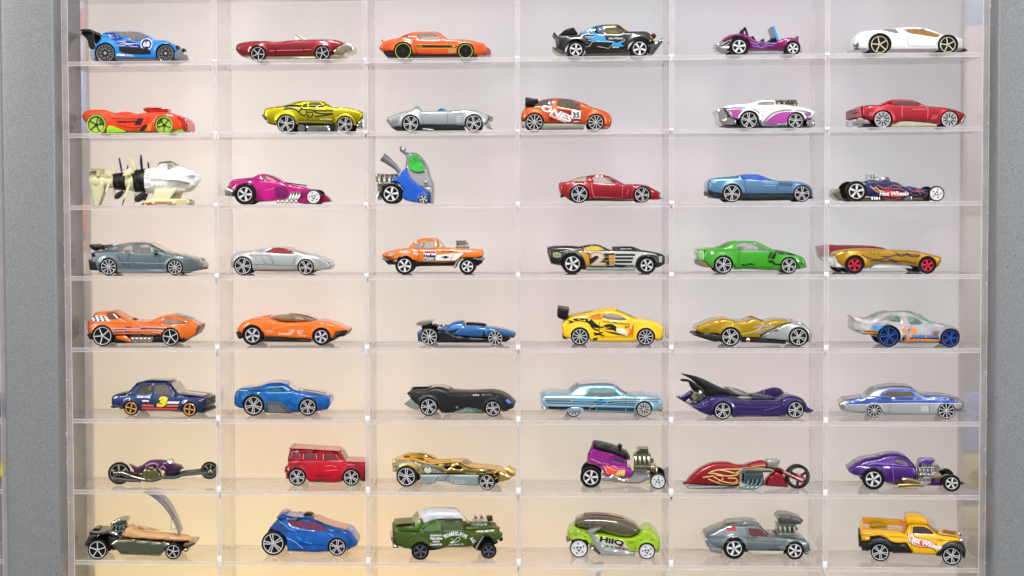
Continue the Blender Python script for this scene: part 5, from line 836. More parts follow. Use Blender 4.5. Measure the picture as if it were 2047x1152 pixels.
c.pr('exhaust', SMOKE, '390,540 430,490 490,500 520,560 440,640 350,650 350,600', -.5, .5, 3); c.bar('turbine', CHR, 380, 625, 30, -.35, .35); c.line(M('d', '7468a8'), '300,680 420,690 500,660|1230,735 1440,680|1480,660 1500,640', 7, 'crease'); c.line(M('d', '5a4c90'), '860,680 1200,690 1460,670|880,740 1200,750', 6, 'crease'); c.pr('cockpit_trim', M('k', '4a4a58'), '1130,545 1300,555 1450,580 1300,600 1140,590', -.5, .5, 1.5)
c = Car(5, 5, 'toy_car', 'two tone blue over silver custom hardtop toy with half covered wheels', 'toy car', [(645, 732, 112 - 22), (1600, 738, 108)], 'sp10', M('c', 'e4e4e4'), .9)
BL = M('m', '3858a8'); SR = M('m', 'b4b8b8')
c.body(SR, '185,660 230,610 300,605 500,575 560,530 620,480 700,450 850,432 1000,428 1120,438 1180,465 1300,550 1500,555 1700,580 1800,610 1840,630 1830,700 1800,735 1730,735 1490,780 1460,800 780,795 740,760 560,745 520,780 320,760 220,735', '745,545 800,505 900,488 1130,490 1200,550 900,555', belt=555, tum=.5, plan=4, arch=1.05)
c.glass(M('g', 'a89a84'), '745,545 800,505 900,488 1130,490 1200,550 900,555'); c.dec(M('w', '4a3020'), '880,510 1140,510 1145,552 880,552', 'interior', -1.0)
c.dec(BL, '285,655 300,615 430,585 640,570 700,540 780,490 880,470 1130,470 1170,490 1240,555 1500,565 1700,590 1805,625 1800,636 1500,638 1100,635 860,640 500,650', 'blue_upper', .35, ) if 0 else None
# the blue upper half is laid around the window opening
ol = smooth_loop(c.L('285,655 300,612 430,583 640,566 700,535 780,480 880,458 1140,462 1180,485 1250,550 1500,562 1700,588 1808,622 1800,636 1500,638 1100,635 860,640 500,650')); hh = smooth_loop(c.L('740,549 797,501 900,484 1133,486 1208,554 900,559'))
c._dec(BL, ol, 'blue_upper', .35, [hh]); c.line(M('d', 'e8e8e8'), '300,658 600,648 1100,637 1500,640 1800,640', 7, 'trim', .6)
for i in range(5): c.line(M('d', 'e8ecec'), f'{1270+i*20},675 {1275+i*20},750', 6, 'louvre', .5)
c.line(M('d', '6a7080'), '870,600 862,660 835,760|1370,600 1378,770', 5); c.line(M('d', '7a98d8'), '880,600 1100,605 1360,600|310,620 460,600', 7, 'highlight', .7)
c.strip('roof_panel', M('p', '6a6898'), '690,449 850,428 1000,424 1120,434 1175,460', .85, .6); c.strip('trunk_panel', M('p', '6c6488'), '240,605 380,590 500,573', .8, .6); c.strip('hood_panel', M('p', '5c6098'), '1300,546 1500,551 1700,576 1790,605', .8, .6); c.strip('windscreen', M('w', 'a8a898'), '1185,468 1240,510 1295,546', .8); c.strip('rear_window', M('g', 'c8c0b0'), '545,540 600,490 670,455', .75)
c.pr('rear_bumper', M('c', 'd8d0c4'), '178,650 230,620 290,660 265,740 215,735 190,700', -.95, .95, 3); c.pr('front_bumper', CHR, '1720,735 1860,730 1850,755 1740,765', -.95, .95, 2)
# ===== shelf 7
c = Car(6, 0, 'toy_motorcycle', 'long purple chopper motorcycle toy with big rear wheel', 'toy motorcycle', [(705, 662, 150), (1900, 625, 118)], ['moto', 'moto'], M('c', '9a9a88'), [.82, .8], W=14, contact=[(705, 815), (1500, 812)], yaw=7, near=50, wy=14)
c.body(M('m', '5a3058'), '835,535 860,545 940,580 1000,560 1080,505 1150,485 1250,482 1340,495 1440,530 1530,555 1560,600 1480,615 1330,630 1250,600 1150,570 1060,580 1000,660 900,670 880,655 905,620 870,575', arch=0, r=5, plan=2)
for q in ('1060,560 1150,520 1230,530 1210,560', '1200,590 1270,570 1300,540', '1100,530 1180,510', '1300,560 1330,590', '1050,590 1120,560'): c.line(M('d', 'b078a8'), q, 16, 'flame', .4)
c.line(M('d', '2c1430'), '1150,540 1200,545|1330,530 1340,590|1250,520 1280,530|1380,560 1390,600', 14, 'flame_gap', .6); c.pr('tank_underside', M('m', '3c1c40'), '1310,620 1500,610 1460,670 1320,675', -.8, .8)
c.tube('swing_arm', SMOKE, '640,650 760,650 900,700 1050,735 1180,740 1270,710', 34, -1, True, 12, 22); c.tube('swing_arm', SMOKE, '640,720 740,725 850,740 1000,745', 26, -.9, True); c.pr('engine', M('c', 'a8a478'), '1010,640 1060,580 1130,600 1190,575 1260,640 1270,720 1200,745 1050,740', -1.3, 1.3, 3)
for i in range(5): c.line(M('k', '6a664c'), f'{1040+i*18},{660-i*14} {1090+i*18},{700-i*14}', 5, 'cooling_fin', 5); c.line(M('k', '6a664c'), f'{1150+i*22},{600+i*20} {1200+i*16},{590+i*22}', 5, 'cooling_fin', 5)
c.tube('front_fork', M('c', '7a8480'), '1280,700 1440,700 1560,665 1700,650 1820,640 1900,640', 24, -1.1, True); c.ball('front_hub', M('c', '6a7474'), 1920, 640, 60, -.9); c.pr('handlebar', M('c', 'c0c8c8'), '1350,490 1400,482 1430,515 1380,530', -1.6, 1.6, 2); c.pr('fork_clamp', BLACK, '1450,620 1510,615 1520,660 1460,660', -.9, .9)
c = Car(6, 1, 'toy_car', 'translucent red boxy wagon toy with silver wheels', 'toy car', [(1082, 685, 118), (1795, 690, 115)], 'pr5', M('c', 'e4e4e4'), .82, W=38)
c.body(M('t', 'e01030'), '950,560 955,440 980,330 1000,320 1200,328 1630,355 1655,380 1720,490 1975,500 1985,560 1980,745 1930,745 1680,740 1640,765 1240,760 1210,720 970,710 930,715 925,560', '1000,440 1010,350 1095,345 1110,380 1105,445|1160,380 1340,380 1345,455 1150,455|1425,380 1580,390 1640,465 1420,465', belt=480, tum=.2, plan=2, r=4, arches=[0, 1])
c.glass(M('g', 'c86a78'), '1000,440 1010,350 1095,345 1110,380 1105,445|1160,380 1340,380 1345,455 1150,455'); c.glass(M('g', 'd84858'), '1425,380 1580,390 1640,465 1420,465'); c.line(M('d', 'f0b0bc'), '1005,440 1012,352 1095,348|1160,450 1165,385|1335,385 1340,450|1425,460 1430,385|1590,395 1645,465', 7, 'window_edge'); c.line(M('d', '7c0618'), '1380,350 1380,740|1130,350 1135,480|1000,520 1200,520|1240,720 1650,720', 6)
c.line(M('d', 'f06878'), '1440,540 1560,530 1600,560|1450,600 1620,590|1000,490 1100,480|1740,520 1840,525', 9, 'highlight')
c.strip('roof_panel', M('p', 'c85060'), '990,316 1200,324 1630,351', .96, .6); c.strip('hood_panel', M('p', 'd05868'), '1725,487 1965,497', .92, .6); c.strip('windscreen', M('g', 'c89098'), '1658,378 1718,482', .9, .5); c.pr('front_bumper', M('t', '90081c'), '1960,560 2000,565 2000,740 1940,748', -.95, .95, 2); c.pr('rear_lamp', M('k', '8c0818'), '918,562 945,560 945,630 918,625', -.97, .97); c.pr('roof_lip', M('p', 'a82838'), '972,310 1010,305 1040,330 985,328', -.95, .95, 1)
c = Car(6, 2, 'toy_car', 'gold plated dragster toy with red number 1 and silver lower body', 'toy car', [(550, 672, 138), (1612, 748, 105)], 'pr5', M('c', 'e8e8e8'), [.82, .86], W=34, wy=40)
GO = M('c', 'fad880')
c.body(GO, '340,465 400,455 600,460 740,500 860,515 1000,505 1240,500 1340,555 1560,580 1700,600 1760,620 1700,650 1640,640 1500,655 1400,660 1200,645 720,650 640,640 380,630 350,560', '1030,545 1120,535 1145,545 1090,585 1050,580|1150,570 1215,530 1290,560 1270,585 1160,580', arches=[0], plan=3, r=4)
GY = M('d', '9aa088'); c.dec(GY, '360,485 520,480 700,515 760,600 740,640 720,560 660,520 540,500 450,530 420,625 385,625', 'side_panel'); c.dec(GY, '880,560 1050,630 740,640 760,600'); c.line(M('d', '2a6a9c'), '700,500 860,540 1050,630', 12, 'stripe', .6); c.line(M('d', '2a6a9c'), '380,475 540,475 700,500', 5, 'stripe', .6); c.dec(GO, '890,580 960,605 900,625')
c.ring(M('d', 'd8e0b8'), 828, 592, 52, 53, lift=.8); c.ring(M('d', '2a6a8c'), 828, 592, 60, 10, lift=1); c.txt(M('d', 'c83028'), '1', 825, 600, 76, off=.08, sx=1.3, lift=1.3); c.line(BLK, '390,505 450,505|390,550 440,545|395,590 430,585', 12, 'vent')
c.pr('lower_body', M('m', '9aa8a8'), '720,655 1080,655 1500,658 1490,805 1130,780 1110,755 940,750 880,780 730,780', -1.05, 1.05, 2); sv = c.bodyf; c.bodyf = lambda P: np.full(len(np.atleast_2d(P)), -c.W * 1.05)
for u in (1210, 1285): c.ring(M('d', 'd0dada'), u, 745, 28, 7)
c.line(M('d', 'c8d4d4'), '960,660 1060,660|950,665 880,775|1160,680 1130,775|1190,675 1490,665|900,740 1100,745', 6, 'edge'); c.line(M('d', '4a5454'), '1110,655 1050,720|970,670 900,760', 9, 'gap'); c.bodyf = sv
c.pr('engine_cowl', GO, '440,420 480,405 600,400 720,410 860,460 900,480 800,490 600,470 440,445', -.1, .5, 4); c.tube('tail_pipe', GO, '890,490 1090,492', 14, -.1, False); c.pr('windscreen', M('w', '3a3010'), '1235,500 1270,505 1330,552 1280,545', -.4, .4); c.tube('front_axle', M('c', 'b8963a'), '1660,620 1740,700 1640,745', 14, -.9, True)
c.pr('nose_scoop', GO, '1740,620 1900,690 1885,740 1740,780 1730,700', -.6, .6, 3); c.pr('nose_scoop_hoop', GO, '1820,590 1840,580 1950,640 1950,690 1900,695 1840,660', -.55, .55, 2); c.pr('rear_bracket', GO, '385,640 420,650 415,720 395,715', -.6, .6); c.ball('tail_lamp', GO, 355, 608, 22, -.6)
c = Car(6, 3, 'toy_car', 'purple flamed hot rod van toy with black roof and tall chrome engine', 'toy car', [(965, 680, 138), (1850, 730, 103)], ['sp5', 'rr5'], M('c', 'dcdcdc'), [.7, .84], W=32, wy=43)
c.body(M('p', '9c1a8c'), '905,500 920,400 960,320 1005,305 1100,335 1250,370 1450,450 1435,560 1500,600 1515,680 1410,720 1400,700 1300,690 1200,700 1150,690 1120,600 1050,545 950,520', '1250,430 1300,430 1420,465 1410,505 1255,470', arches=[0], plan=2, r=5, belt=520, tum=.08)
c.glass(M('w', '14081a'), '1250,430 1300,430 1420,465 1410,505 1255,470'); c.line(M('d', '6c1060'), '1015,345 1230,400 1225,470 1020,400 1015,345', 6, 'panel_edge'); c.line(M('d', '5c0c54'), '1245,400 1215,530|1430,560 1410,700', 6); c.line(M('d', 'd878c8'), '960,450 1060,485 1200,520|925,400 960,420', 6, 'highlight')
c.dec(M('d', 'e8502c'), '1100,495 1180,540 1240,545 1310,600 1400,590 1410,690 1300,680 1230,640 1160,650 1180,600', 'flame'); c.dec(M('d', 'e8c070'), '1330,600 1420,590 1410,700 1340,690 1290,650', 'flame', .6); 
for q in ('970,445 1060,490 1130,540 1170,600', '1130,500 1200,560 1260,590 1330,600', '1180,520 1260,540 1330,580 1400,580', '1150,580 1180,620 1210,650', '1240,530 1300,560'): c.line(M('d', 'f0c0c0'), q, 5, 'flame_edge', .8)
c.pr('roof', M('k', '222026'), '990,300 1000,252 1100,270 1250,310 1440,390 1485,470 1450,455 1430,440 1250,375 1100,335', -1.0, 1.0, 2.5); c.strip('roof_shine', M('k', '6a6464'), '1005,250 1100,267 1250,307 1420,378', .85, .5) if 0 else None
c.pr('rear_corner', M('p', 'a83a98'), '920,400 985,250 1005,305 960,330', -.95, .95, 2); c.ball('roof_knob', BLACK, 1348, 302, 33, -.2); c.tube('roof_stalk', BLACK, '1350,330 1358,380', 18, -.2)
e = c.engine(M('c', 'a0a284'), 1530, 405, 1760, 610, n=4, W=.6); c.pr('air_cleaner', M('c', '8a8c6a'), '1570,345 1590,330 1725,330 1730,400 1565,400', -.6, .6, 2)
for i in range(5): c.tube('exhaust_header', CHR, f'{1560+i*40},620 {1540+i*42},670 {1480+i*40},720 {1440+i*36},750', 15, -1.0, True)
c.tube('frame_rail', M('c', 'b8b8b4'), '1110,715 1300,740 1440,755 1600,755 1740,700', 17, -.9, True); c.pr('chrome_step', CHR, '1200,700 1260,640 1330,690 1420,720 1400,745 1220,735', -1.04, 1.04, 2); c.pr('front_axle', M('c', 'b0a878'), '1760,560 1830,555 1850,620 1790,640', -.7, .7, 2); c.tube('front_axle_bar', SMOKE, '1740,660 1850,700', 14, -.9, True)
c = Car(6, 4, 'toy_motorcycle', 'red streamlined motorcycle toy with yellow flames and open three spoke front wheel', 'toy motorcycle', [(1705, 622, 160)], ['open3'], M('k', '2a2a2c'), [.86], W=14, near=48, yaw=9, contact=[(720, 782), (1705, 782)], wy=14)
c.body(M('m', 'a01c28'), '215,720 260,650 400,520 560,440 700,425 800,430 900,460 1000,460 1100,430 1230,405 1290,420 1280,470 1380,490 1480,520 1530,560 1640,620 1680,655 1660,665 1540,600 1400,540 1300,510 960,510 930,560 930,740 600,730 340,725', arch=0, plan=2, r=6)
for q, w_ in (('530,545 640,520 760,540 860,560 920,530 960,490', 14), ('500,560 600,570 740,600 860,590 920,560', 14), ('620,520 760,510 900,510 1000,490 1240,490', 12), ('430,620 560,600 640,650 720,680 840,700 890,660 860,630 760,630', 13), ('500,640 600,680 700,715 850,715 900,680', 12), ('600,590 680,600 700,640 640,670', 10), ('1080,480 1200,460 1260,465', 9)): c.line(M('d', 'e8cc80'), q, w_, 'flame', .4)
for q, w_ in (('790,525 870,540 850,560', 18), ('620,620 680,630', 20)): c.line(M('d', '8c1418'), q, w_, 'flame_eye', .6)
c.pr('front_fairing', M('m', '98182a'), '1275,740 1290,660 1340,600 1410,545 1500,580 1540,680 1580,762 1400,750', -.8, .8, 4); c.pr('rail', M('c', 'a8b0b0'), '215,735 900,740 960,770 400,775 240,770', -1.05, 1.05, 2)
c.pr('engine', M('c', '7a9090'), '975,555 1220,555 1250,720 1150,745 960,700', -1.2, 1.2, 3)
for i in range(4): c.tube('exhaust_pipe', M('c', 'a8bcbc'), f'{1020+i*58},635 {1010+i*56},690 {960+i*56},745 {900+i*50},762', 16, -1.5, False)
c.pr('engine_top', SMOKE, '1000,525 1350,535 1350,555 1000,560', -1, 1); c.pr('headlamp_wing', M('m', '9a9894'), '1280,420 1330,395 1460,400 1430,460 1510,520 1400,500 1290,480', -1.0, 1.0, 2); c.tube('fork', M('p', '981c28'), '1480,540 1700,645', 24, -1.2, True); c.bar('front_hub', M('p', 'a02028'), 1722, 640, 48, -1.3, 1.3); c.bar('axle_cap', SIL, 1722, 640, 20, -1.5, 1.5)
x_, z_ = c.wheels[0][0], c.wheels[0][2]; c.bar('tail_light', BLACK, 205, 708, 14, -.3, .3); c.pr('hidden_wheel', RUB, '660,765 720,785 780,765', -.4, .4)
mb = MB(); q = c.wheels[0]; mb.lathe([(q[2] * .9, -6.2), (q[2] * .9, -7), (q[2] * .8, -7), (q[2] * .8, -6.2)], 40, 0, (q[0], 0, q[2])); mb.obj('wheel_ring', CHR, c.root)
c = Car(6, 5, 'toy_car', 'deep purple fastback hot rod toy with purple scoop over chrome engine', 'toy car', [(632, 712, 140), (1665, 768, 110)], 'sp5', M('c', 'dcdcdc'), [.7, .7], W=38, wy=42)
c.body(M('m', '4a1c7c'), '300,600 400,530 520,470 700,440 800,410 920,400 1020,410 1100,450 1190,545 1215,600 1225,700 1160,740 930,760 920,785 820,775 760,740 500,690 420,680 320,635', '925,490 950,460 1030,475 1090,520 1110,545 1010,520 930,505', belt=540, tum=.5, arches=[0], plan=6)
c.glass(M('w', '6a5a5a'), '925,490 950,460 1030,475 1090,520 1110,545 1010,520 930,505'); c.line(M('d', '8a68b8'), '905,440 890,560 905,760|450,590 600,520 760,515 1160,550', 6, 'crease'); c.dec(M('d', 'b8a8d8'), '755,545 860,555 850,575 780,570', 'flame_logo'); c.strip('rear_deck', M('p', '8c6a9c'), '420,515 530,465 690,438', .6) ; c.strip('rear_window', M('w', '3a2c34'), '740,430 820,405', .5, .9)
c.engine(CHR, 1240, 580, 1450, 700, n=4, W=.6); c.engine(M('c', 'c8c8cc'), 1280, 525, 1430, 600, n=5, W=.5); c.pr('air_scoop', M('m', '5a24a0'), '1250,570 1270,490 1320,478 1475,485 1440,530 1290,530 1260,575', -.5, .5, 2); c.bar('blower_pulley', CHR, 1490, 600, 50, -.4, .4)
c.tube('exhaust_pipe', M('c', 'b8a878'), '1240,760 1150,735 1050,720 1020,730', 30, -1.0, True, 12, 38); c.tube('exhaust_pipe', M('c', 'b8a868'), '1300,800 1150,790 960,800', 22, -1.0, True, 12, 30)
for i in range(4): c.tube('exhaust_header', CHR, f'{1260+i*40},700 {1262+i*40},750 {1230+i*30},790', 17, -.98, True)
c.pr('frame_rail', M('m', '4a1c6c'), '1380,810 1450,740 1560,760 1560,810', -.6, .6, 2); c.pr('chassis', M('m', '5a2040'), '800,775 1340,800 1560,812 1560,820 900,805', -.6, .6); c.pr('front_fender', M('c', '8a8a78'), '1530,700 1600,660 1700,680 1760,730 1845,775 1800,795 1740,770 1640,680', -.95, -.6, 1.5, True); c.pr('axle_mount', M('c', 'b8ac80'), '1450,710 1560,690 1580,730 1480,740', -.6, .6, 1)
# ===== shelf 8
c = Car(7, 0, 'toy_car', 'chrome and tan open racer toy with tall curved clear windshield arc', 'toy car', [(435, 722, 132), (1430, 745, 108)], 'oh5', M('c', 'e8e8e8'), [.86, .8], W=34, wy=40)
TAN = M('k', 'd0a070')
c.body(TAN, '700,560 780,470 840,450 870,490 1000,545 1200,560 1420,580 1540,590 1640,625 1650,645 1400,635 1100,615 800,590', arch=0, plan=3, r=4, W=22)
c.pr('chassis', M('c', 'a4a68c'), '600,650 700,600 1300,640 1420,660 1320,740 1255,810 740,790', -1.02, 1.02, 2); c.line(M('c', 'c0c0b0'), '610,650 900,695 1300,745', 14, 'chassis_edge', 5); c.pr('exhaust_bank', M('c', '6a6a58'), '640,590 820,595 1380,640 1360,680 900,680 680,640', -.9, .9, 3)
c.engine(M('c', '8a9088'), 580, 430, 770, 520, n=4, W=.6, scoop='565,420 600,385 700,345 790,340 780,400 740,430 590,430', scoopmat=M('c', '90968c')); c.pr('rear_deck', M('c', '7a8480'), '305,510 340,490 600,500 720,540 700,565 560,540 310,540', -.85, .85, 2); c.pr('fuel_cell', M('c', '50504c'), '330,490 370,468 420,470 420,490', -.5, .5, 2)
c.pr('rear_fender', M('k', '38342f'), '250,660 310,540 420,535 340,620 320,700 270,690', -.9, .9, 2); c.pr('suspension', M('k', '28221e'), '560,570 680,590 640,660 700,740 610,745 560,700', -.8, .8, 2); c.pr('cockpit_ring', TAN, '800,470 850,445 885,490 860,530 830,520', -.5, .5, 3); c.pr('driver_detail', M('c', 'c8c0b0'), '850,510 880,490 900,530 860,540', -.3, .3, 2); c.pr('far_rail', TAN, '880,480 1000,500 1100,525 1200,540 1100,545 900,515', .5, .8, 2)
c.pr('windshield_arc', M('g', 'b0b4c8'), '1010,-12 1100,0 1200,30 1300,110 1380,230 1440,350 1500,520 1480,560 1440,440 1360,290 1250,150 1130,50', -.55, .55, 1, step=4, smooth=True)
sv = c.bodyf; c.bodyf = lambda P: np.full(len(np.atleast_2d(P)), -.57 * c.W); c.line(M('d', '50508c'), '1110,0 1200,30 1300,100 1370,200 1450,330 1490,450', 7, 'arc_stripe', 1); c.line(M('d', '8a3a5c'), '1350,170 1400,250 1440,320', 9, 'arc_stripe', 1.3); c.bodyf = sv
c.pr('front_wing', M('c', 'b8a090'), '1570,650 1700,635 1715,660 1620,710 1550,690', -.9, .9, 1.5); c.pr('front_bumper', M('c', '8a8878'), '1540,740 1600,720 1620,750 1580,778', -.7, .7, 2); c.tube('windshield_strut', M('g', 'c0c0c0'), '1365,330 1360,505 1450,490', 5, 0)
c = Car(7, 1, 'toy_car', 'translucent blue futuristic wagon toy with big rear wheel and red windows', 'toy car', [(765, 628, 160), (1610, 675, 120)], 'pr5', M('c', 'e8e8e8'), [.84, .84])
c.body(M('t', '0e6cec'), '700,440 780,360 820,320 810,285 850,262 920,275 1000,300 1100,310 1280,330 1480,410 1740,470 1800,520 1865,620 1870,660 1720,740 1560,700 1470,750 950,740 930,560 860,500', '950,345 1050,335 1170,345 1170,440 1080,420 990,390|1190,345 1300,360 1440,420 1480,465 1300,455 1190,440', belt=470, tum=.4, plan=5, arches=[0, 1])
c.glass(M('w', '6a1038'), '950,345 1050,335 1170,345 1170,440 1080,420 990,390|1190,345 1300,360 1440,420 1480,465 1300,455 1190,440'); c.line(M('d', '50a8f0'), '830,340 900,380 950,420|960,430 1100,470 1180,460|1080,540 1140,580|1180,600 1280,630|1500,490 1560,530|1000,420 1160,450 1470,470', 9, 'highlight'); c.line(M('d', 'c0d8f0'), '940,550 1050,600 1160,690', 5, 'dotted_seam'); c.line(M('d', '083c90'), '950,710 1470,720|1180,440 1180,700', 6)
c.strip('roof_panel', M('p', '7a80c0'), '880,270 1000,293 1100,303 1270,322', .8, .7); c.strip('windscreen', M('w', 'a86070'), '1290,325 1480,402 1720,464', .75, .9); c.pr('roof_vent', BLACK, '1135,285 1170,268 1250,275 1260,295 1150,298', -.3, .3, 1.5); c.pr('roof_fin', M('k', '6a7484'), '950,318 1070,295 1075,315 1030,328', -.9, -.6, 1.5, True); c.pr('rear_wing', M('t', '3060d0'), '800,290 860,258 930,272 910,300 840,330', -.9, .9, 3)
c.pr('nose_panel', M('p', '5a78c8'), '1740,455 1800,500 1870,610 1860,640 1780,560', -.7, .7, 3)
c = Car(7, 2, 'toy_car', 'olive green gasser sedan toy with white roof and white dinosaur lettering', 'toy car', [(728, 742, 118), (1632, 738, 105)], 'sp5', M('m', '6a6e7c'), .74, W=40)
OL = M('k', '42581c')
c.body(OL, '370,480 385,440 400,430 480,480 700,495 740,410 800,370 920,340 1100,325 1290,330 1310,465 1400,470 1760,450 1785,490 1800,590 1700,620 1620,540 1560,545 1430,680 1370,690 1000,700 900,705 860,680 540,715 470,690 400,660 375,580', '1030,360 1130,350 1280,355 1285,460 1030,465|760,470 830,410 930,370 1000,362 1000,465 880,480', belt=470, tum=.35, plan=3, arches=[0], arch=1.12, smooth=False, r=4)
c.glass(M('w', '4a6a2c'), '760,470 830,410 930,370 1000,362 1000,465 880,480'); c.glass(M('g', '8aa060'), '1030,360 1130,350 1280,355 1285,460 1030,465'); c.pr('interior', DARK, '1050,370 1200,365 1200,410 1060,405', -.5, .5)
TXT = 'TRIASSIC-FIVE'
for i, ch in enumerate(TXT):
    a = -1 + 2 * i / (len(TXT) - 1); c.txt(WHT, ch, 1190 + a * 140, 512 + 42 * a * a - 4, 46, ang=-a * 30 + 4, off=.06, sx=.62, lift=.8)
c.line(WHT, '1120,625 1170,600 1200,580 1210,560 1240,552 1255,570 1235,600 1190,625 1170,615', 6, 'dinosaur_outline', .7); c.dec(WHT, '1115,625 1165,608 1170,632 1130,635|1180,602 1192,606 1186,616', 'dinosaur', .7); c.line(WHT, '1135,570 1165,600', 4, 'dinosaur_outline', .7)
c.txt(WHT, 'Long Beach, Ca.', 1200, 650, 22, ang=2, shear=.3, off=.02, lift=.8); c.txt(WHT, 'FUEL INJECTED', 1600, 477, 22, ang=2, shear=.3, off=.03, lift=.8); c.txt(M('d', 'e88a80'), '4B', 1482, 485, 24, off=.06, lift=.8); c.txt(WHT, 'A/G', 1415, 590, 44, ang=-55, shear=.2, off=.03, sx=.8, lift=.8)
for t_, v_, h_ in (('EDELBROCK', 532, 22), ('Valvoline', 570, 32), ('MOON', 612, 22), ('CHAMPION', 652, 24)): c.txt(WHT, t_, 937, v_, h_, off=.05, lift=.8, sx=1.0 if h_ > 30 else .9)
c.line(M('d', '2a3c10'), '1015,350 1025,680|1365,480 1380,690|700,495 1000,480', 5); c.line(M('d', '70883c'), '540,690 600,590 700,555 800,580 870,680|1440,670 1520,560 1620,530 1720,560|1370,520 1480,515 1740,500', 5, 'crease')
c.pr('roof', M('k', 'e0e4ec'), '735,300 800,270 920,248 1100,245 1230,250 1290,300 1300,330 1100,325 900,345 790,400', -.78, .78, 2.5); c.strip('rear_window', M('g', '7ab848'), '640,405 680,350 730,300', .8, 3); c.strip('trunk_panel', M('k', '6c7448'), '400,425 500,415 640,408', .85, 4); c.pr('rear_glass_block', M('w', '4a8020'), '640,460 680,400 730,330 760,400 700,490', -.76, .76, 2)
c.strip('windscreen', M('g', '90c060'), '1300,310 1340,370 1400,440', .8, 2); c.pr('hood_block', OL, '1310,430 1760,445 1780,475 1310,475', -.85, .85, 3); c.pr('rear_deck_block', OL, '395,440 640,415 700,470 700,500 420,490', -.9, .9, 3); c.engine(CHR, 1440, 375, 1620, 440, n=4, W=.45); c.bar('carburettor', CHR, 1480, 340, 24, -.2, .2); c.bar('carburettor', CHR, 1555, 335, 26, -.2, .2); c.pr('far_fender_top', OL, '1640,365 1720,355 1730,420 1660,430', .5, .9, 2)
c.pr('rear_bumper', M('c', 'd0ccc8'), '335,570 365,560 390,660 440,680 450,705 370,710 365,660', -.9, .9, 2); c.pr('front_bumper', BLACK, '1780,570 1820,570 1820,610 1780,615', -.9, .9); c.ball('headlight', M('c', '6a6c5c'), 1795, 530, 30, -.7); c.ball('headlight', M('c', '6a6c5c'), 1795, 530, 30, .7)
c.tube('exhaust_header', CHR, '1465,705 1500,640 1560,550', 20, -.9, True, 10, 12); c.pr('chassis', M('k', '181410'), '540,700 860,690 1000,700 1100,700 900,745 600,730', -.7, .7); c.pr('front_suspension', BLACK, '1400,690 1560,600 1680,600 1770,650 1760,665 1680,700 1560,770 1500,760', -.5, .5, 2)
c = Car(7, 3, 'toy_car', 'lime green bubble canopy toy car with silver slash and HI IQ lettering', 'toy car', [(808, 702, 122), (1705, 738, 108)], 'rr5', M('c', 'dcdce0'), .86)
c.body(M('p', '9cc428'), '650,520 660,470 740,420 790,450 900,480 1050,510 1200,540 1450,580 1580,540 1640,460 1740,458 1800,500 1870,600 1885,670 1860,770 1820,765 1780,720 1580,760 1520,760 1200,735 1000,680 950,660 900,600 700,600 660,600', plan=6, arch=1.1)
c.pr('canopy', M('w', '5a5240'), '735,390 760,340 860,305 1000,300 1200,310 1400,350 1560,420 1610,480 1600,530 1500,575 1400,580 1180,530 1120,500 900,460 780,440', -.82, .82, 14, step=3); c.strip('canopy_band', M('k', '8a6a60'), '860,303 1000,297 1200,307 1330,330', .3, 1.2); c.strip('canopy_patch', M('p', 'c87850'), '1200,307 1330,330 1400,350', .3, 1.6)
c.pr('side_strut', M('m', 'a8acb0'), '920,465 1080,420 1100,430 1000,500 1160,700 1540,750 1550,800 1110,795 1000,640', -1.06, 1.06, 3, smooth=False); c.dec(M('d', 'c4c8b8'), '1030,535 1400,600 1480,735 1180,700', 'lettered_panel', .4); c.txt(BLK, 'HiIQ', 1240, 605, 64, ang=-10, off=.04, sx=1.75, lift=.8); c.dec(BLK, '1140,655 1440,700 1465,725 1200,688', 'chevron_band', .6)
for i in range(5): c.dec(M('d', 'e0e0d0') if i < 2 else M('d', 'e8a070'), f'{1195+i*52},{670+i*8} {1225+i*52},{674+i*8} {1235+i*52},{690+i*7} {1205+i*52},{686+i*7}', 'chevron', .9)
c.line(M('d', '5a7414'), '1440,600 1535,610 1530,630 1450,625|1030,510 1160,680|740,450 930,500', 5)
for u, v in ((768, 522), (890, 545), (970, 635), (680, 575), (1770, 588), (1850, 710), (1550, 700), (1630, 590)): c.dec(M('d', '5c7410'), f'{u-10},{v-8} {u+8},{v-10} {u+10},{v+8} {u-8},{v+10}', 'rivet')
c.pr('rear_grille', M('c', 'c8ccc0'), '630,560 650,530 720,490 735,500 700,560 690,620 640,625', -.8, .8, 2); c.pr('suspension', M('c', 'b0b0a8'), '940,700 1000,690 1050,760 1100,790 1060,790 1000,740', -.9, .9, 2)
c = Car(7, 4, 'toy_car', 'grey split window coupe toy with red glass and towering chrome intake', 'toy car', [(845, 690, 140), (1645, 718, 118)], 'sp5', M('c', 'e4e4e4'), [.7, .74], W=40)
c.body(M('m', '6e7a7c'), '470,520 560,480 720,410 860,390 1000,395 1160,395 1210,420 1300,520 1500,545 1700,560 1800,590 1850,640 1855,710 1790,740 1510,720 1380,718 1040,720 960,700 700,680 600,680 500,640 480,570', '1035,440 1130,445 1200,455 1285,540 1070,525 1045,490', belt=550, tum=.5, plan=5)
c.glass(M('w', '5c1c1a'), '1035,440 1130,445 1200,455 1285,540 1070,525 1045,490'); c.dec(M('w', 'a82c2c'), '740,425 790,410 870,415 885,468 765,468', 'rear_side_glass', .5); c.line(M('d', 'c0c8c8'), '740,470 900,478 890,410', 5, 'glass_trim', .8); c.line(M('d', '404a4c'), '1000,420 1030,520 1025,600 1050,710|1375,570 1385,715|1060,575 1110,580', 5); c.line(M('d', 'b0bcbc'), '1440,670 1510,660|1440,695 1510,690', 7, 'gill'); c.line(M('d', '98a4a4'), '560,590 800,600 1000,600 1850,650', 4, 'crease')
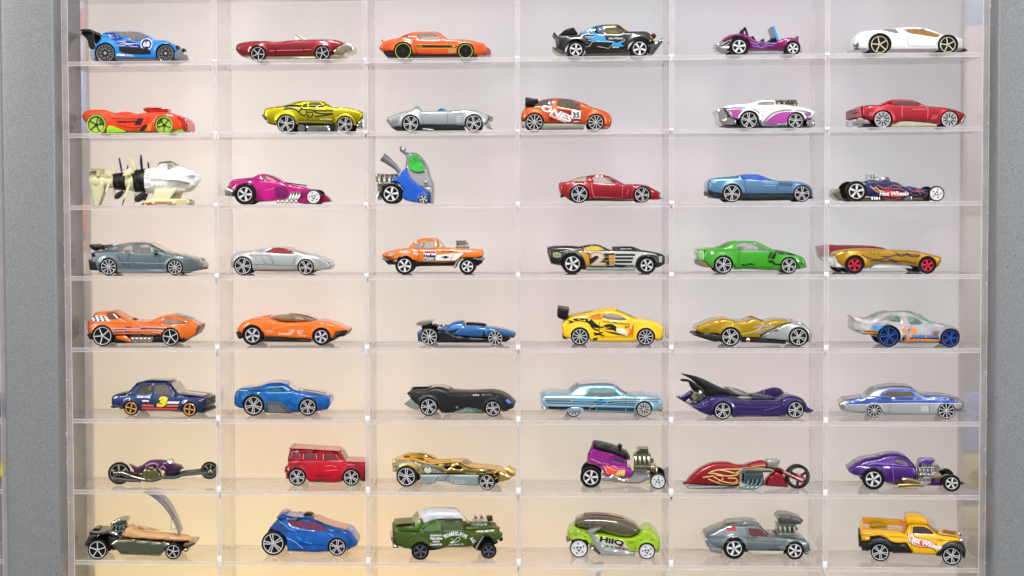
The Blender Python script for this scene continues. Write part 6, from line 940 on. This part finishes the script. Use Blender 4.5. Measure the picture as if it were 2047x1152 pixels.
c.strip('roof_panel', M('m', '90948e'), '760,400 860,378 1000,372 1130,378 1200,405', .75, 2.5); c.pr('roof', M('m', '7c8486'), '720,420 860,370 1000,355 1130,362 1210,410 1190,440 1000,430 740,440', -.68, .68, 5); c.strip('windscreen', M('w', '7a2c34'), '1212,412 1300,510 1345,540', .7, .8); c.strip('hood_panel', M('m', '8c9490'), '1350,538 1600,550 1780,578', .8, .6)
c.engine(M('c', 'b0b4a4'), 1440, 400, 1690, 560, n=4, W=.55); c.pr('intake_hood', M('c', '9ca09a'), '1435,310 1490,262 1600,272 1740,310 1775,335 1740,390 1480,390 1450,350', -.75, .75, 5); c.pr('hood_frame', BLACK, '1420,530 1700,560 1690,572 1420,545', -.6, .6)
c.pr('side_pipe', M('k', 'b0aa98'), '1015,720 1500,725 1490,785 1080,790', -1.0, 1.0, 2)
for i in range(3): c.line(M('k', '8a8474'), f'1040,{738+i*16} 1490,{740+i*16}', 4, 'pipe_groove', 1.3)
c.pr('rear_bumper', CHR, '450,575 490,560 530,620 700,672 700,685 560,670 480,640', -.92, .92, 2); c.pr('rear_valance', M('m', '8a9494'), '490,660 690,690 690,775 620,755 540,740', -.88, .88, 2); c.pr('front_bumper', CHR, '1790,715 1870,712 1870,722 1800,730', -.92, .92, 1); c.pr('front_valance', M('m', '7a8282'), '1770,735 1845,730 1840,780 1780,775', -.85, .85, 2); c.pr('chassis', DARK, '960,700 1530,720 1530,770 960,740', -.85, .85)
c = Car(7, 5, 'toy_truck', 'yellow pickup truck toy with black fenders and red flame logo door', 'toy truck', [(722, 755, 120), (1668, 808, 122)], 'pr5', M('c', 'e8e8e8'), .84, W=40)
YW = M('p', 'f4ba12'); BK = M('k', '26282a')
c.body(YW, '465,510 480,490 1055,530 1085,440 1120,405 1300,410 1350,430 1490,540 1770,580 1790,600 1770,640 1700,640 1500,760 1450,800 1160,785 1070,640 880,630 750,560 600,560 580,610 470,615', '1155,430 1300,430 1400,480 1435,525 1150,515', belt=530, tum=.3, plan=3, arch=0, r=4)
c.glass(M('w', '2a1410'), '1155,430 1300,430 1400,480 1435,525 1150,515'); c.body(BK, '465,620 570,620 620,575 720,555 820,575 880,640 1065,645 1145,780 890,775 840,700 720,640 620,680 570,745 480,740', name='rear_fender', arch=1.05, arches=[0], W=41.5, plan=1, belt=None)
c.body(BK, '1465,810 1500,720 1560,640 1680,605 1790,640 1830,700 1855,730 1840,830 1810,820 1790,770 1668,690 1550,760 1530,820', name='front_fender', arch=1.05, arches=[1], W=41.5, plan=1)
s_ = c.bodyf; c.dec(M('d', 'f0d8c8'), '1085,490 1130,530 1160,520 1180,560 1300,590 1420,630 1480,690 1470,740 1440,700 1300,690 1180,660 1100,600', 'logo_outline'); c.line(BLK, '1085,485 1080,580 1140,650 1280,690 1400,700 1470,750', 8, 'logo_edge', .6); c.line(BLK, '1160,520 1180,555 1300,585 1430,630 1485,700', 8, 'logo_edge', .6)
c.dec(M('d', 'd8503a'), '1100,530 1150,560 1180,585 1300,605 1420,645 1450,690 1300,680 1190,650 1120,610', 'logo_red', .7); c.txt(WHT, 'Hot Wheels', 1325, 643, 60, ang=-13, off=.04, sx=1.0, lift=1.1); c.dec(M('d', 'f0a860'), '1095,505 1130,545 1170,590 1180,620 1140,610 1110,570', 'logo_flame', .9)
c.line(M('d', 'a06c08'), '1140,400 1130,560 1150,760|1480,560 1465,700|480,520 1050,555', 5); c.line(M('d', '6a6c6e'), '930,680 1060,685|940,700 1070,705|950,722 1070,725', 4, 'step_groove', 1.2); c.dec(M('d', 'c8900c'), '1500,580 1560,585 1555,620 1505,620', 'fender_vent'); c.ring(M('d', 'f0c040'), 1060, 600, 32, 6); c.dec(M('d', 'e09018'), '505,540 525,570 515,590 500,575')
c.pr('cab_roof', YW, '1045,320 1080,300 1200,298 1320,330 1370,400 1340,420 1120,405 1085,430 1060,400', -.72, .72, 6); c.strip('windscreen', M('w', 'c87040'), '1368,385 1430,440 1490,525', .78, 2.5); c.strip('hood_panel', YW, '1490,528 1700,560 1775,580', .9, .6); c.strip('hood_decal', M('d', '8a4a38'), '1560,530 1680,548 1740,560', .3, 1.8)
c.pr('bed_far_side', YW, '480,385 500,380 1040,415 1040,500 500,470', .75, .9, 1); c.pr('bed_floor', M('p', 'a08c08'), '490,500 1050,540 1050,560 490,530', -.85, .85, 1); c.pr('tailgate', YW, '460,400 490,385 500,480 510,560 465,560', -.85, .85, 1.5); c.pr('rear_glass', M('w', 'c87850'), '1020,420 1050,330 1075,430 1060,500 1030,490', -.7, .7, 2); c.pr('wheel_hump', M('p', 'b89c10'), '580,470 640,445 740,450 830,490 830,510 580,500', .4, .8, 3)
c.pr('rear_bumper', M('k', '3a3430'), '430,540 450,520 470,620 470,700 440,680', -.95, .95, 1.5); c.pr('front_bumper', BK, '1800,690 1855,725 1845,835 1815,830', -1.0, 1.0, 2); c.ball('headlight', M('c', 'e0e0dc'), 1795, 615, 32, -.8); c.ball('headlight', M('c', 'e0e0dc'), 1795, 615, 32, .8); c.pr('chassis', BLACK, '560,720 1500,790 1500,810 600,750', -.7, .7)
c.pr('hood_block', YW, '1480,535 1770,575 1790,600 1780,640 1500,620', -.85, .85, 5)
# ---------------------------------------------------------------- cars of the shelves above and below the frame, and of the next case
def spare(r, c, name, label, mats, dx=0, clip=None):
    k = Car.__new__(Car); k.r, k.c, k.W = r, c, 42; k.z0 = shelf_z(r); k.zfix = 0
    k.o = np.array([150 + c * PITCH_X + dx, 34, k.z0]); k.dir = np.array([1, 0, 0.]); k.nrm = np.array([0, 1, 0.]); k.bodyf = None; k.wheels = []
    k.L = lambda st: np.array([(p[0], p[1]) for p in (pts(st) if isinstance(st, str) else st)]); k.kk = lambda: 1.0; k.loc = lambda u, v: (u, v)
    k.root = bpy.data.objects.new(name, None); COL.objects.link(k.root); k.root.location = (k.o[0] * S, (k.o[1] + 42) * S, k.z0 * S)
    k.root['label'] = label; k.root['category'] = 'toy car'; k.root['group'] = 'toy cars parked on the clear shelves'
    for x in (-64, 62):
        a, b = wheel_mesh_colored('sp5', .7, RUB, [CHR, DARK])
        for y, sg in ((-36, 1), (36, -1)):
            w = bpy.data.objects.new('wheel', a); COL.objects.link(w); w.parent = k.root; rim = bpy.data.objects.new('rim', b); COL.objects.link(rim); rim.parent = w
            w.location = (x * S, y * S, 18 * S); w.scale = (18, 18, 18); w.rotation_euler = (0, 0.4, 0) if sg > 0 else (0, 0, math.pi)
    k.wheels = [(-64, 18, 18), (62, 18, 18)]
    k.body(mats[0], '-105,14 -108,34 -60,40 -30,58 25,58 55,40 104,34 106,14 60,8 -60,8', '-22,42 -16,54 18,54 40,42', belt=40); k.glass(mats[1], '-22,42 -16,54 18,54 40,42')
    k.pr('chassis', DARK, '-90,6 90,6 92,12 -92,12', -.85, .85)
    return k
spare(-1, 0, 'toy_car', 'toy car cut off by the top of the picture above the blue hatchback', (M('p', 'b89470'), M('w', '404040')), 10)
spare(-1, 1, 'toy_car', 'toy car cut off by the top of the picture above the dark red convertible', (M('p', '8a7a70'), M('w', '404040')), 34)
k_ = spare(8, 3, 'toy_car', 'white toy car peeking in at the bottom below the lime green canopy car', (M('p', 'e8e8e4'), M('w', '404040')), 10)

k_.pr('tall_wing', M('p', 'e8e8e4'), '-20,119 4,127 14,129 13,121 -8,113', -.6, .6); k_.pr('wing_support', M('p', 'e8e8e4'), '-6,56 4,56 8,116 -2,116', -.1, .1)
# ---------------------------------------------------------------- the clear display case
def acrylic(name, tint=(1, 1, 1), haze=.1, gloss=.02, ior=1.49, hazecol=(.92, .88, .88)):
    m = bpy.data.materials.new(name); m.use_nodes = True; nt = m.node_tree; N = nt.nodes; L = nt.links; N.remove(N['Principled BSDF']); out = N['Material Output']
    tr = N.new('ShaderNodeBsdfTransparent'); tr.inputs[0].default_value = tuple(tint) + (1,)
    df = N.new('ShaderNodeBsdfDiffuse'); df.inputs[0].default_value = tuple(hazecol) + (1,); tl = N.new('ShaderNodeBsdfTranslucent'); tl.inputs[0].default_value = tuple(hazecol) + (1,)
    md = N.new('ShaderNodeMixShader'); md.inputs[0].default_value = .5; L.new(df.outputs[0], md.inputs[1]); L.new(tl.outputs[0], md.inputs[2])
    mx = N.new('ShaderNodeMixShader'); tc = N.new('ShaderNodeTexCoord'); n = N.new('ShaderNodeTexNoise'); n.inputs['Scale'].default_value = 60; n.inputs['Detail'].default_value = 4; L.new(tc.outputs['Object'], n.inputs['Vector'])
    r = N.new('ShaderNodeMapRange'); r.inputs[1].default_value = .3; r.inputs[2].default_value = .75; r.inputs[3].default_value = haze * .8; r.inputs[4].default_value = haze * 1.25; L.new(n.outputs['Fac'], r.inputs[0]); L.new(r.outputs[0], mx.inputs[0])
    L.new(tr.outputs[0], mx.inputs[1]); L.new(md.outputs[0], mx.inputs[2])
    gl = N.new('ShaderNodeBsdfGlossy'); gl.inputs['Roughness'].default_value = gloss; fr = N.new('ShaderNodeFresnel'); fr.inputs['IOR'].default_value = ior; m2 = N.new('ShaderNodeMixShader')
    ge = N.new('ShaderNodeNewGeometry'); iv = N.new('ShaderNodeMath'); iv.operation = 'SUBTRACT'; iv.inputs[0].default_value = 1; L.new(ge.outputs['Backfacing'], iv.inputs[1]); mu = N.new('ShaderNodeMath'); mu.operation = 'MULTIPLY'; L.new(iv.outputs[0], mu.inputs[0]); L.new(fr.outputs[0], mu.inputs[1])
    L.new(mu.outputs[0], m2.inputs[0]); L.new(mx.outputs[0], m2.inputs[1]); L.new(gl.outputs[0], m2.inputs[2]); L.new(m2.outputs[0], out.inputs['Surface']); return m
FACE = acrylic('clear_acrylic', (.99, .99, .99), .03); TOP = acrylic('acrylic_top_sheen', (.99, .98, .98), .2, hazecol=(.95, .89, .9)); PANEL = acrylic('acrylic_back', (1, 1, 1), .01, ior=1.2); EDGE = acrylic('acrylic_cut_edge', (.99, .97, .97), .42, .1); LINE = acrylic('acrylic_edge_glint', (1, 1, 1), .95, .2, hazecol=(.97, .96, .95)); SIDE = acrylic('acrylic_divider', (.99, .985, .99), .08, ior=1.27)  # shelf top haze is tinted pink in place of a pale reflection
GLINT_WHITE = M('k', 'f4f4f4'); GLINT_WHITE.node_tree.nodes['Principled BSDF'].inputs['Roughness'].default_value = .3  # white for the painted glints at the slots
case = bpy.data.objects.new('display_case', None); COL.objects.link(case); case['label'] = 'large clear acrylic grid display case holding the toy cars between two grey posts'; case['category'] = 'display case'
def sheet(name, a, b, parent, edge_axis='front', slots=None, glint=1):
    x0, y0, z0 = a; x1, y1, z1 = b; mb = MB()
    V = [(x0, y0, z0), (x1, y0, z0), (x1, y1, z0), (x0, y1, z0), (x0, y0, z1), (x1, y0, z1), (x1, y1, z1), (x0, y1, z1)]
    Fc = [(0, 3, 2, 1), (4, 5, 6, 7), (0, 1, 5, 4), (2, 3, 7, 6), (1, 2, 6, 5), (0, 4, 7, 3)]
    mb.V = V; mb.F = Fc; mb.I = [0, 2 if name == 'shelf' else 0, 1, 1, 0, 0]
    me = mesh_of(mb.V, mb.F, mb.I, name); return link(name, me, slots or [FACE, EDGE, TOP], parent, 0)
t2 = THK / 2; rng = random.Random(5)
def build_case(root, cols, rows, x0, joints=True, ends=13):
    for r in rows:
        z = -r * PITCH_Z + (ROWDZ[r] if 0 <= r < 8 else 0)
        for cc in cols:
            xa, xb = x0 + cc * PITCH_X + t2 + .2, x0 + (cc + 1) * PITCH_X - t2 - .2; j = rng.uniform(-.5, .5)
            sh = sheet('shelf', (xa, .6, z - t2 + .6), (xb, DEPTH - 1, z + t2), root)
            # bright cut corners of the front edge
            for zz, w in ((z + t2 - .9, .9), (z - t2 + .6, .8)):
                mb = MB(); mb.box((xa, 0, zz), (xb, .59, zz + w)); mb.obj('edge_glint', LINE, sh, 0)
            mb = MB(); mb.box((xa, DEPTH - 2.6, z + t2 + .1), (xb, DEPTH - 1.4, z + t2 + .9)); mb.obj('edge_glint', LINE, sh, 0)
    zt, zb = 3.6 * PITCH_Z, -8.6 * PITCH_Z
    for k in range(min(cols), max(cols) + 2):
        x = x0 + k * PITCH_X; end = (k == 0 or k == 6)
        if end:
            s = -1 if k == 0 else 1; xa, xb = sorted((x - s * t2, x + s * (ends - t2)))
        else: xa, xb = x - t2, x + t2
        d = sheet('divider', (xa, -.8, zb), (xb, DEPTH - .6, zt), root, slots=[SIDE, EDGE])
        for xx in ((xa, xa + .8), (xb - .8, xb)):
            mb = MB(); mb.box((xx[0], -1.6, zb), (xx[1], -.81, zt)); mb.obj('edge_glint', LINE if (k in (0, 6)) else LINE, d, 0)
        mb = MB(); xs = xb - .5 if k < 3.4 else xa - .3; mb.box((xs, DEPTH - 2.4, zb), (xs + .8, DEPTH - 1.2, zt)); mb.obj('back_seam', LINE, d, 0)
        if joints and not end:
            for r in rows:
                z = -r * PITCH_Z + (ROWDZ[r] if 0 <= r < 8 else 0)
                h = 1.5 + max(0, r - 1) * 1.7
                mb = MB(); mb.box((xa + .2, -3, z + t2 - 3), (xb - .2, -1.7, z + t2 + h), 0, .3); mb.obj('slot_joint', GLINT_WHITE, d, 30)  # white block put in as the bright refraction glint of the slot
                mb = MB()
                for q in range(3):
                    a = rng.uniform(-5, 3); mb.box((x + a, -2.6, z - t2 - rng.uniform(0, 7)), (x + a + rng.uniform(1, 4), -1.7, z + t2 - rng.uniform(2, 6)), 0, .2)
                mb.obj('glue_glint', LINE, d, 30)  # pale flecks: glue and painted refraction sparkle together
                # diagonal glint where the slot runs back
                s = 1 if k < 3.4 else -1; ya = DEPTH * .45; 
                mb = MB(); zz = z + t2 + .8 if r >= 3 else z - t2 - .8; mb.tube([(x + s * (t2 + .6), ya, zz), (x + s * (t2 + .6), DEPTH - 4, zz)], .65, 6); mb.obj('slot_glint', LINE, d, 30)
build_case(case, range(6), range(-3, 9), 0)
bp = sheet('back_panel', (-t2 - 8, DEPTH, -8.6 * PITCH_Z), (6 * PITCH_X + t2 + 8, DEPTH + 5, 3.6 * PITCH_Z), case, slots=[PANEL, PANEL])
# scratches and dust on the front edges and dividers
scr = MB()
for (a, b) in (((-0.3, 0), (0, 0)),): pass
def scratch(X0, Y0, X1, Y1, y, w=.5):
    p, q = on_y(X0, Y0, y), on_y(X1, Y1, y); mb = MB(); mb.tube([(p[0], y, p[2]), (q[0], y, q[2])], w, 5); mb.obj('scratch', LINE, case, 30)
scratch(736, 38, 803, 15, DEPTH - 3); scratch(500, 73, 520, 58, DEPTH - 3, .3); scratch(725, 43, 760, 32, DEPTH - 3, .4)
for X, Y in ((552, 60), (506, 200), (502, 216), (1185, 340), (882, 595), (560, 500), (1510, 500), (880, 750)): scratch(X, Y, X + 1.5, Y + 1, DEPTH - 3, .7)
for (x, zr) in [(k, r) for k in (0, 6) for r in range(-1, 8)]:
    for q in range(4):
        zz = -zr * PITCH_Z - rng.uniform(0, PITCH_Z); xx = x * PITCH_X + (rng.uniform(-10, -6) if x == 0 else rng.uniform(5, 12)); mb = MB(); mb.box((xx, -2.2, zz), (xx + rng.uniform(.4, 1.6), -1.6, zz + rng.uniform(1, 7))); mb.obj('glue_glint', LINE, case, 0)
# ---------------------------------------------------------------- backboard: a pale translucent board, tinted from behind by the added lamps
m = bpy.data.materials.new('translucent_board'); m.use_nodes = True; N = m.node_tree.nodes; L = m.node_tree.links; N.remove(N['Principled BSDF'])
tc = N.new('ShaderNodeTexCoord'); n = N.new('ShaderNodeTexNoise'); n.inputs['Scale'].default_value = 9; n.inputs['Detail'].default_value = 1; L.new(tc.outputs['Object'], n.inputs['Vector'])
cr = N.new('ShaderNodeValToRGB'); cr.color_ramp.elements[0].position = .3; cr.color_ramp.elements[0].color = (.765, .735, .745, 1); cr.color_ramp.elements[1].position = .7; cr.color_ramp.elements[1].color = (.74, .75, .75, 1); L.new(n.outputs['Color'], cr.inputs[0])
df = N.new('ShaderNodeBsdfDiffuse'); tl = N.new('ShaderNodeBsdfTranslucent'); mx = N.new('ShaderNodeMixShader'); mx.inputs[0].default_value = .85; L.new(cr.outputs[0], df.inputs[0]); L.new(cr.outputs[0], tl.inputs[0]); L.new(df.outputs[0], mx.inputs[1]); L.new(tl.outputs[0], mx.inputs[2]); L.new(mx.outputs[0], N['Material Output'].inputs['Surface'])
mb = MB(); mb.box((-t2, DEPTH + 9, -13 * PITCH_Z), (6 * PITCH_X + t2, DEPTH + 13, 4 * PITCH_Z)); bo = mb.obj('backboard', m, None, 0); bo['label'] = 'pale backboard behind the case, tinted pink above and sand below by added lamps'; bo['category'] = 'backboard'
for xw in (-t2, 6 * PITCH_X + t2 - 2):  # added unseen baffles that hold in the spill of the back lamps
    mb = MB(); mb.box((xw, DEPTH + 13.2, -13 * PITCH_Z), (xw + 2, 1450, 4 * PITCH_Z)); mb.obj('added_light_baffle', M('k', 'e8e8e8'), bo, 0)
# ---------------------------------------------------------------- grey powder coated posts
pm = bpy.data.materials.new('grey_powder_coat'); pm.use_nodes = True; N = pm.node_tree.nodes; L = pm.node_tree.links; b = N['Principled BSDF']; b.inputs['Roughness'].default_value = .38; b.inputs['Metallic'].default_value = .25
tc = N.new('ShaderNodeTexCoord'); n = N.new('ShaderNodeTexNoise'); n.inputs['Scale'].default_value = 2600; n.inputs['Detail'].default_value = 3; L.new(tc.outputs['Object'], n.inputs['Vector'])
cr = N.new('ShaderNodeValToRGB'); cr.color_ramp.elements[0].position = .3; cr.color_ramp.elements[0].color = (.15, .16, .162, 1); cr.color_ramp.elements[1].position = .72; cr.color_ramp.elements[1].color = (.38, .395, .4, 1); L.new(n.outputs['Fac'], cr.inputs[0]); L.new(cr.outputs[0], b.inputs['Base Color'])
bp_ = N.new('ShaderNodeBump'); bp_.inputs['Strength'].default_value = .25; bp_.inputs['Distance'].default_value = .00008; L.new(n.outputs['Fac'], bp_.inputs['Height']); L.new(bp_.outputs['Normal'], b.inputs['Normal'])
def post(xa, xb, ya, yb, label, dots):
    mb = MB(); R = 9; seg = 7; P = []
    for cx, cy, a0 in ((xb - R, yb - R, 0), (xa + R, yb - R, 90), (xa + R, ya + R, 180), (xb - R, ya + R, 270)):
        for i in range(seg + 1): a = math.radians(a0 + 90 * i / seg); P.append((cx + R * math.cos(a), cy + R * math.sin(a)))
    z0, z1 = -9.2 * PITCH_Z, 4 * PITCH_Z; n = len(P); mb.add([(x, y, z0) for x, y in P] + [(x, y, z1) for x, y in P], [(i, (i + 1) % n, (i + 1) % n + n, i + n) for i in range(n)])
    o = mb.obj('metal_post', pm, None, 25); o['label'] = label; o['category'] = 'post'
    for X, Y in dots:
        p = on_y(X, Y, ya); q = MB(); q.ball((p[0], ya, p[2]), (.9, .5, 1.3)); q.obj('dirt_speck', M('k', '2a2418'), o, 30)
    return o
post(-129, -17, -24, 171, 'wide grey speckled metal post at the left edge of the case', [(111, 1085), (113, 1114), (134, 888), (113, 1147)])
post(6 * PITCH_X + 17, 6 * PITCH_X + 140, -24, 78, 'wide grey speckled metal post at the right edge of the case', [(2009, 76), (2030, 283), (2024, 338), (2034, 476), (2030, 511), (2014, 534), (1993, 795), (2031, 833)])
# ---------------------------------------------------------------- next case on the left
nc = bpy.data.objects.new('display_case', None); COL.objects.link(nc); nc['label'] = 'clear edge of a second display case left of the left post'; nc['category'] = 'display case'; nc['group'] = None; del nc['group']
xn = -6 * PITCH_X - 140
build_case(nc, range(5, 6), range(-1, 9), xn, joints=False)
mb = MB(); mb.box((xn + 5 * PITCH_X, DEPTH + 9, -13 * PITCH_Z), (xn + 6 * PITCH_X + 9, DEPTH + 13, 4 * PITCH_Z)); o = mb.obj('backboard', m, None, 0); o['label'] = 'strip of pale backboard behind the second case at the far left'; o['category'] = 'backboard'
def partial(cell_y, poly, mat, label, y=30):
    mbp = MB(); P = [on_y(a, b, y) for a, b in poly]; lp = np.array([(p[0], p[2]) for p in P]); lp = smooth_loop(lp); VV, T, _ = tri_region(lp, (), (), 4); e = rnd(loopdist(VV, lp), 5); V, Fc, _ = slab(VV, T, y + e, y + 70 - e)
    o = link('toy_car', mesh_of(V, Fc, None, 'toy_car'), mat, None, 35); o['label'] = label; o['category'] = 'toy car'
    return o
partial(0, [(-60, 800), (-20, 793), (-2, 800), (7, 815), (8, 834), (-5, 837), (-60, 837)], M('p', '1c3c78'), 'nose of a dark blue toy car at the far left edge')
partial(0, [(-60, 936), (-15, 930), (3, 938), (9, 944), (8, 953), (-10, 962), (-60, 965)], M('p', 'd8c81a'), 'nose of a yellow toy car at the far left edge')
# ---------------------------------------------------------------- shop goods beyond, seen through the clear ends of the case
def goods(X0, X1, Y0, Y1, y, col, label, side):
    g = [int(col[i:i + 2], 16) for i in (0, 2, 4)]; mm = sum(g) / 3; col = '%02x%02x%02x' % tuple(int(mm + (q - mm) * .75) for q in g)
    a, b2 = on_y(X0, Y0, y), on_y(X1, Y1, y); mb = MB(); x0, x1 = sorted((a[0], b2[0])); z0, z1 = sorted((a[2], b2[2]))
    mb.box((x0, y, z0), (x1, y + 160, z1 - .5), 0, 4); o = mb.obj('carton', M('k', col), None, 30); o['label'] = label; o['category'] = 'carton'; o['group'] = 'cartons seen through the clear ends of the case'
W_ = 'ends of the case'
for Y0, Y1, col, lab in ((-60, 18, 'd8dcf0', 'pale blue'), (18, 75, 'f09090', 'salmon pink'), (75, 138, 'd8c8d8', 'pale lilac'), (140, 262, 'a8c8f8', 'sky blue'), (262, 345, 'a8a890', 'olive grey'), (345, 398, 'a8a4b8', 'mauve grey'), (398, 466, 'f89060', 'bright orange'), (466, 482, '8c8c98', 'slate grey'), (482, 504, 'f8a878', 'peach orange'), (504, 560, 'f0e0d8', 'cream white'), (560, 640, 'a8aab0', 'mid grey'), (640, 785, 'c8c8d0', 'light grey'), (785, 812, 'd8cca0', 'straw yellow'), (812, 850, 'b8c8d8', 'ice blue'), (850, 900, 'd8cc98', 'mustard cream'), (900, 960, 'bcb8a4', 'stone grey'), (960, 1030, 'c8bc98', 'khaki'), (1030, 1090, 'f0cc90', 'warm apricot'), (1090, 1200, 'a8a090', 'taupe')):
    goods(100, 215, Y0, Y1, 1400, col, f'{lab} carton blurred behind the left end of the case', -1)
for Y0, Y1, col, lab in ((-60, 50, 'bcc0d8', 'lavender blue'), (50, 430, 'd8c8c0', 'tall beige'), (430, 780, 'd0c4b4', 'tall sand coloured'), (780, 905, 'b4bad0', 'periwinkle blue'), (905, 975, 'd8c08c', 'golden tan'), (975, 1010, 'b4b0a8', 'pale grey'), (1010, 1060, 'd8cc98', 'butter yellow'), (1060, 1200, 'c8b490', 'tan')):
    goods(1880, 1990, Y0, Y1, 1400, col, f'{lab} carton blurred behind the right end of the case', 1)
# a plain wall closes the view beyond
mb = MB(); mb.box((-5000, 3000, -4600), (6600, 3020, 3800)); w = mb.obj('wall', M('k', 'b8b0ac'), None, 0); w['kind'] = 'structure'
